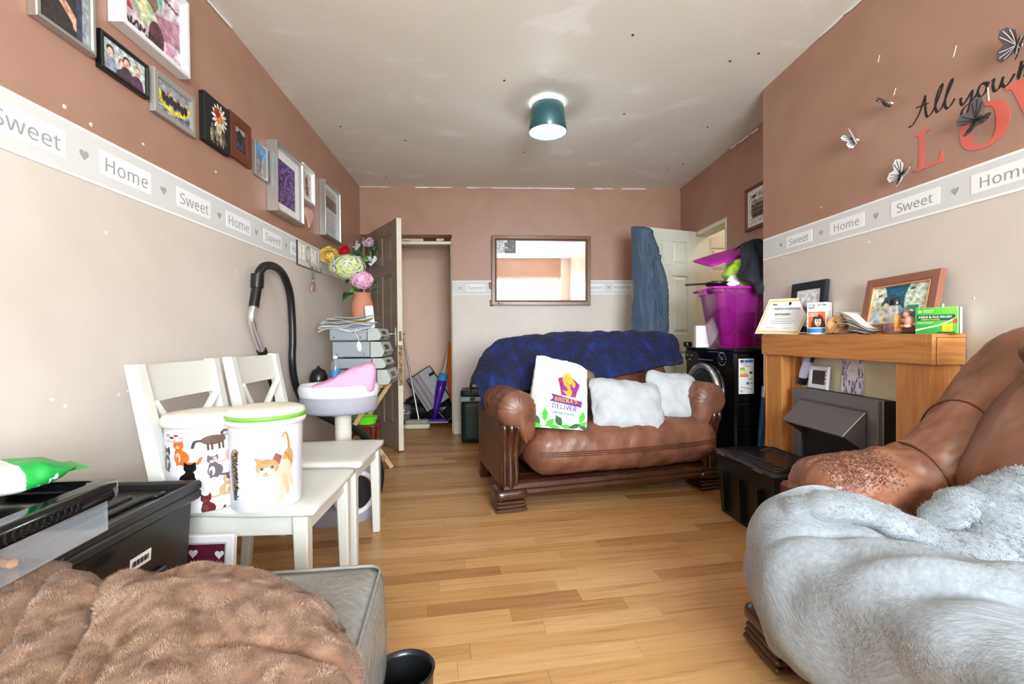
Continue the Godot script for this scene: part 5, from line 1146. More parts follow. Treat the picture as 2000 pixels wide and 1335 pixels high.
	for q in [[0.105, 0.33], [0.072, 0.285], [0.03, 0.335], [-0.01, 0.29], [0.1, 0.23], [-0.06, 0.33]]: part("heart", ext(heart(0.026, 0.024), 0, 0.001), "white_plastic", hfp, T(Vector3(q[0], q[1], 0.0082)))
	var bn = thing("waste_bin", "small round black waste bin on the floor beside the grey pouffe", "bin", V(-0.186, 0, 0.985))
	part("bin_wall", lathe([Vector2(0, 0.0), Vector2(0.05, 0.0), Vector2(0.062, 0.255), Vector2(0.065, 0.262), Vector2(0.06, 0.264), Vector2(0.057, 0.25), Vector2(0.046, 0.008), Vector2(0, 0.008)], 36), "black_plastic", bn)
func ring_pts(a, b) -> Array:
	var o = []
	for k in 17: o.append(Vector3(cos(TAU * k / 16) * a, sin(TAU * k / 16) * b, 0))
	return o
func leaf_mesh(l, w) -> ArrayMesh:
	var g = []
	for j in 5:
		var r = []
		for i in 5:
			var v = j / 4.0; var u = i / 4.0 - 0.5
			r.append(Vector3(u * w * sin(PI * (0.06 + 0.94 * v) * 0.98) , 0.012 * sin(v * 3.0) - abs(u) * 0.3 * w, -v * l))
		g.append(r)
	return gridmesh(g)
func petal_mesh(r) -> ArrayMesh:   # a cupped petal rising from the origin
	var g = []
	for j in 6:
		var row = []
		for i in 7:
			var v = j / 5.0; var u = (i / 6.0 - 0.5) * 2.0
			var w = r * 0.62 * sin(PI * (0.12 + 0.7 * v))
			row.append(Vector3(u * w, v * r * (1.0 - 0.12 * u * u), r * (0.34 * (1 - u * u * 0.9) * sin(v * 2.2) - 0.22 * pow(v, 4.0))))
		g.append(row)
	return gridmesh(g)
func petals(o, c: Vector3, r, mt, n, seed_, face = Vector3(0, 0.35, 0.94)):
	var rg = RandomNumberGenerator.new(); rg.seed = seed_
	var m = petal_mesh(r); var b = Basis(Quaternion(Vector3.UP, face.normalized()))
	for k in n:
		var t = float(k) / n
		var a = k * 2.4; var open: float = lerp(0.15, 1.25, t)
		part("petal", m, mt, o, Transform3D(b * Basis(Vector3.UP, a) * Basis(Vector3.RIGHT, -open) * Basis(Vector3.UP, PI) * Basis().scaled(Vector3.ONE * lerp(0.6, 1.0, t) * rg.randf_range(0.9, 1.1)), c - b * Vector3(0, r * 0.4, 0)))
func flower(nm, label, from: Vector3, at: Vector3, r, mt, n):
	var f = thing(nm + "_rose", label, "flower", from)
	part("stem", tube(crv([Vector3.ZERO, (at - from) * 0.5 + Vector3(0, 0.04, 0), at - from], 12), 0.004, 6), "leaf", f)
	petals(f, at - from, r, mt, n, int(r * 1000), Vector3(0.1, 0.3, 0.95))
func cluster(nm, label, from: Vector3, at: Vector3, rx, ry, mt, n):
	var f = thing(nm, label, "flower", from)
	part("stem", tube(crv([Vector3.ZERO, (at - from) * 0.5 + Vector3(0, 0.03, 0), at - from], 12), 0.005, 6), "leaf", f)
	var rg = RandomNumberGenerator.new(); rg.seed = n
	var core = []
	for k in 9: core.append(Vector2(cos(-PI / 2 + PI * k / 8.0) * rx * 0.86 * float(k % 8 != 0), sin(-PI / 2 + PI * k / 8.0) * rx * 0.86))
	part("core", lathe(core, 20, Vector3(0.84, 0.84, 0.84 * ry / rx)), mt, f, T(at - from))
	var s = ST(); s.set_smooth_group(-1)
	for q in 4:
		var a = Basis(Vector3.FORWARD, q * PI / 2)
		q4(s, a * Vector3(0, 0, 0), a * Vector3(0.011, 0.004, 0.003), a * Vector3(0.013, 0.018, 0.001), a * Vector3(-0.002, 0.014, 0.004))
	var m = done(s)
	for k in n:
		var z = 1.0 - 1.7 * (k + 0.5) / n; var a = k * 2.39996; var rr = sqrt(1.0 - z * z)
		var d = Vector3(rr * cos(a), rr * sin(a), z)
		part("floret", m, mt if k % 3 else ("butterfly_silver" if mt == "petal_green" else "petal_pale"), f, Transform3D(Basis(Quaternion(Vector3(0, 0, 1), d)) * Basis(Vector3(0, 0, 1), rg.randf() * 3.0) * Basis().scaled(Vector3.ONE * rg.randf_range(0.9, 1.25)), at - from + d * Vector3(rx, ry, ry) * rg.randf_range(0.9, 1.08)))
func frame_mesh(w, h, b, d) -> ArrayMesh:   # mitred frame in the xy plane, back at z = 0, front at z = d
	var s = ST(); s.set_smooth_group(-1)
	var o = [Vector2(-w/2, -h/2), Vector2(w/2, -h/2), Vector2(w/2, h/2), Vector2(-w/2, h/2)]
	var c: float = min(0.003, b * 0.2)
	for k in 4:
		var l: int = (k + 1) % 4
		var P = func(i, ins, z): return Vector3(o[i].x - sign(o[i].x) * ins, o[i].y - sign(o[i].y) * ins, z)
		var pr = [[0.0, 0.0], [0.0, d - c], [c, d], [b * 0.75, d], [b, d * 0.8], [b, 0.0]]
		for i in pr.size() - 1: q4(s, P.call(k, pr[i][0], pr[i][1]), P.call(l, pr[i][0], pr[i][1]), P.call(l, pr[i + 1][0], pr[i + 1][1]), P.call(k, pr[i + 1][0], pr[i + 1][1]))
		q4(s, P.call(l, 0.0, 0.0), P.call(k, 0.0, 0.0), P.call(k, b, 0.0), P.call(l, b, 0.0))
	return done(s)
func back_side():
	# ---- mirror, leaning forward a touch from its hanging wire
	var mi = thingx("wall_mirror", "wood framed mirror above the far sofa reflecting the bright window", "mirror", T(V(0.532, 1.618, DB - 0.028), 1.1, 0, -0.4))
	part("frame", frame_mesh(0.985, 0.685, 0.042, 0.026), "mirror_wood", mi)
	part("inner_frame", frame_mesh(0.905, 0.605, 0.012, 0.018), "frame_brown", mi)
	part("glass", box(Vector3(0.885, 0.585, 0.004), 0.0, Vector3(0, 0, 0.008)), "mirror_glass", mi)
	part("back_board", box(Vector3(0.96, 0.66, 0.006), 0.0, Vector3(0, 0, -0.002)), "black_matt", mi)
	for x in [-0.1, 0.06]: part("tinsel", tube(crv([Vector3(x - 0.02, 0.345, 0.012), Vector3(x, 0.362, 0.016), Vector3(x + 0.012, 0.352, 0.01), Vector3(x + 0.03, 0.36, 0.012)], 10), 0.0025, 5), "brass", mi)
	var img = Image.create(128, 112, false, Image.FORMAT_RGB8); img.fill(rgb(24, 30, 40)); img.fill_rect(Rect2i(0, 0, 54, 112), rgb(176, 180, 184))
	for q in [[62, 30, 12, 14, rgb(210, 210, 214)], [70, 52, 14, 12, rgb(70, 60, 66)], [66, 76, 12, 6, rgb(214, 190, 60)], [82, 92, 24, 7, rgb(60, 110, 90)], [100, 40, 14, 24, rgb(40, 60, 66)], [110, 70, 10, 20, rgb(54, 76, 84)]]: p_ell(img, q[0], q[1], q[2], q[3], q[4])
	photo(img); skin("mirror_photo", img, 0.3)
	quadthing("tucked_photo", "small photo card tucked into the mirror's top left corner", "photo", WB(0.184, 1.872, 0.05), 0.19, 0.168, "mirror_photo")
	var tk = thing("mirror_trinket", "little green rose trinket at the mirror's bottom left corner", "ornament", V(0.105, 1.302, DB - 0.045))
	petals(tk, Vector3.ZERO, 0.028, "leaf_light", 9, 4)
	part("pink_bead", lathe([Vector2(0, -0.016), Vector2(0.013, -0.01), Vector2(0.017, 0), Vector2(0.012, 0.011), Vector2(0, 0.015)], 14), "rabbit_pink", tk, T(Vector3(0.035, -0.015, 0)))
	for q in [[0.035, 1.3, "dusky pink fabric tab hanging from the mirror's bottom left corner"], [0.028, 1.475, "small dark pink tab on the mirror's left edge"]]: single("fabric_tab", rbox(Vector3(0.034, 0.062, 0.012), 0.005, Vector3i(5, 8, 3)), "frame_pinkwood", q[2], "tab", T(V(q[0], q[1], DB - 0.012), 0, 0, 8))
	# ---- green cool box left of the sofa
	var cb = thing("cool_box", "dark green cool box with pale band beside the far sofa", "cool box", V(-0.05, 0, 4.34))
	part("body", rbox(Vector3(0.41, 0.375, 0.3), 0.015, Vector3i(8, 8, 8)), "cooler_green", cb, T(Vector3(0, 0.19, 0)))
	var bd = part("band", rbox(Vector3(0.416, 0.045, 0.306), 0.008, Vector3i(6, 4, 6)), "cooler_white", cb, T(Vector3(0, 0.398, 0)))
	part("latch", box(Vector3(0.045, 0.03, 0.01), 0.004, Vector3(-0.1, 0.402, 0.156)), "cooler_green", cb)
	part("lid", rbox(Vector3(0.42, 0.06, 0.31), 0.018, Vector3i(8, 5, 8)), "cooler_green", cb, T(Vector3(0, 0.451, 0)))
	part("lid_handle", rbox(Vector3(0.3, 0.02, 0.05), 0.008, Vector3i(8, 4, 4)), "cooler_green", cb, T(Vector3(0.02, 0.487, 0.0)))
	# ---- things in the cupboard
	var bg = Image.create(256, 256, false, Image.FORMAT_RGB8)
	for y in 256:
		for x in 256:
			var c = Color(0.93, 0.93, 0.94)
			var red: bool = (x > 14 and x < 34) or (x > 62 and x < 82) or (x > 112 and x < 128)
			if y % 8 < 3 or x % 8 < 2: c = rgb(34, 34, 44)
			elif red and (y % 8 < 6): c = rgb(190, 84, 40)
			elif x < 112 and x % 8 < 4: c = rgb(120, 160, 190)
			bg.set_pixel(x, y, c)
	skin("check_print", bg, 0.6)
	var cr = thingx("checked_case", "black case with checked white and orange panel leaning in the cupboard", "case", T(V(-0.665, 0.40, 5.1), -14, 0, 33))
	part("case_body", rbox(Vector3(0.31, 0.44, 0.1), 0.012, Vector3i(6, 6, 4)), "black_matt", cr, T(Vector3(0, 0, -0.052)))
	quad_part("checked_panel", 0.285, 0.415, "check_print", cr, Transform3D(Basis.IDENTITY, Vector3(0, 0, 0.0005)))
	for y in [-0.1, 0.12]: part("strap", box(Vector3(0.07, 0.03, 0.006), 0.002, Vector3(0.12, y, 0.003)), "black_cloth", cr)
	var pu = thing("purple_mop", "purple flat mop with wooden handle standing in the cupboard", "mop", V(-0.6, 0, 5.05))
	part("mop_head", rbox(Vector3(0.27, 0.025, 0.1), 0.01, Vector3i(8, 3, 5)), "purple_plastic", pu, T(Vector3(0.02, 0.07, 0.02)))
	part("mop_pad", rbox(Vector3(0.28, 0.02, 0.11), 0.009, Vector3i(8, 3, 5)), "plush_grey", pu, T(Vector3(0.02, 0.05, 0.02)))
	var ps = Transform3D(Basis(Vector3(0, 0, 1), deg_to_rad(-12)) * Basis(Vector3(1, 0, 0), deg_to_rad(-4)), Vector3(0.0, 0.08, 0.0))
	part("mop_sleeve", lathe([Vector2(0, 0), Vector2(0.02, 0), Vector2(0.032, 0.12), Vector2(0.05, 0.3), Vector2(0.056, 0.42), Vector2(0, 0.42)], 18), "purple_plastic", pu, ps)
	part("mop_handle", tube([Vector3(0, 0.4, 0), Vector3(0, 1.0, 0)], 0.012, 10), "pale_wood", pu, ps)
	part("blue_sleeve_top", lathe([Vector2(0.054, 0.42), Vector2(0.058, 0.46), Vector2(0.04, 0.5), Vector2(0, 0.5)], 14), "tape_blue", pu, ps)
	var br = thing("broom", "grey broom with slim metal handle inside the cupboard doorway", "broom", V(-0.76, 0, 4.9))
	part("broom_head", rbox(Vector3(0.25, 0.05, 0.09), 0.02, Vector3i(8, 4, 5)), "grey_plastic", br, T(Vector3(0, 0.075, 0)))
	part("bristles", rbox(Vector3(0.27, 0.055, 0.1), 0.02, Vector3i(8, 4, 5)), "cream_panel", br, T(Vector3(0, 0.03, 0)))
	part("broom_handle", tube([Vector3(0.02, 0.09, 0), Vector3(-0.17, 0.98, -0.18)], 0.011, 10), "silver", br)
	var kv = thing("canister_vacuum", "black canister vacuum with clear bin lying in the cupboard", "vacuum", V(-0.72, 0, 5.3))
	part("body", rbox(Vector3(0.62, 0.24, 0.22), 0.1, Vector3i(18, 10, 10)), "black_plastic", kv, T(Vector3(0.02, 0.13, 0)))
	for x in [-0.24, 0.3]: part("wheel", lathe([Vector2(0, -0.02), Vector2(0.09, -0.02), Vector2(0.1, 0), Vector2(0.09, 0.02), Vector2(0, 0.02)], 24), "black_matt", kv, T(Vector3(x, 0.1, 0.13), 90))
	part("dust_bin", lathe([Vector2(0, 0.0), Vector2(0.07, 0.0), Vector2(0.075, 0.16), Vector2(0.06, 0.18), Vector2(0, 0.18)], 20), "clear", kv, T(Vector3(-0.21, 0.05, 0.22)))
	part("dust_bin_band", lathe([Vector2(0.076, 0.09), Vector2(0.078, 0.095), Vector2(0.076, 0.1)], 20), "pink_cloth", kv, T(Vector3(-0.21, 0.05, 0.22)))
	part("floor_hose", tube(crv([Vector3(-0.2, 0.25, 0.1), Vector3(-0.05, 0.32, 0.14), Vector3(0.1, 0.2, 0.16), Vector3(0.24, 0.06, 0.18), Vector3(0.33, 0.1, 0.16), Vector3(0.3, 0.2, 0.12)], 40), 0.022, 10), "hose", kv)
	var um = thing("orange_umbrella", "folded orange umbrella standing at the cupboard's right side", "umbrella", V(-0.372, 0, 5.0))
	part("canopy", lathe([Vector2(0.01, 0.22), Vector2(0.034, 0.3), Vector2(0.042, 0.5), Vector2(0.03, 0.75), Vector2(0.008, 0.92), Vector2(0, 0.92)], 14), "orange_cloth", um, T(Vector3(0, 0, 0), 0, 0, 3))
	part("handle", tube(crv([Vector3(0.03, 0.02, 0), Vector3(0.0, 0.0, 0), Vector3(-0.015, 0.06, 0), Vector3(-0.01, 0.24, 0)], 14), 0.01, 8), "black_plastic", um)
	# ---- coat over the white door
	var h2 = V(1.335, 0.01, 4.03); var ax = (V(1.945, 0.01, 4.245) - h2).normalized(); var fz = ax.cross(Vector3.UP)
	var n = noise(131, 2.0, 2); var g = []
	for j in 50:
		var v = j / 49.0; var y = lerp(1.935, 0.74, v)
		var l: float = lerp(-0.045, -0.02, v) - 0.03 * sin(v * 3.0) + 0.03 * smoothstep(0.0, 0.3, v); var r: float = 0.12 + 0.06 * smoothstep(0.05, 0.2, v) + 0.08 * smoothstep(0.3, 0.75, v) - 0.05 * smoothstep(0.8, 1.0, v)
		l -= 0.03 * smoothstep(0.5, 1.0, v)
		var row = []
		for i in 40:
			var u = i / 39.0
			var x: float = lerp(l, r, u)
			var z = 0.035 + 0.05 * sin(PI * u) - 0.10 * max(pow(max(0.0, 1.0 - u / 0.16), 2.0), pow(max(0.0, 1.0 - v / 0.045), 2.0)) + 0.02 * sin(u * 17.0 + v * 4.0 + 5.0 * n.get_noise_2d(u * 1.5, v * 1.5)) * smoothstep(0.02, 0.25, v) + 0.012 * sin(v * 26.0 + u * 6.0) * exp(-pow((v - 0.3) / 0.08, 2.0))
			row.append(h2 + ax * x + Vector3(0, y - 0.01, 0) + fz * (z + 0.02))
		g.append(row)
	var ct = thing("coat", "grey blue coat hanging over the free edge of the white door", "coat")
	part("coat_front", gridmesh(g, -0.008), "coat_cloth", ct)
	var g2 = []
	for j in 30:
		var v = j / 29.0; var row = []
		for i in 12:
			var u = i / 11.0; var a = u * PI
			row.append(h2 + ax * (0.12 + 0.075 * v + 0.055 * sin(v * 4.0) - 0.05 * cos(a) + 0.05 * smoothstep(0.5, 1.0, v)) + Vector3(0, lerp(1.62, 0.98, v), 0) + fz * (0.06 + 0.05 * sin(a) + 0.012 * n.get_noise_2d(v * 8.0, u * 4.0)))
		g2.append(row)
	part("sleeve", gridmesh(g2, 0.006), "coat_cloth", ct)
	for y in [1.71, 1.64]: single("coat_hook", tube(crv([Vector3(0, 0, 0), Vector3(0, -0.01, 0.03), Vector3(0, 0.01, 0.045), Vector3(0, 0.03, 0.04)], 10), 0.006, 6), "black_plastic", "upper black hook on the white door beside the coat" if y > 1.7 else "lower black hook on the white door beside the coat", "hook", Transform3D(Basis(ax, Vector3.UP, fz), h2 + ax * (0.165 if y > 1.7 else 0.19) + Vector3(0, y, 0) + fz * 0.02), "hooks on the white door")
	# ---- washing machine and what is piled on it
	var q = Transform3D(Basis(Vector3.UP, deg_to_rad(-90 + 5.9)), V(1.571, 0, 2.86))   # local x runs from the near corner to the far one reversed below
	var bx = (V(1.509, 0, 3.457) - V(1.571, 0, 2.86)).normalized()
	var wz = Vector3.UP.cross(bx) * -1.0
	if wz.x > 0: wz = -wz
	# front faces wz; x from the far corner to the near corner
	var wm = thingx("washing_machine", "black washing machine with chrome ring door and energy label", "washing machine", Transform3D(Basis(-bx, Vector3.UP, (-bx).cross(Vector3.UP)), V(1.509, 0, 3.457)))
	part("cabinet", box(Vector3(0.6, 0.845, 0.38), 0.012, Vector3(0.3, 0.432, -0.19)), "black_gloss", wm)
	part("top", box(Vector3(0.6, 0.022, 0.385), 0.006, Vector3(0.3, 0.864, -0.192)), "black_plastic", wm)
	var pan = part("control_panel", box(Vector3(0.59, 0.075, 0.008), 0.003, Vector3(0.3, 0.815, 0.004)), "black_gloss", wm)
	part("dial", lathe([Vector2(0, 0), Vector2(0.026, 0), Vector2(0.024, 0.02), Vector2(0, 0.021)], 24), "black_plastic", pan, T(Vector3(0.47, 0.805, 0.008), 90))
	for k in 16: part("dial_mark", box(Vector3(0.003, 0.007, 0.001), 0.0), "white_plastic", pan, T(Vector3(0.47 + 0.042 * sin(TAU * k / 16), 0.805 + 0.042 * cos(TAU * k / 16), 0.0085), 0, 0, -22.5 * k))
	for k in 7: part("panel_mark", box(Vector3(0.01, 0.006, 0.001), 0.0, Vector3(0.2 + k * 0.026, 0.792, 0.0085)), "unit_bezel", pan)
	for k in 3: part("panel_mark", box(Vector3(0.018, 0.008, 0.001), 0.0, Vector3(0.04 + k * 0.03, 0.815 - 0.03 * (k % 2), 0.0085)), "unit_bezel", pan)
	var dc = Vector3(0.255, 0.565, 0.0)
	part("door_ring", lathe([Vector2(0.168, 0.0), Vector2(0.2, 0.0), Vector2(0.205, 0.018), Vector2(0.196, 0.034), Vector2(0.176, 0.036), Vector2(0.165, 0.02)], 48), "chrome", wm, T(dc, 90))
	part("door_glass", lathe([Vector2(0.168, 0.016), Vector2(0.14, 0.028), Vector2(0.1, 0.02), Vector2(0, 0.01)], 40), "dark_window", wm, T(dc, 90))
	part("plinth_line", box(Vector3(0.58, 0.006, 0.004), 0.0, Vector3(0.3, 0.1, 0.001)), "dark_window", wm)
	for k in 4: part("side_groove", box(Vector3(0.004, 0.006, 0.34), 0.001, Vector3(0.6, 0.2 + k * 0.16, -0.19)), "black_plastic", wm)
	# energy label on the near side
	var le = part("energy_label", box(Vector3(0.001, 0.225, 0.107), 0.0, Vector3(0.6025, 0.70, -0.075)), "paper", wm)
	var lx = func(z, y, w, h, m): part("label_print", box(Vector3(0.0006, h, w), 0.0, Vector3(0.6034, y, z)), m, le)
	mat("flag_blue", rgb(28, 62, 140), 0.6); mat("flag_red", rgb(196, 40, 60), 0.6); mat("band_blue", rgb(40, 132, 200), 0.6)
	lx.call(-0.045, 0.796, 0.026, 0.018, "flag_blue"); lx.call(-0.045, 0.796, 0.026, 0.005, "flag_red"); lx.call(-0.045, 0.796, 0.005, 0.018, "flag_red"); lx.call(-0.092, 0.796, 0.06, 0.018, "band_blue")
	var bands = [[0.032, rgb(30, 140, 70)], [0.036, rgb(80, 170, 60)], [0.041, rgb(180, 200, 50)], [0.046, rgb(240, 220, 40)], [0.051, rgb(240, 170, 40)], [0.056, rgb(224, 100, 40)], [0.06, rgb(200, 40, 40)]]
	for k in 7: lx.call(-0.03 - bands[k][0] / 2, 0.752 - k * 0.0085, bands[k][0], 0.0062, mat("band_%d" % k, bands[k][1], 0.6))
	lx.call(-0.107, 0.723, 0.022, 0.013, "ink_black"); lx.call(-0.103, 0.682, 0.024, 0.008, "border_ink"); lx.call(-0.085, 0.655, 0.02, 0.016, "band_blue"); lx.call(-0.112, 0.655, 0.014, 0.014, "border_ink")
	for k in 4: lx.call(-0.045 - k * 0.02, 0.63 - 0.004 * k, 0.012, 0.01, "border_ink")
	lx.call(-0.05, 0.612, 0.04, 0.003, "border_ink"); lx.call(-0.04, 0.602, 0.014, 0.008, "band_blue")
	for y in [0.75, 0.763]: lx.call(-0.075 if y < 0.76 else -0.06, y + 0.014, 0.05, 0.003, "ink_black")
	# box file, tub of washing, lid
	var pk = thing("white_box", "white and pale pink upright box on the washing machine's left", "box", V(1.53, 0.877, 3.22), -6)
	part("front", box(Vector3(0.11, 0.155, 0.05), 0.002, Vector3(0, 0.078, 0)), "paper", pk)
	part("side", box(Vector3(0.002, 0.15, 0.046), 0.0, Vector3(0.056, 0.078, 0)), "plush_white", pk)
	for k in 9: part("print_line", box(Vector3(0.05, 0.0025, 0.0006), 0.0, Vector3(0.02, 0.125 - k * 0.012, 0.0254)), "petal_pale", pk)
	single("plug_block", rbox(Vector3(0.05, 0.04, 0.05), 0.008, Vector3i(4, 4, 4)), "black_plastic", "black block at the washing machine's far left top corner", "plug", T(V(1.5, 0.897, 3.4)))
	var tub = thing("storage_tub", "translucent magenta plastic tub piled with things on the washing machine", "tub", V(1.70, 0.878, 3.07), -4)
	var s = ST(); tub_wall(s, 0.3, 0.25, 0.42, 0.33, 0.40, 0.004)
	part("tub_wall", done(s), "magenta", tub)
	s = ST()
	for w in [[Vector3(0, 0.395, 0.168), Vector3(0.47, 0.016, 0.03)], [Vector3(0, 0.395, -0.168), Vector3(0.47, 0.016, 0.03)], [Vector3(0.222, 0.395, 0), Vector3(0.03, 0.016, 0.34)], [Vector3(-0.222, 0.395, 0), Vector3(0.03, 0.016, 0.34)], [Vector3(-0.235, 0.375, 0), Vector3(0.012, 0.045, 0.12)]]: s_box(s, w[0], w[1], 0.005)
	part("tub_rim", done(s), "magenta_solid", tub)
	for x in [-0.06, 0.05]: part("tub_rib", bar(Vector3(x * 1.0, 0.01, 0.128), Vector3(x * 1.3, 0.38, 0.166), 0.02, 0.008, 0.003, Vector3(0, 0, 1)), "magenta", tub)
	for w in [["red bundle", rgb(206, 30, 84), Vector3(0.0, 0.045, 0.02), Vector3(0.22, 0.07, 0.17), "crimson bundle at the bottom of the magenta tub"], ["pink", rgb(170, 60, 160), Vector3(0.06, 0.16, 0.03), Vector3(0.16, 0.14, 0.16), "mauve bundle in the middle of the magenta tub"], ["dark", rgb(70, 30, 80), Vector3(-0.08, 0.18, -0.02), Vector3(0.16, 0.2, 0.2), "dark bundle at the left inside the magenta tub"]]:
		var nz = noise(141 + int(w[2].x * 100), 9.0, 2)
		single("cloth_bundle", rbox(w[3], w[3].y * 0.45, Vector3i(10, 8, 10), func(p, nn): return p + nn * nz.get_noise_3d(p.x, p.y, p.z) * 0.02), mat(w[0], w[1], 0.8), w[4], "bundle", tub.transform * T(w[2]), "bundles in the tub")
	var n3 = noise(151, 9.0, 3)
	single("green_bag", rbox(Vector3(0.19, 0.24, 0.18), 0.085, Vector3i(18, 18, 14), func(p, nn): return p + nn * (n3.get_noise_3d(p.x, p.y, p.z) * 0.035 + 0.006 * sin(p.x * 60.0 + p.y * 30.0))), "lime_bag", "crumpled lime green bag sticking out of the magenta tub", "bag", T(V(1.72, 1.35, 3.07), 0, 0, -8))
	single("tissue", rbox(Vector3(0.07, 0.07, 0.06), 0.024, Vector3i(8, 8, 6), func(p, nn): return p + nn * n3.get_noise_3d(p.x * 3, p.y * 3, p.z) * 0.04), "paper", "crumpled white tissue at the left of the lime green bag", "tissue", T(V(1.625, 1.315, 3.0), 0, 0, 20))
	var dk = thing("dark_clothes", "dark navy garment draped over the right side of the magenta tub", "clothes", V(1.80, 1.28, 3.0))
	g = bicub([
		[Vector3(-0.06, 0.28, -0.17), Vector3(0.02, 0.31, -0.19), Vector3(0.08, 0.31, -0.19), Vector3(0.13, 0.26, -0.17)],
		[Vector3(-0.10, 0.27, -0.04), Vector3(0.0, 0.32, -0.06), Vector3(0.09, 0.32, -0.06), Vector3(0.14, 0.26, -0.06)],
		[Vector3(-0.14, 0.14, 0.05), Vector3(-0.03, 0.19, 0.08), Vector3(0.08, 0.18, 0.09), Vector3(0.145, 0.12, 0.05)],
		[Vector3(-0.19, 0.06, 0.1), Vector3(-0.05, 0.05, 0.16), Vector3(0.07, 0.03, 0.16), Vector3(0.15, -0.01, 0.12)],
		[Vector3(-0.09, 0.0, 0.12), Vector3(0.0, -0.03, 0.18), Vector3(0.07, -0.06, 0.17), Vector3(0.14, -0.06, 0.14)]], 44, 40)
	g = push(g, func(u, v, p): return 0.016 * sin(u * 24.0 + v * 5.0) * smoothstep(0.1, 0.8, v) + 0.02 * n3.get_noise_3d(p.x, p.y, p.z))
	part("drape", gridmesh(g, 0.006), "black_cloth", dk)
	for w in [[-0.1, -0.06, 0.05], [-0.01, -0.18, 0.06], [0.05, -0.14, 0.07]]: part("sleeve", tube(crv([Vector3(w[0] + 0.04, 0.06, 0.12), Vector3(w[0] + 0.01, 0.0, 0.18), Vector3(w[0] + 0.01, w[1] * 0.6, 0.19), Vector3(w[0] + 0.02, w[1], 0.18)], 16), [0.036, 0.036, 0.036, 0.035, 0.035, 0.034, 0.034, 0.033, 0.032, 0.032, 0.031, 0.03, 0.029, 0.028, 0.026, 0.02], 10, 0.4), "black_cloth", dk)
	part("strap", tube(crv([Vector3(-0.01, -0.15, 0.17), Vector3(0.02, -0.2, 0.19), Vector3(0.07, -0.17, 0.18), Vector3(0.09, -0.08, 0.16)], 12), 0.01, 8, 0.5), "black_cloth", dk)
	var tl = thingx("tub_lid", "magenta tub lid propped up at an angle behind the lime green bag", "lid", T(V(1.72, 1.535, 3.27), 16, 0, 17))
	part("lid_plate", rbox(Vector3(0.36, 0.02, 0.28), 0.009, Vector3i(8, 3, 8)), "magenta_solid", tl)
	for k in 4: part("lid_rib", box(Vector3(0.3, 0.006, 0.012), 0.002, Vector3(0, -0.012, -0.1 + 0.06 * k)), "magenta_solid", tl)
	var pn = thing("frying_pan", "black pan with its handle sticking out left of the magenta tub", "pan", V(1.55, 1.298, 3.05))
	part("pan_bowl", lathe([Vector2(0, 0), Vector2(0.07, 0), Vector2(0.085, 0.02), Vector2(0.08, 0.022), Vector2(0.066, 0.006), Vector2(0, 0.006)], 28), "black_plastic", pn)
	part("pan_handle", bar(Vector3(-0.07, 0.014, 0), Vector3(-0.22, 0.006, 0), 0.022, 0.012, 0.004), "black_plastic", pn)
	single("yellow_ruler", box(Vector3(0.018, 0.17, 0.004), 0.001, Vector3(0, 0.085, 0)), "yellow_plastic", "yellow strip leaning against the right of the magenta tub", "ruler", T(V(1.79, 0.878, 2.885), -6, 30, -10))
	var ub = thing("furled_umbrella", "blue furled umbrella with silver tip standing by the washing machine", "umbrella", V(1.655, 0, 2.762))
	part("canopy", tube([Vector3(0, 0.03, 0), Vector3(0.025, 0.35, 0), Vector3(0.045, 0.585, 0)], [0.012, 0.019, 0.016], 12), "clay_blue", ub)
	part("tip", tube([Vector3(0.045, 0.58, 0), Vector3(0.05, 0.645, 0)], 0.017, 12), "silver", ub)
	var gp = thing("grey_pole", "grey pole standing between the blue umbrella and the fireplace", "pole", V(1.7, 0, 2.752))
	part("shaft", tube([Vector3(0, 0.0, 0), Vector3(0.03, 0.63, 0)], 0.012, 12), "dull_steel", gp)
	part("pole_cap", tube([Vector3(0.03, 0.62, 0), Vector3(0.031, 0.645, 0)], 0.014, 12), "silver", gp)
	# ---- ceiling lamp
	var la = thing("ceiling_lamp", "teal tapered ceiling lampshade with glowing white diffuser, switched on", "lamp", V(0.398, 2.48, 3.0))
	part("ceiling_rose", lathe([Vector2(0, -0.03), Vector2(0.04, -0.03), Vector2(0.05, 0.0), Vector2(0, 0.0)], 24), "white_plastic", la)
	part("shade", lathe([Vector2(0.122, -0.19), Vector2(0.124, -0.188), Vector2(0.105, -0.02), Vector2(0.103, -0.018), Vector2(0.102, -0.022), Vector2(0.12, -0.188)], 48), "teal_shade", la)
	part("diffuser", lathe([Vector2(0, -0.181), Vector2(0.119, -0.181), Vector2(0.119, -0.178), Vector2(0, -0.178)], 48), "lamp_glow", la)
	var li = OmniLight3D.new(); li.name = "ceiling_lamp_light"; li.light_energy = 0.22; li.light_color = Color(0.95, 0.98, 1.0); li.omni_range = 10.0; li.omni_attenuation = 2.0; li.light_size = 0.1; li.shadow_enabled = true
	li.position = Vector3(0, -0.215, 0); la.add_child(li)
	var up = OmniLight3D.new(); up.name = "ceiling_lamp_uplight"; up.light_energy = 0.012; up.light_color = Color(0.95, 0.98, 1.0); up.omni_range = 10.0; up.omni_attenuation = 2.0; up.light_size = 0.03; up.shadow_enabled = true
	up.position = Vector3(0, -0.08, 0); la.add_child(up)
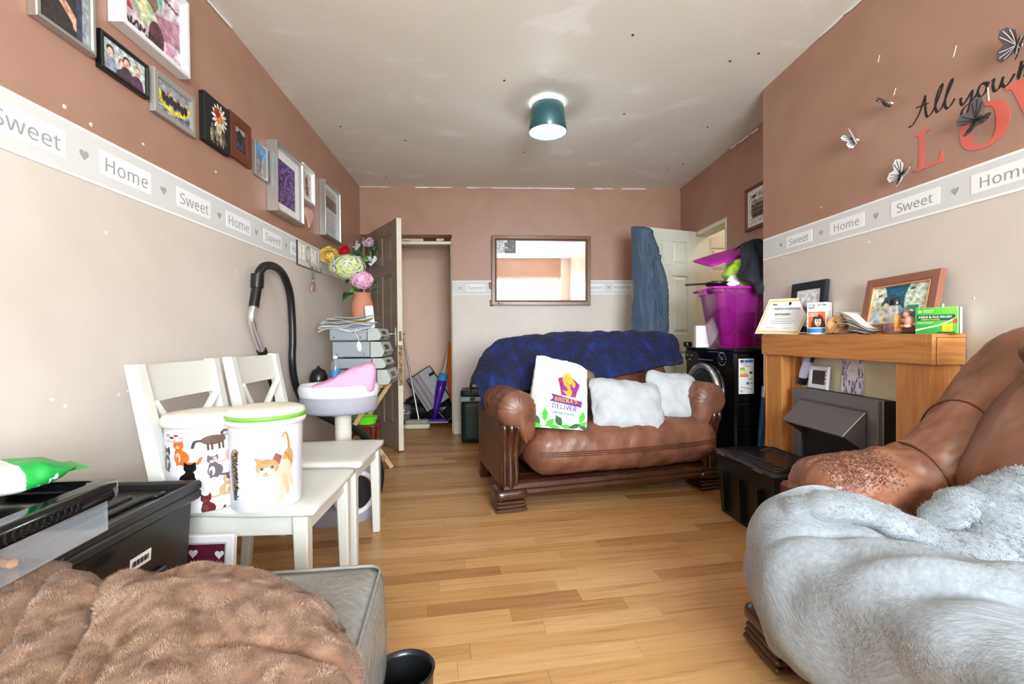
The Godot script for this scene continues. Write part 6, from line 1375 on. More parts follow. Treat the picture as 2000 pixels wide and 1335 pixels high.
func tub_wall(s, w0, d0, w1, d1, h, t):
	var a = rrect(w0, d0, 0.04, 5); var b = rrect(w1, d1, 0.05, 5)
	s.set_smooth_group(0)
	for k in a.size():
		var l: int = (k + 1) % a.size()
		for o in [0.0, t]:
			var f = 1.0 - o * 8.0
			var A = Vector3(a[k].x * f, o, a[k].y * f); var B = Vector3(a[l].x * f, o, a[l].y * f); var C = Vector3(b[l].x * f, h, b[l].y * f); var D = Vector3(b[k].x * f, h, b[k].y * f)
			if o == 0.0: q4(s, B, A, D, C)
			else: q4(s, A, B, C, D)
		t3(s, Vector3(a[k].x, 0, a[k].y), Vector3(a[l].x, 0, a[l].y), Vector3.ZERO)
func quad_part(called, w, h, mt, parent, xf = Transform3D.IDENTITY):
	var s = ST(); s.set_smooth_group(-1)
	q4(s, Vector3(-w/2, -h/2, 0), Vector3(w/2, -h/2, 0), Vector3(w/2, h/2, 0), Vector3(-w/2, h/2, 0))
	return part(called, done(s), mt, parent, xf)
func quadthing(called, label, cat, xf: Transform3D, w, h, mt, group = ""):   # a thin card with a printed face
	var t = thingx(called, label, cat, xf, group)
	part("card", box(Vector3(w, h, 0.002), 0.0, Vector3(0, 0, -0.0012)), "paper", t)
	quad_part("print", w, h, mt, t)
	return t
func fireside():
	# local x runs towards the camera, y up, z out from the chimney breast
	var fs = thingx("fire_surround", "light oak fireplace surround with cream back panel on the chimney breast", "fireplace", WR(2.09, 0, 0.003))
	var L = 0.517
	part("mantel_beam", box(Vector3(L * 2 - 0.02, 0.112, 0.128), 0.002, Vector3(-0.01, 0.909, 0.064)), "oak_along", fs)
	part("mantel_end", box(Vector3(0.02, 0.098, 0.108), 0.0015, Vector3(L - 0.01, 0.902, 0.054)), "oak_along", fs)
	part("mantel_lip", box(Vector3(0.021, 0.013, 0.112), 0.001, Vector3(L - 0.0105, 0.9585, 0.056)), "oak_along", fs)
	part("corner_strip", box(Vector3(0.021, 0.112, 0.016), 0.0015, Vector3(L - 0.0105, 0.909, 0.12)), "oak_along", fs)
	for sx in [-1.0, 1.0]:
		part("post", box(Vector3(0.135, 0.853, 0.115), 0.002, Vector3(sx * (L - 0.095), 0.4265, 0.0575)), "oak_up", fs)
		part("post_edge", box(Vector3(0.012, 0.853, 0.118), 0.0015, Vector3(sx * (L - 0.024), 0.4265, 0.059)), "oak_up", fs)
	part("inner_strip", box(Vector3(0.03, 0.853, 0.06), 0.002, Vector3(-L + 0.18, 0.4265, 0.03)), "oak_up", fs)
	part("back_panel", box(Vector3(0.74, 0.853, 0.022), 0.0, Vector3(0, 0.4265, 0.011)), "cream_panel", fs)
	var fi = thingx("electric_fire", "dull steel electric fire with sloping hood set in the cream panel", "fire", WR(2.09, 0, 0.022))
	part("case_side", box(Vector3(0.52, 0.685, 0.07), 0.003, Vector3(0.0, 0.3425, 0.036)), "black_matt", fi)
	var s = ST(); s.set_smooth_group(-1)
	var fr = frame_mesh(0.535, 0.685, 0.062, 0.022)
	part("steel_frame", fr, "dull_steel", fi, T(Vector3(0, 0.345, 0.071)))
	part("frame_lip", frame_mesh(0.54, 0.69, 0.01, 0.006), "steel", fi, T(Vector3(0, 0.345, 0.066)))
	part("opening", box(Vector3(0.414, 0.56, 0.004), 0.0, Vector3(0, 0.345, 0.074)), "black_matt", fi)
	s = ST(); s_ext(s, [Vector2(0.0, 0.0), Vector2(0.004, 0.0), Vector2(0.105, -0.098), Vector2(0.104, -0.103), Vector2(0.1, -0.1)], -0.203, 0.203, Transform3D(Basis(Vector3(0, 0, 1), Vector3.UP, Vector3(-1, 0, 0)), Vector3.ZERO))
	var hd = part("hood", done(s), "dull_steel", fi, T(Vector3(0.0, 0.628, 0.088)))
	for sx in [-0.203, 0.2]: part("hood_cheek", ext_zy([Vector2(0.0, 0.0), Vector2(0.1, -0.1), Vector2(0.0, -0.17)], sx, sx + 0.003), "dull_steel", hd)
	part("hood_edge", bar(Vector3(0.203, 0.0, 0.004), Vector3(0.203, -0.1, 0.106), 0.004, 0.004, 0.001), "silver", hd)
	# on the fire's ledge
	var lt = 0.689
	var tu = thingx("cream_tube", "clear lilac cream tube with black cap leaning on the fire's ledge", "tube", WR(2.35, lt + 0.02, 0.07))
	var tb = T(Vector3(0, 0, 0), 0, 0, -20)
	part("tube_body", tube([Vector3(0, 0.03, 0), Vector3(0, 0.08, 0), Vector3(0, 0.16, -0.01)], [0.023, 0.025, 0.027], 14, 0.6), skin_of("tube_print", rgb(176, 168, 190)), tu, tb)
	part("tube_cap", tube([Vector3(0, 0.0, 0), Vector3(0, 0.035, 0)], 0.025, 16), "black_gloss", tu, tb)
	part("tube_crimp", box(Vector3(0.058, 0.045, 0.012), 0.002, Vector3(0, 0.15, -0.008)), "black_plastic", tu, tb)
	for k in 3: part("tube_print", box(Vector3(0.028 - 0.006 * k, 0.004, 0.001), 0.0, Vector3(0, 0.1 - 0.014 * k, 0.0155)), "black_cloth" if k != 1 else "magenta_solid", tu, tb)
	var img = Image.create(96, 96, false, Image.FORMAT_RGB8); img.fill(rgb(58, 48, 44))
	for k in 26: p_line(img, [Vector2(k * 6 - 20, 96), Vector2(k * 5, 50), Vector2(k * 7 + 10, 0)], 1.4, rgb(60 + k * 4, 48 + k * 3, 42 + k * 3))
	photo(img); skin("dark_photo", img, 0.3)
	var pf = picture("small_picture", "small white frame with dark photo standing on the fire's ledge", WR(2.245, lt + 0.058, 0.048) * T(Vector3.ZERO, -5), 0.135, 0.115, 0.022, 0.012, "white_plastic", "dark_photo")
	for k in 4: part("scroll", tube(crv([Vector3(0.05, -0.03 + k * 0.02, 0.0125), Vector3(0.058, -0.026 + k * 0.02, 0.0125), Vector3(0.053, -0.02 + k * 0.02, 0.0125)], 8), 0.0016, 5), "dark_window", pf)
	img = Image.create(128, 160, false, Image.FORMAT_RGB8); img.fill(rgb(226, 220, 228))
	var rg = RandomNumberGenerator.new(); rg.seed = 3
	for k in 46:
		var x = rg.randf_range(0, 128); var y: float = rg.randf_range(100, 165) if k < 26 else rg.randf_range(0, 90)
		if k >= 26: x = rg.randf_range(0, 40) if k % 2 else rg.randf_range(92, 128)
		var h = rg.randf_range(16, 36); var sl = rg.randf_range(-10, 10)
		for q in 7: p_ell(img, x + sl * q / 7.0 + (q % 2) * 3, y - h * q / 7.0, 3.4 - q * 0.3, 3.0, [rgb(108, 96, 160), rgb(132, 118, 176), rgb(96, 96, 120)][k % 3])
	img.fill_rect(Rect2i(42, 20, 46, 80), rgb(232, 228, 232)); img.fill_rect(Rect2i(54, 50, 22, 2), rgb(140, 130, 140)); img.fill_rect(Rect2i(50, 58, 30, 2), rgb(170, 160, 170))
	skin("lavender_print", img, 0.6)
	quadthing("lavender_card", "lavender patterned card standing on the fire's ledge", "card", WR(2.06, lt + 0.081, 0.03) * T(Vector3.ZERO, -3), 0.128, 0.16, "lavender_print")
	# ---- on the mantel
	var mt = 0.9655
	img = Image.create(128, 128, false, Image.FORMAT_RGB8); img.fill(rgb(226, 226, 230)); img.fill_rect(Rect2i(20, 44, 88, 46), rgb(196, 190, 196))
	for k in 22: p_ell(img, 24 + k * 4, 62 + 6 * (k % 3), 3, 12, [rgb(86, 60, 74), rgb(124, 88, 100), rgb(60, 54, 60)][k % 3])
	photo(img); skin("strip_photo", img, 0.3)
	picture("mantel_picture", "black framed picture leaning behind the certificate on the mantel", WR(2.36, mt + 0.139, 0.02) * T(Vector3.ZERO, -5), 0.262, 0.276, 0.04, 0.02, "black_cloth", "strip_photo", 0.02)
	# certificate: a curved sheet leaning on the frame
	var ce = thingx("certificate", "gold bordered certificate leaning at the mantel's far end", "certificate", WR(2.48, mt + 0.004, 0.122) * T(Vector3.ZERO, 0, 26, 0) * T(Vector3.ZERO, -20, 0, -2) * Transform3D(Basis().scaled(Vector3(0.74, 1, 1)), Vector3.ZERO))
	var g = []
	for j in 9:
		var r = []
		for i in 13:
			var x = (i / 12.0 - 0.5) * 0.335; var y = j / 8.0 * 0.21
			r.append(Vector3(x + 0.05 * (y / 0.21), y - 0.004 * pow(x / 0.16, 2.0), 0.006 * pow(x / 0.16, 2.0)))
		g.append(r)
	img = Image.create(512, 320, false, Image.FORMAT_RGB8); img.fill(rgb(236, 236, 238))
	for b in [[10, rgb(214, 190, 96)], [18, rgb(236, 214, 130)], [24, rgb(190, 164, 84)], [28, rgb(236, 236, 238)]]: img.fill_rect(Rect2i(b[0], b[0], 512 - 2 * b[0], 320 - 2 * b[0]), b[1])
	skin("certificate_paper", img, 0.6)
	for r in g: r.reverse()
	for r in g: r.reverse()
	var cm = gridmesh(flip_v(g), 0.0008)
	part("sheet", cm, "certificate_paper", ce)
	var cy = func(y): return y
	var tx = func(t, x, y, cap, f, w): word(t, cap, "ink_black", ce, T(Vector3(x + 0.05 * y / 0.21, y, 0.0055 + 0.004 * absf(x) / 0.12), 0, 0, 0), 0.0006, f, w)
	tx.call("CERTIFICATE OF PARTICIPATION", 0.0, 0.147, 0.0098, "Droid Sans", 400); tx.call("pure", 0.115, 0.182, 0.013, "Droid Sans", 700); tx.call("flawe", -0.1, 0.172, 0.0095, "Droid Sans", 700)
	tx.call("Janet Hardaker", -0.015, 0.115, 0.0115, "Droid Serif", 400)
	part("seal", lathe([Vector2(0.0095, 0), Vector2(0.0095, 0.001), Vector2(0, 0.001)], 16), "ink_black", ce, T(Vector3(0.05, 0.178, 0.004), 90))
	for k in [[0.088, 0.13], [0.074, 0.2], [0.062, 0.16], [0.034, 0.07], [0.034, 0.05]]: part("print_line", box(Vector3(k[1], 0.002, 0.0006), 0.0, Vector3(0.05 * k[0] / 0.21 + (0.0 if k[1] > 0.1 else (0.06 if k[1] < 0.06 else -0.07)), k[0], 0.004)), "border_ink", ce)
	img = Image.create(128, 192, false, Image.FORMAT_RGB8); img.fill(rgb(228, 232, 232)); img.fill_rect(Rect2i(8, 56, 112, 136), rgb(224, 96, 44))
	p_ell(img, 72, 130, 40, 60, rgb(74, 40, 32)); p_ell(img, 72, 116, 22, 30, rgb(238, 206, 190)); p_ell(img, 40, 160, 16, 50, rgb(70, 36, 30)); p_ell(img, 106, 160, 16, 50, rgb(70, 36, 30)); p_ell(img, 72, 178, 34, 20, rgb(206, 196, 200)); p_ell(img, 72, 88, 26, 14, rgb(74, 40, 32)); p_ell(img, 72, 134, 6, 3, rgb(190, 60, 70)); p_ell(img, 62, 112, 4, 2, rgb(40, 30, 30)); p_ell(img, 82, 112, 4, 2, rgb(40, 30, 30))
	for k in 2: img.fill_rect(Rect2i(14, 64 + k * 12, 60, 7), rgb(240, 210, 190))
	photo(img); skin("hair_print", img, 0.4)
	var hb = thingx("hair_colour_box", "hair colour box with a red haired woman on orange, on the mantel", "box", WR(2.225, mt, 0.065) * T(Vector3.ZERO, 0, 38, 0))
	part("box_body", box(Vector3(0.085, 0.158, 0.085), 0.001, Vector3(0, 0.079, 0)), "paper", hb)
	quad_part("front_print", 0.083, 0.156, "hair_print", hb, Transform3D(Basis.IDENTITY, Vector3(0, 0.079, 0.0432)))
	word("PICK", 0.008, "ink_black", hb, T(Vector3(-0.022, 0.145, 0.0436)), 0.0006, "Droid Sans", 700); word("GREY", 0.008, "ink_black", hb, T(Vector3(-0.022, 0.131, 0.0436)), 0.0006, "Droid Sans", 700); word("BOOM", 0.008, "ink_black", hb, T(Vector3(0.022, 0.145, 0.0436)), 0.0006, "Droid Sans", 700)
	for k in 7: part("side_print", box(Vector3(0.0006, 0.0025, 0.05), 0.0, Vector3(0.0428, 0.11 - k * 0.012, 0.0)), "border_ink", hb)
	var ti = thingx("tape_tin", "white round tin with a blue label on the mantel", "tin", WR(2.19, mt, 0.092))
	part("tin_body", lathe([Vector2(0, 0), Vector2(0.046, 0), Vector2(0.048, 0.003), Vector2(0.048, 0.03), Vector2(0.044, 0.034), Vector2(0, 0.035)], 32), "tin_white", ti)
	part("blue_label", lathe([Vector2(0.0485, 0.009), Vector2(0.0488, 0.012), Vector2(0.0488, 0.026), Vector2(0.0485, 0.029)], 32), "tape_blue", ti)
	var n = noise(161, 20.0, 3)
	var sh = thingx("sea_shell", "tan spiral sea shell lying on the mantel beside the papers", "shell", WR(2.075, mt, 0.085) * T(Vector3.ZERO, 0, -12, 0))
	var rows = []
	for j in 40:
		var t = j / 39.0; var r = []
		for i in 17:
			var a = TAU * i / 16.0
			var rr: float = 0.036 * sin(PI * pow(t, 0.75)) * (1.0 + 0.3 * sin(a + t * 16.0)) + 0.002
			r.append(Vector3(lerp(-0.068, 0.058, t), 0.034 + rr * sin(a) * 0.9 + 0.012 * t, rr * cos(a)) + Vector3(1, 1, 1) * n.get_noise_2d(t * 2.0, sin(a)) * 0.004)
		rows.append(r)
	part("body_whorl", gridmesh(rows, 0.0, 1, 1, true), "shell", sh)
	part("spire", lathe([Vector2(0.024, 0), Vector2(0.02, 0.01), Vector2(0.012, 0.014), Vector2(0.012, 0.022), Vector2(0.005, 0.028), Vector2(0, 0.042)], 14), "shell", sh, T(Vector3(0.016, 0.062, 0), 0, 0, -14))
	part("lip", gridmesh([[Vector3(-0.06, 0.01, 0.03), Vector3(-0.02, 0.006, 0.048), Vector3(0.03, 0.006, 0.045)], [Vector3(-0.066, 0.03, 0.024), Vector3(-0.02, 0.028, 0.04), Vector3(0.04, 0.024, 0.034)], [Vector3(-0.05, 0.05, 0.01), Vector3(-0.015, 0.05, 0.024), Vector3(0.04, 0.045, 0.02)]], 0.003), "shell", sh)
	for k in 6:
		g = []
		for j in 5:
			var r = []
			for i in 9:
				var x = (i / 8.0 - 0.5) * 0.2; var z = (j / 4.0 - 0.5) * 0.1
				r.append(Vector3(x, 0.004 + (0.014 + 0.008 * k) * smoothstep(0.1, -0.1, x) * float(k > 1) * (1.0 if k != 5 else 1.25) + 0.008 * sin(i * 0.6), z))
			g.append(r)
		single("letter", gridmesh(g, 0.001), "paper" if k != 1 else "newsprint", ["lowest flat white letter lying on the mantel edge", "folded grey letter near the bottom of the mantel papers", "third letter up in the fanned mantel papers", "fourth letter up in the fanned mantel papers", "curled letter second from top of the mantel papers", "topmost curled letter in the fanned mantel papers"][k], "letter", WR(1.92 + 0.012 * (k % 3), mt + 0.001 + k * 0.0052, 0.075) * T(Vector3.ZERO, 0, [12, -8, 4, -3, 7, 0][k], 0), "letters on the mantel")
	img = Image.create(256, 176, false, Image.FORMAT_RGB8); img.fill(rgb(36, 100, 124))
	p_ell(img, 18, 60, 50, 84, rgb(214, 226, 206)); p_poly(img, [Vector2(0, 176), Vector2(0, 110), Vector2(60, 90), Vector2(80, 176)], rgb(186, 206, 212)); p_ell(img, 92, 130, 42, 66, rgb(226, 220, 190)); p_ell(img, 52, 116, 10, 16, rgb(220, 206, 180)); p_poly(img, [Vector2(44, 96), Vector2(60, 50), Vector2(100, 40), Vector2(138, 60), Vector2(142, 96), Vector2(120, 72), Vector2(84, 84), Vector2(66, 76)], rgb(52, 84, 106)); p_ell(img, 206, 70, 54, 92, rgb(212, 230, 210)); p_ell(img, 206, 150, 26, 30, rgb(206, 212, 176))
	for e in [[76, 118, 9, 4], [112, 116, 9, 4], [182, 22, 13, 5]]: p_ell(img, e[0], e[1] - 8, e[2] + 3, 2, rgb(130, 130, 120)); p_ell(img, e[0], e[1], e[2], e[3], rgb(80, 100, 104)); p_ell(img, e[0], e[1], 3, 3, rgb(30, 40, 44))
	p_ell(img, 200, 108, 22, 5, rgb(226, 196, 160)); p_ell(img, 94, 158, 16, 4, rgb(206, 160, 140)); p_poly(img, [Vector2(200, 176), Vector2(256, 120), Vector2(256, 176)], rgb(40, 52, 60)); p_ell(img, 34, 40, 12, 4, rgb(90, 104, 96))
	photo(img); skin("family_photo", img, 0.25)
	picture("mantel_picture", "large wood framed close-up photo of a boy's face on the mantel", WR(1.787, mt + 0.118, 0.048) * T(Vector3.ZERO, -12, 0, 1.5), 0.335, 0.24, 0.04, 0.022, "frame_pinkwood", "family_photo").add_child(gilt(0.262, 0.167))
	var bo = thingx("amber_bottle", "clear bottle with black cap half full of amber liquid on the mantel", "bottle", WR(1.768, mt, 0.09))
	part("glass", lathe([Vector2(0, 0.0), Vector2(0.034, 0.0), Vector2(0.036, 0.004), Vector2(0.036, 0.082), Vector2(0.03, 0.1), Vector2(0.018, 0.108), Vector2(0.017, 0.12)], 28), "clear", bo)
	part("liquid", lathe([Vector2(0, 0.003), Vector2(0.0335, 0.003), Vector2(0.0335, 0.038), Vector2(0, 0.038)], 28), "amber", bo)
	part("cap", lathe([Vector2(0.0195, 0.115), Vector2(0.02, 0.118), Vector2(0.02, 0.138), Vector2(0.018, 0.14), Vector2(0, 0.14)], 24), "black_plastic", bo)
	for a in [[-0.8, -0.1, 0.05, 0.065], [0.75, 1.4, 0.012, 0.075]]:
		var gg = []
		for j in 2:
			var r = []
			for i in 7: var t: float = lerp(a[0], a[1], i / 6.0); r.append(Vector3(sin(t) * 0.0365, a[3] if j == 0 else a[2], cos(t) * 0.0365))
			gg.append(r)
		part("label", gridmesh(gg), "orange_label", bo)
	single("orange_tab", box(Vector3(0.03, 0.006, 0.02), 0.002, Vector3(0, 0.003, 0)), "orange_label", "small orange tab lying left of the amber bottle", "tab", WR(1.825, mt, 0.1))
	var tc = thingx("green_card", "teal green card standing behind the pink rabbit on the mantel", "card", WR(1.675, mt, 0.075) * T(Vector3.ZERO, -10, 14, 0))
	part("card_front", box(Vector3(0.115, 0.115, 0.002), 0.0, Vector3(0, 0.0575, 0)), "teal_card", tc)
	part("card_rear", box(Vector3(0.115, 0.115, 0.0015), 0.0, Vector3(0, 0.0575, -0.012)), "paper", tc)
	var ra = thingx("rabbit_figurine", "small pink rabbit figurine in front of the teal card", "figurine", WR(1.688, mt + 0.022, 0.108) * T(Vector3.ZERO, 0, -24, 0))
	var rs = ST()
	for q in [[Vector3(0, 0.026, 0), Vector3(0.019, 0.021, 0.017)], [Vector3(-0.012, 0.052, 0.004), Vector3(0.014, 0.013, 0.012)], [Vector3(-0.012, 0.008, 0.012), Vector3(0.008, 0.006, 0.012)], [Vector3(0.014, 0.008, 0.01), Vector3(0.009, 0.007, 0.013)], [Vector3(0.02, 0.014, -0.01), Vector3(0.007, 0.007, 0.007)], [Vector3(-0.018, 0.03, 0.012), Vector3(0.006, 0.009, 0.006)]]:
		var pr = []
		for k in 9: var a = -PI / 2 + PI * k / 8.0; pr.append(Vector2(cos(a) * q[1].x, sin(a) * q[1].y))
		pr[0].x = 0.0; pr[8].x = 0.0
		s_lathe(rs, pr, 14, Vector3(1, 1, q[1].z / q[1].x), q[0])
	s_tube(rs, crv([Vector3(-0.006, 0.06, 0), Vector3(0.012, 0.068, 0), Vector3(0.03, 0.064, 0)], 10), [0.005, 0.006, 0.007, 0.008, 0.008, 0.008, 0.007, 0.006, 0.005, 0.002], 8, 0.6)
	s_tube(rs, crv([Vector3(-0.012, 0.06, -0.006), Vector3(-0.024, 0.066, -0.008), Vector3(-0.034, 0.058, -0.008)], 10), [0.005, 0.006, 0.007, 0.007, 0.007, 0.007, 0.006, 0.005, 0.004, 0.002], 8, 0.6)
	part("rabbit_body", done(rs), "rabbit_pink", ra)
	img = Image.create(192, 160, false, Image.FORMAT_RGB8)
	for y in 160:
		for x in 192: img.set_pixel(x, y, rgb(26, 150, 60).lerp(rgb(150, 208, 60), clamp((x * 0.5 + (160 - y) * 0.2) / 130.0 - 0.15, 0, 1)))
	img.fill_rect(Rect2i(6, 44, 176, 36), rgb(10, 86, 54)); p_ell(img, 20, 22, 10, 10, rgb(206, 224, 60)); img.fill_rect(Rect2i(36, 14, 50, 6), rgb(200, 226, 150)); img.fill_rect(Rect2i(36, 25, 44, 5), rgb(170, 214, 90))
	p_line(img, [Vector2(0, 138), Vector2(60, 122), Vector2(120, 104), Vector2(180, 70)], 5.0, rgb(246, 240, 200)); img.fill_rect(Rect2i(124, 100, 46, 44), rgb(238, 198, 36)); p_ell(img, 147, 144, 23, 8, rgb(230, 180, 30)); p_ell(img, 182, 84, 12, 16, rgb(206, 70, 50)); img.fill_rect(Rect2i(8, 88, 80, 3), rgb(200, 226, 160)); img.fill_rect(Rect2i(8, 96, 70, 3), rgb(200, 226, 160)); img.fill_rect(Rect2i(100, 150, 80, 8), rgb(20, 60, 40))
	skin("medicine_print", img, 0.35)
	var me = thingx("medicine_box", "green cold and flu relief box at the mantel's near end", "box", WR(1.605, mt, 0.075) * T(Vector3.ZERO, 0, 30, 0))
	part("box_body", box(Vector3(0.118, 0.095, 0.05), 0.001, Vector3(0, 0.0475, 0)), "paper", me)
	quad_part("front_print", 0.116, 0.094, "medicine_print", me, Transform3D(Basis.IDENTITY, Vector3(0, 0.0475, 0.0254)))
	part("side_stripe", box(Vector3(0.0006, 0.095, 0.02), 0.0, Vector3(0.0592, 0.0475, 0.014)), "wipes_green", me)
	word("COLD & FLU RELIEF", 0.0072, "white_plastic", me, T(Vector3(-0.003, 0.0605, 0.0258)), 0.0006, "Droid Sans", 700); word("LEMON FLAVOUR", 0.0045, "yellow_print", me, T(Vector3(-0.016, 0.0515, 0.0258)), 0.0006, "Droid Sans", 700)
	single("silver_clip", tube(crv([Vector3(-0.03, 0.006, 0), Vector3(0, 0.008, 0.004), Vector3(0.03, 0.005, 0)], 10), 0.005, 8), "silver", "small silver clip on the mantel at the hair box's foot", "clip", WR(2.27, mt, 0.115))
	# ---- black lidded box in front of the fire
	var bx = thing("storage_box", "black lidded storage box on the floor in front of the fire", "storage box", V(1.433, 0, 2.255), 2)
	s = ST(); s_taper(s, Vector3(0, 0, 0), Vector3(0, 0.315, 0), 0.30, 0.335, 0.44, 0.49)
	part("body", done(s), "black_plastic", bx)
	for z in [-0.15, 0.0, 0.15]: part("rib", bar(Vector3(-0.152, 0.02, z), Vector3(-0.166, 0.24, z), 0.012, 0.05, 0.003), "black_plastic", bx)
	for z in [-0.235, 0.235]: part("handle_grip", box(Vector3(0.14, 0.03, 0.025), 0.006, Vector3(0, 0.27, z)), "black_plastic", bx)
	var ld = part("lid", rbox(Vector3(0.36, 0.028, 0.525), 0.012, Vector3i(10, 4, 12)), "black_plastic", bx, T(Vector3(0, 0.325, 0)))
	for k in 3:
		var pp = []
		for q in rrect(0.3 - k * 0.075, 0.46 - k * 0.06, 0.04, 5): pp.append(Vector3(q.x, 0.0145, q.y))
		pp.append(pp[0])
		part("lid_ridge", tube(pp, 0.0055, 6), "black_gloss", ld)
	for k in 3: part("rim_slot", box(Vector3(0.004, 0.008, 0.07), 0.001, Vector3(-0.18, 0.0, -0.17 + k * 0.16)), "dull_steel" if k != 1 else "black_gloss", ld)
func gilt(w, h):
	var o = MeshInstance3D.new(); o.name = "gilt_line"; o.mesh = frame_mesh(w, h, 0.006, 0.021); o.material_override = M["frame_gilt"]; return o
func skin_of(called, col): return mat(called, col, 0.25)
func flip_v(g: Array) -> Array: var o = g.duplicate(); o.reverse(); return o
func ext_zy(poly, x0, x1) -> ArrayMesh:
	var s = ST(); s_ext(s, poly, -x1, -x0, Transform3D(Basis(Vector3(0, 0, 1), Vector3.UP, Vector3(-1, 0, 0)), Vector3.ZERO)); return done(s)
func picture(called, label, xf: Transform3D, w, h, b, d, fmt, print_mt, mount = 0.0, group = "", cat = "picture"):
	var t = thingx(called, label, cat, xf, group)
	part("frame", frame_mesh(w, h, b, d), fmt, t)
	part("backing", box(Vector3(w - 0.006, h - 0.006, 0.004), 0.0, Vector3(0, 0, 0.0025)), "black_matt" if mount == 0.0 else "paper", t)
	if mount > 0.0: part("mount", box(Vector3(w - 2 * b + 0.004, h - 2 * b + 0.004, 0.002), 0.0, Vector3(0, 0, d * 0.45)), "paper", t)
	quad_part("print", w - 2 * b - 2 * mount, h - 2 * b - 2 * mount, print_mt, t, Transform3D(Basis.IDENTITY, Vector3(0, 0, d * 0.45 + 0.0016)))
	return t
func pictures():
	var img: Image; var rg = RandomNumberGenerator.new(); rg.seed = 77
	var gp = "framed pictures on the left wall"
	# person with folded arm
	img = Image.create(160, 220, false, Image.FORMAT_RGB8); img.fill(rgb(150, 156, 160)); p_poly(img, [Vector2(0, 220), Vector2(10, 90), Vector2(60, 60), Vector2(120, 90), Vector2(130, 220)], rgb(52, 48, 48)); p_ell(img, 66, 40, 34, 44, rgb(206, 160, 138)); p_ell(img, 66, 12, 40, 26, rgb(52, 40, 36)); p_line(img, [Vector2(20, 110), Vector2(70, 140), Vector2(118, 178)], 12, rgb(214, 164, 140)); p_ell(img, 122, 186, 16, 14, rgb(214, 164, 140)); img.fill_rect(Rect2i(118, 60, 20, 160), rgb(60, 66, 90))
	photo(img); skin("pr_person", img, 0.3)
	picture("wall_picture", "silver framed portrait with folded arms, high on the left wall, nearest but one", WL(1.43, 2.0, 0.002), 0.195, 0.285, 0.016, 0.024, "silver", "pr_person", 0.0, gp)
	img = Image.create(32, 32, false, Image.FORMAT_RGB8); img.fill(rgb(70, 60, 58)); skin("pr_dark", img, 0.3)
	picture("wall_picture", "black frame corner at the photo's top left edge of the left wall", WL(1.17, 2.115, 0.002), 0.2, 0.27, 0.02, 0.025, "black_plastic", "pr_dark", 0.0, gp)
	# white box frame collage
	img = Image.create(200, 180, false, Image.FORMAT_RGB8); img.fill(rgb(212, 196, 206))
	p_ell(img, 26, 100, 30, 34, rgb(210, 70, 96)); p_ell(img, 86, 46, 38, 50, rgb(128, 104, 92)); p_ell(img, 84, 22, 36, 24, rgb(92, 76, 70)); p_line(img, [Vector2(56, 40), Vector2(86, 46), Vector2(116, 42)], 3, rgb(40, 30, 30)); p_ell(img, 70, 108, 42, 34, rgb(196, 206, 176)); p_ell(img, 70, 100, 14, 10, rgb(226, 230, 160)); p_poly(img, [Vector2(106, 30), Vector2(140, 6), Vector2(128, 80)], rgb(120, 190, 170)); p_poly(img, [Vector2(112, 90), Vector2(196, 60), Vector2(196, 130), Vector2(120, 140)], rgb(176, 130, 146)); p_ell(img, 112, 150, 26, 40, rgb(92, 54, 66)); p_ell(img, 160, 150, 16, 16, rgb(220, 160, 190))
	for k in 9: p_line(img, [Vector2(8 + k * 14, 150 + (k % 3) * 8), Vector2(14 + k * 14, 160 + (k % 2) * 10), Vector2(18 + k * 14, 152)], 2.6, rgb(46, 32, 38))
	for k in 5: p_line(img, [Vector2(140 + k * 11, 24 + k * 3), Vector2(146 + k * 11, 34)], 3, rgb(80, 60, 66))
	photo(img); skin("pr_collage", img, 0.4)
	picture("wall_picture", "white deep box frame with a bright pink collage, high on the left wall", WL(1.775, 2.175, 0.002), 0.345, 0.305, 0.02, 0.05, "white_plastic", "pr_collage", 0.0, gp)
	# four people
	img = Image.create(220, 130, false, Image.FORMAT_RGB8); img.fill(rgb(196, 206, 206))
	for q in [[40, 46, rgb(150, 160, 176), rgb(60, 46, 40)], [98, 70, rgb(70, 52, 70), rgb(150, 116, 76)], [122, 46, rgb(76, 56, 62), rgb(70, 50, 42)], [178, 52, rgb(96, 56, 92), rgb(190, 160, 110)]]:
		p_ell(img, q[0], q[1] + 66, 34, 46, q[2]); p_ell(img, q[0], q[1] - 6, 19, 22, q[3]); p_ell(img, q[0], q[1] + 2, 15, 20, rgb(228, 188, 172)); p_ell(img, q[0], q[1] + 9, 6, 2.5, rgb(180, 90, 90)); p_ell(img, q[0] - 6, q[1] - 2, 2, 1.5, rgb(50, 40, 40)); p_ell(img, q[0] + 6, q[1] - 2, 2, 1.5, rgb(50, 40, 40))
	photo(img); skin("pr_four", img, 0.3)
	picture("wall_picture", "black frame with a photo of four smiling people, on the left wall", WL(1.655, 1.905, 0.002), 0.21, 0.122, 0.012, 0.02, "black_plastic", "pr_four", 0.0, gp)
	# raft
	img = Image.create(220, 150, false, Image.FORMAT_RGB8); img.fill(rgb(150, 156, 160))
	for k in 60: p_ell(img, rg.randf_range(0, 220), rg.randf_range(100, 150), 14, 4, [rgb(60, 76, 130), rgb(120, 130, 170), rgb(200, 206, 220), rgb(50, 54, 70)][k % 4])
	p_line(img, [Vector2(10, 60), Vector2(30, 104), Vector2(110, 122), Vector2(196, 92), Vector2(212, 60)], 13, rgb(226, 206, 60))
	for k in 7: p_ell(img, 40 + k * 25, 70 + (k % 2) * 10, 14, 26, rgb(40, 36, 44)); p_ell(img, 40 + k * 25, 40 + (k % 2) * 10, 8, 9, [rgb(210, 170, 150), rgb(190, 60, 60), rgb(200, 190, 90)][k % 3])
	photo(img); skin("pr_raft", img, 0.3)
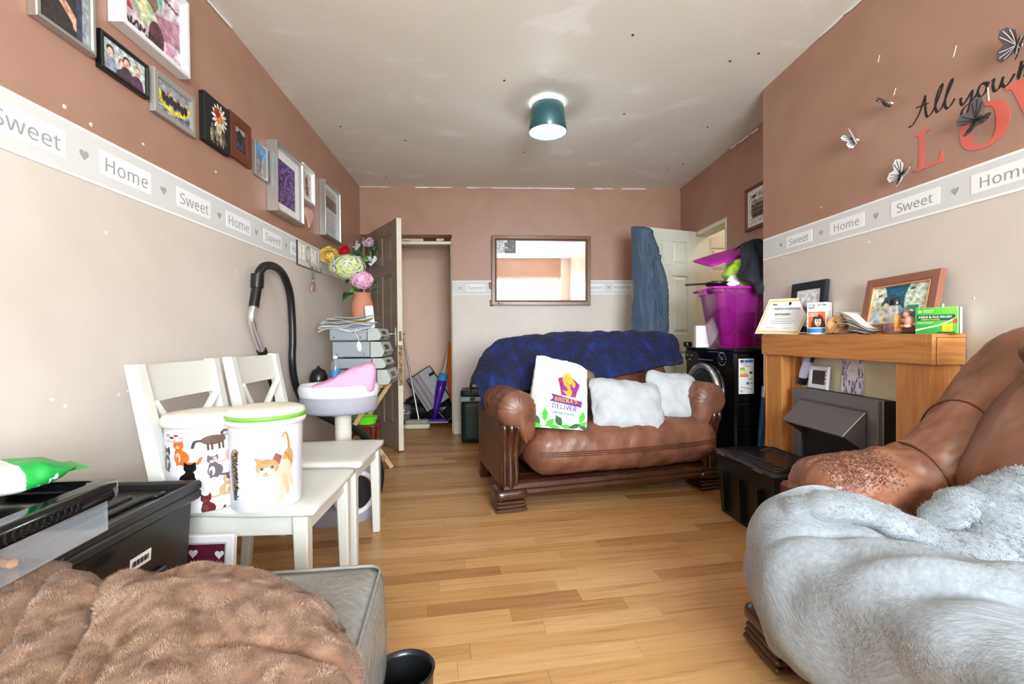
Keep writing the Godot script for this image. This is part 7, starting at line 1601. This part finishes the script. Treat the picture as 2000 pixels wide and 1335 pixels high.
	picture("wall_picture", "grey frame with people in a yellow raft on blue water", WL(1.905, 1.9, 0.002), 0.24, 0.165, 0.026, 0.02, "grey_trim", "pr_raft", 0.0, gp)
	# daisy canvas
	img = Image.create(160, 180, false, Image.FORMAT_RGB8); img.fill(rgb(14, 12, 14))
	for k in 14: var a = TAU * k / 14.0; p_ell(img, 88 + cos(a) * 34, 62 + sin(a) * 36, 17, 6.5, rgb(224, 218, 200), a)
	p_ell(img, 88, 62, 20, 20, rgb(222, 140, 44)); p_ell(img, 74, 46, 18, 18, rgb(150, 30, 30))
	for k in 70: var x = rg.randf_range(30, 120); p_line(img, [Vector2(x, rg.randf_range(96, 140)), Vector2(x + rg.randf_range(-8, 8), rg.randf_range(140, 172))], 1.6, [rgb(196, 180, 140), rgb(110, 104, 100), rgb(160, 150, 130)][k % 3])
	p_ell(img, 84, 106, 14, 24, rgb(206, 190, 150))
	photo(img); skin("pr_daisy", img, 0.5)
	var cv = thingx("canvas_print", "black canvas print of a white daisy and ladybird on the left wall", "picture", WL(2.177, 1.943, 0.002), gp)
	part("canvas", box(Vector3(0.2, 0.215, 0.026), 0.003, Vector3(0, 0, 0.013)), "black_matt", cv); quad_part("print", 0.196, 0.211, "pr_daisy", cv, Transform3D(Basis.IDENTITY, Vector3(0, 0, 0.0264)))
	# dark photo in brown frame
	img = Image.create(100, 130, false, Image.FORMAT_RGB8); img.fill(rgb(30, 32, 44)); img.fill_rect(Rect2i(0, 0, 100, 30), rgb(150, 150, 150))
	for k in 46: p_line(img, [Vector2(rg.randf_range(0, 100), rg.randf_range(40, 130)), Vector2(rg.randf_range(0, 100), rg.randf_range(50, 130))], 1.8, [rgb(70, 76, 120), rgb(110, 110, 150), rgb(24, 24, 30)][k % 3])
	p_ell(img, 46, 50, 26, 36, rgb(22, 24, 26))
	photo(img); skin("pr_night", img, 0.3)
	picture("wall_picture", "brown wooden frame with wide border and small dark photo, left wall", WL(2.393, 1.963, 0.002), 0.195, 0.218, 0.05, 0.018, "frame_brown", "pr_night", 0.0, gp)
	img = Image.create(80, 120, false, Image.FORMAT_RGB8); img.fill(rgb(70, 150, 200)); img.fill_rect(Rect2i(0, 50, 80, 70), rgb(150, 140, 136)); p_ell(img, 40, 44, 14, 22, rgb(30, 100, 170)); p_ell(img, 40, 84, 6, 26, rgb(70, 70, 90)); p_ell(img, 40, 26, 9, 10, rgb(140, 120, 110))
	photo(img); skin("pr_blue", img, 0.3)
	picture("wall_picture", "small slim silver frame with a blue photo, left of the purple print", WL(2.6, 1.94, 0.002), 0.14, 0.185, 0.013, 0.018, "silver", "pr_blue", 0.0, gp)
	img = blend_img(171, 160, 9, 12, [rgb(20, 16, 36), rgb(48, 36, 92), rgb(96, 58, 120), rgb(140, 120, 190), rgb(70, 36, 70)], 5)
	skin("pr_purple", img, 0.3)
	picture("wall_picture", "large white box frame with purple fantasy print on the left wall", WL(2.88, 1.895, 0.002), 0.385, 0.40, 0.016, 0.06, "silver", "pr_purple", 0.055, gp)
	img = Image.create(80, 110, false, Image.FORMAT_RGB8); img.fill(rgb(206, 196, 182)); p_ell(img, 38, 40, 14, 22, rgb(120, 84, 66)); p_ell(img, 42, 78, 20, 24, rgb(130, 104, 88)); p_ell(img, 46, 92, 12, 8, rgb(80, 60, 54))
	photo(img); skin("pr_sepia", img, 0.4)
	picture("wall_picture", "small white frame with sepia figure, right of the purple print", WL(3.22, 2.01, 0.002), 0.205, 0.235, 0.016, 0.04, "white_plastic", "pr_sepia", 0.02, gp)
	img = Image.create(128, 150, false, Image.FORMAT_RGB8); img.fill(rgb(198, 202, 204)); img.fill_rect(Rect2i(8, 10, 112, 56), rgb(112, 90, 82)); img.fill_rect(Rect2i(8, 10, 112, 20), rgb(176, 170, 164))
	for k in 9: img.fill_rect(Rect2i(14, 78 + k * 7, 100 - (k % 3) * 14, 2), rgb(150, 152, 156))
	skin("pr_letter", img, 0.3)
	picture("wall_picture", "tall silver frame with brown photo above printed text, nearest the flowers", WL(3.69, 1.945, 0.002), 0.365, 0.415, 0.015, 0.045, "silver", "pr_letter", 0.012, gp)
	var hp = thingx("heart_plaque", "small pink wooden heart plaque below the sepia picture", "plaque", WL(3.292, 1.806, 0.002))
	part("heart", ext(heart(0.135, 0.13), 0, 0.01), "pale_wood", hp)
	for k in 4: part("lettering", box(Vector3(0.06 - 0.01 * k, 0.004, 0.001), 0.0, Vector3(0, 0.03 - 0.02 * k, 0.0105)), "coral", hp)
	# HOME key rack
	var hs = thingx("home_sign", "cream HOME key rack sign across the border on the left wall", "sign", WL(3.29, 1.53, 0.004))
	part("board", box(Vector3(0.43, 0.155, 0.012), 0.002, Vector3(0, 0, 0.006)), "cream_plastic", hs)
	part("edge", frame_mesh(0.434, 0.159, 0.003, 0.011), "dark_window", hs)
	word("H", 0.095, "border_white", hs, T(Vector3(-0.15, 0.012, 0.0125)), 0.002, "Droid Serif"); word("M", 0.095, "border_white", hs, T(Vector3(0.05, 0.012, 0.0125)), 0.002, "Droid Serif"); word("E", 0.095, "border_white", hs, T(Vector3(0.165, 0.012, 0.0125)), 0.002, "Droid Serif")
	part("letter_o", tube(crv(ring_pts(0.036, 0.05), 40), 0.008, 8, 0.5), "grey_trim", hs, T(Vector3(-0.06, 0.012, 0.014)))
	for x in [-0.02, 0.08, 0.17]: part("hook", tube(crv([Vector3(x, -0.045, 0.012), Vector3(x, -0.058, 0.015), Vector3(x, -0.07, 0.018), Vector3(x, -0.072, 0.025), Vector3(x, -0.064, 0.028)], 14), 0.002, 6), "black_plastic", hs)
	var ks = thingx("key_bunch", "bunch of keys with a red fob hanging from the HOME sign", "keys", WL(3.27, 1.43, 0.035))
	part("clip", tube(crv([Vector3(0, 0.03, 0), Vector3(0.016, 0.01, 0), Vector3(0.014, -0.04, 0), Vector3(-0.004, -0.05, 0), Vector3(-0.014, -0.02, 0), Vector3(0, 0.03, 0)], 24), 0.0035, 6), "dull_steel", ks)
	for q in [[-0.03, -0.09, 10], [-0.012, -0.1, -6], [0.006, -0.095, -14]]:
		var ky = part("key", ext(ell(0, 0.02, 0.012, 0.013, 14), 0, 0.003), "silver", ks, T(Vector3(q[0], q[1], q[2] * 0.0005), 0, q[2] * 3, q[2]))
		part("key_blade", box(Vector3(0.008, 0.045, 0.003), 0.001, Vector3(0, -0.014, 0.0015)), "silver", ky)
	part("red_fob", rbox(Vector3(0.034, 0.06, 0.008), 0.0035, Vector3i(6, 8, 3)), "red_fob", ks, T(Vector3(0.03, -0.105, 0), 0, 20, 5))
	# group photograph in the right alcove
	img = Image.create(220, 180, false, Image.FORMAT_RGB8); img.fill(rgb(206, 204, 200)); img.fill_rect(Rect2i(16, 50, 190, 96), rgb(150, 138, 126)); img.fill_rect(Rect2i(20, 16, 26, 16), rgb(40, 40, 46))
	for k in 4: img.fill_rect(Rect2i(60, 16 + k * 6, 130 - k * 14, 2), rgb(110, 108, 108))
	for r in 3:
		for k in 14: p_ell(img, 22 + k * 13 + r * 4, 86 + r * 24, 7, 16, [rgb(60, 50, 44), rgb(84, 70, 60), rgb(48, 42, 40)][(k + r) % 3]); p_ell(img, 22 + k * 13 + r * 4, 66 + r * 24, 3.6, 4.6, rgb(186, 164, 144))
	photo(img); skin("pr_group", img, 0.3)
	picture("wall_picture", "bronze framed sepia group photograph in the right alcove", WR(3.13, 1.893, 0.002, XR), 0.53, 0.315, 0.024, 0.022, "frame_brown", "pr_group", 0.02)
	# decals on the chimney breast
	var al = thingx("script_decal", "black script decal reading All you on the chimney breast", "decal", WR(1.81, 1.8, 0.0006))
	var st = [
		[Vector3(0.0062, 0.0072, 0), Vector3(0.0245, 0.0088, 0), Vector3(0.0529, 0.0425, 0), Vector3(0.0766, 0.0987, 0)],
		[Vector3(0.0766, 0.0987, 0), Vector3(0.0774, 0.0517, 0), Vector3(0.0832, 0.0160, 0), Vector3(0.0957, 0.0130, 0), Vector3(0.1117, 0.0277, 0)],
		[Vector3(0.0377, 0.0687, 0), Vector3(0.0594, 0.0666, 0), Vector3(0.0918, 0.0611, 0)],
		[Vector3(0.1117, 0.0277, 0), Vector3(0.1297, 0.0607, 0), Vector3(0.1451, 0.0960, 0), Vector3(0.1415, 0.1054, 0), Vector3(0.1261, 0.0800, 0), Vector3(0.1178, 0.0376, 0), Vector3(0.1263, 0.0101, 0), Vector3(0.1441, 0.0199, 0)],
		[Vector3(0.1441, 0.0199, 0), Vector3(0.1650, 0.0597, 0), Vector3(0.1825, 0.0928, 0), Vector3(0.1785, 0.1034, 0), Vector3(0.1638, 0.0717, 0), Vector3(0.1552, 0.0305, 0), Vector3(0.1611, 0.0076, 0), Vector3(0.1754, 0.0090, 0), Vector3(0.1922, 0.0287, 0)],
		[Vector3(0.2083, 0.0121, 0), Vector3(0.2143, 0.0174, 0), Vector3(0.2132, 0.0024, 0), Vector3(0.2219, -0.0096, 0), Vector3(0.2368, 0.0059, 0), Vector3(0.2540, 0.0267, 0)],
		[Vector3(0.2540, 0.0267, 0), Vector3(0.2489, -0.0058, 0), Vector3(0.2385, -0.0386, 0), Vector3(0.2253, -0.0553, 0), Vector3(0.2155, -0.0396, 0), Vector3(0.2252, -0.0222, 0), Vector3(0.2536, -0.0092, 0), Vector3(0.2719, 0.0092, 0)],
		[Vector3(0.2997, 0.0261, 0), Vector3(0.2819, 0.0305, 0), Vector3(0.2714, 0.0095, 0), Vector3(0.2791, -0.0115, 0), Vector3(0.2949, -0.0039, 0), Vector3(0.3017, 0.0145, 0), Vector3(0.2948, 0.0287, 0), Vector3(0.3085, 0.0187, 0)],
		[Vector3(0.3142, 0.0233, 0), Vector3(0.3228, 0.0248, 0), Vector3(0.3201, 0.0046, 0), Vector3(0.3258, -0.0150, 0), Vector3(0.3399, -0.0112, 0), Vector3(0.3517, 0.0180, 0)],
		[Vector3(0.3508, 0.0185, 0), Vector3(0.3482, -0.0054, 0), Vector3(0.3574, -0.0165, 0), Vector3(0.3717, -0.0082, 0), Vector3(0.3849, 0.0104, 0)],
		[Vector3(0.3936, -0.0054, 0), Vector3(0.4029, 0.0286, 0), Vector3(0.4046, 0.0374, 0), Vector3(0.4005, 0.0104, 0), Vector3(0.3954, -0.0143, 0)],
		[Vector3(0.3954, -0.0143, 0), Vector3(0.4047, 0.0129, 0), Vector3(0.4144, 0.0243, 0), Vector3(0.4174, 0.0104, 0), Vector3(0.4142, -0.0120, 0), Vector3(0.4209, -0.0109, 0)]]
	for k in st.size():
		var c = crv(st[k], st[k].size() * 6); var rr = []
		for i in c.size():
			var d: Vector3 = c[min(i + 1, c.size() - 1)] - c[max(i - 1, 0)]
			rr.append(0.0018 + 0.0034 * abs(d.normalized().dot(Vector3(0.35, -0.94, 0))) * (1.0 if k != 2 else 0.5))
		for i in c.size(): c[i].z = 0.0006
		var m = tube(c, rr, 8)
		part("stroke", m, "ink_black", al, Transform3D(Basis().scaled(Vector3(1, 1, 0.15)), Vector3.ZERO))
	var lo = thingx("letter_decal", "large coral serif letters L O V on the chimney breast", "decal", WR(1.81, 1.682, 0.0006))
	for q in [["L", 0.094, 0.004, 0.15, 1.05], ["O", 0.29, 0.0, 0.15, 1.15], ["V", 0.445, 0.012, 0.165, 1.05]]:
		word(q[0], q[3], "coral", lo, T(Vector3(q[1], q[2], 0.0012)) * Transform3D(Basis().scaled(Vector3(q[4], 1, 1)), Vector3.ZERO), 0.001, "Droid Serif", 400 if q[0] == "L" else 700, "letter")
	# butterflies
	butterfly("silver cut-out butterfly with raised wings, left of the coral letter L", WR(2.06, 1.864, 0.012), 0.052, "butterfly_silver", 58, 25)
	butterfly("silver cut-out butterfly just above the border under the coral letter L", WR(1.825, 1.62, 0.012), 0.055, "butterfly_silver", 30, -45)
	butterfly("small dark folded butterfly on the bare wall, left of the black script", WR(1.875, 1.94, 0.016), 0.045, "butterfly_dark", 82, 40)
	butterfly("brown veined butterfly above the black script by the photo's right edge", WR(1.40, 1.885, 0.02), 0.06, "butterfly_dark", 35, -20)
	butterfly("grey translucent-looking butterfly sitting on the coral letter O", WR(1.525, 1.705, 0.02), 0.062, "butterfly_grey", 30, -65)
	butterfly("white butterfly on the left wall above the vase of flowers", WL(4.36, 1.81, 0.012), 0.062, "plush_white", 40, -20)
	for q in [[2.0, 1.97, 0.05], [1.5, 1.79, 0.05], [1.83, 1.965, 0.03], [1.46, 1.675, 0.06]]:
		pass
func butterfly(label, xf: Transform3D, s, mt, open, spin):
	var t = thingx("butterfly", label, "butterfly", xf * T(Vector3.ZERO, 0, 0, spin), "wall butterflies")
	var wing = [Vector2(0.002, 0.01), Vector2(0.3, 0.75), Vector2(0.7, 0.95), Vector2(0.95, 0.8), Vector2(0.9, 0.45), Vector2(0.6, 0.1), Vector2(0.78, -0.2), Vector2(0.7, -0.6), Vector2(0.42, -0.78), Vector2(0.18, -0.5)]
	for sx in [-1.0, 1.0]:
		var w = []
		for p in wing: w.append(Vector2(p.x * sx, p.y) * s)
		var wg = part("wing", ext(w, 0, 0.0012), mt, t, T(Vector3.ZERO, 0, -sx * open, 0))
		for k in 6:
			var e = [Vector2(0.8, 0.78), Vector2(0.84, 0.5), Vector2(0.55, 0.82), Vector2(0.66, -0.25), Vector2(0.58, -0.52), Vector2(0.36, -0.6)][k] as Vector2
			part("vein", tube([Vector3(sx * 0.08 * s, 0.02 * s, 0.0018), Vector3(e.x * sx * s * 0.6, e.y * s * 0.6, 0.002), Vector3(e.x * sx * s, e.y * s, 0.0018)], 0.0011, 5), "ink_black" if mt != "butterfly_dark" else "plush_white", wg)
	part("body", tube([Vector3(0, -0.4 * s, 0.003), Vector3(0, 0, 0.004), Vector3(0, 0.35 * s, 0.003)], [0.0015, 0.0035, 0.002], 8), "ink_black", t)
	for sx in [-1.0, 1.0]: part("antenna", tube([Vector3(0, 0.33 * s, 0.003), Vector3(sx * 0.12 * s, 0.6 * s, 0.006)], 0.0006, 4), "ink_black", t)
	part("pad", box(Vector3(0.006, 0.01, 0.012), 0.001, Vector3(0, 0, -0.006)), "paper", t)
func small_things():
	# flecks of bare plaster on the painted walls
	var wl = get_node("wall_left"); var wc = get_node("wall_chimney")
	var rg = RandomNumberGenerator.new(); rg.seed = 19
	for q in [[1.38, 0.8], [1.42, 0.775], [1.66, 0.79], [1.67, 0.8], [1.62, 0.785], [1.44, 1.66], [1.53, 1.65], [1.75, 1.68], [2.2, 1.74], [2.35, 1.3], [1.58, 1.32], [2.9, 1.12]]:
		var pts = []
		for k in 6: pts.append(Vector2.from_angle(TAU * k / 6) * rg.randf_range(0.003, 0.008))
		part("paint_chip", ext(pts, 0, 0.0012), "filler", wl, WL(q[0], q[1], 0.0002))
	for q in [[1.95, 2.17, 0.03], [1.62, 2.0, 0.04], [1.44, 1.93, 0.05], [1.87, 1.985, 0.03], [1.505, 1.78, 0.06], [2.0, 1.38, 0.01], [1.55, 1.09, 0.01], [2.3, 1.62, 0.01]]:
		part("paint_chip", ext([Vector2(-0.002, -q[2] / 2), Vector2(0.002, -q[2] * 0.4), Vector2(0.003, q[2] / 2), Vector2(0.0, q[2] * 0.45)], 0, 0.0012), "filler", wc, WR(q[0], q[1], 0.0002) * T(Vector3.ZERO, 0, 0, rg.randf_range(-20, 10)))
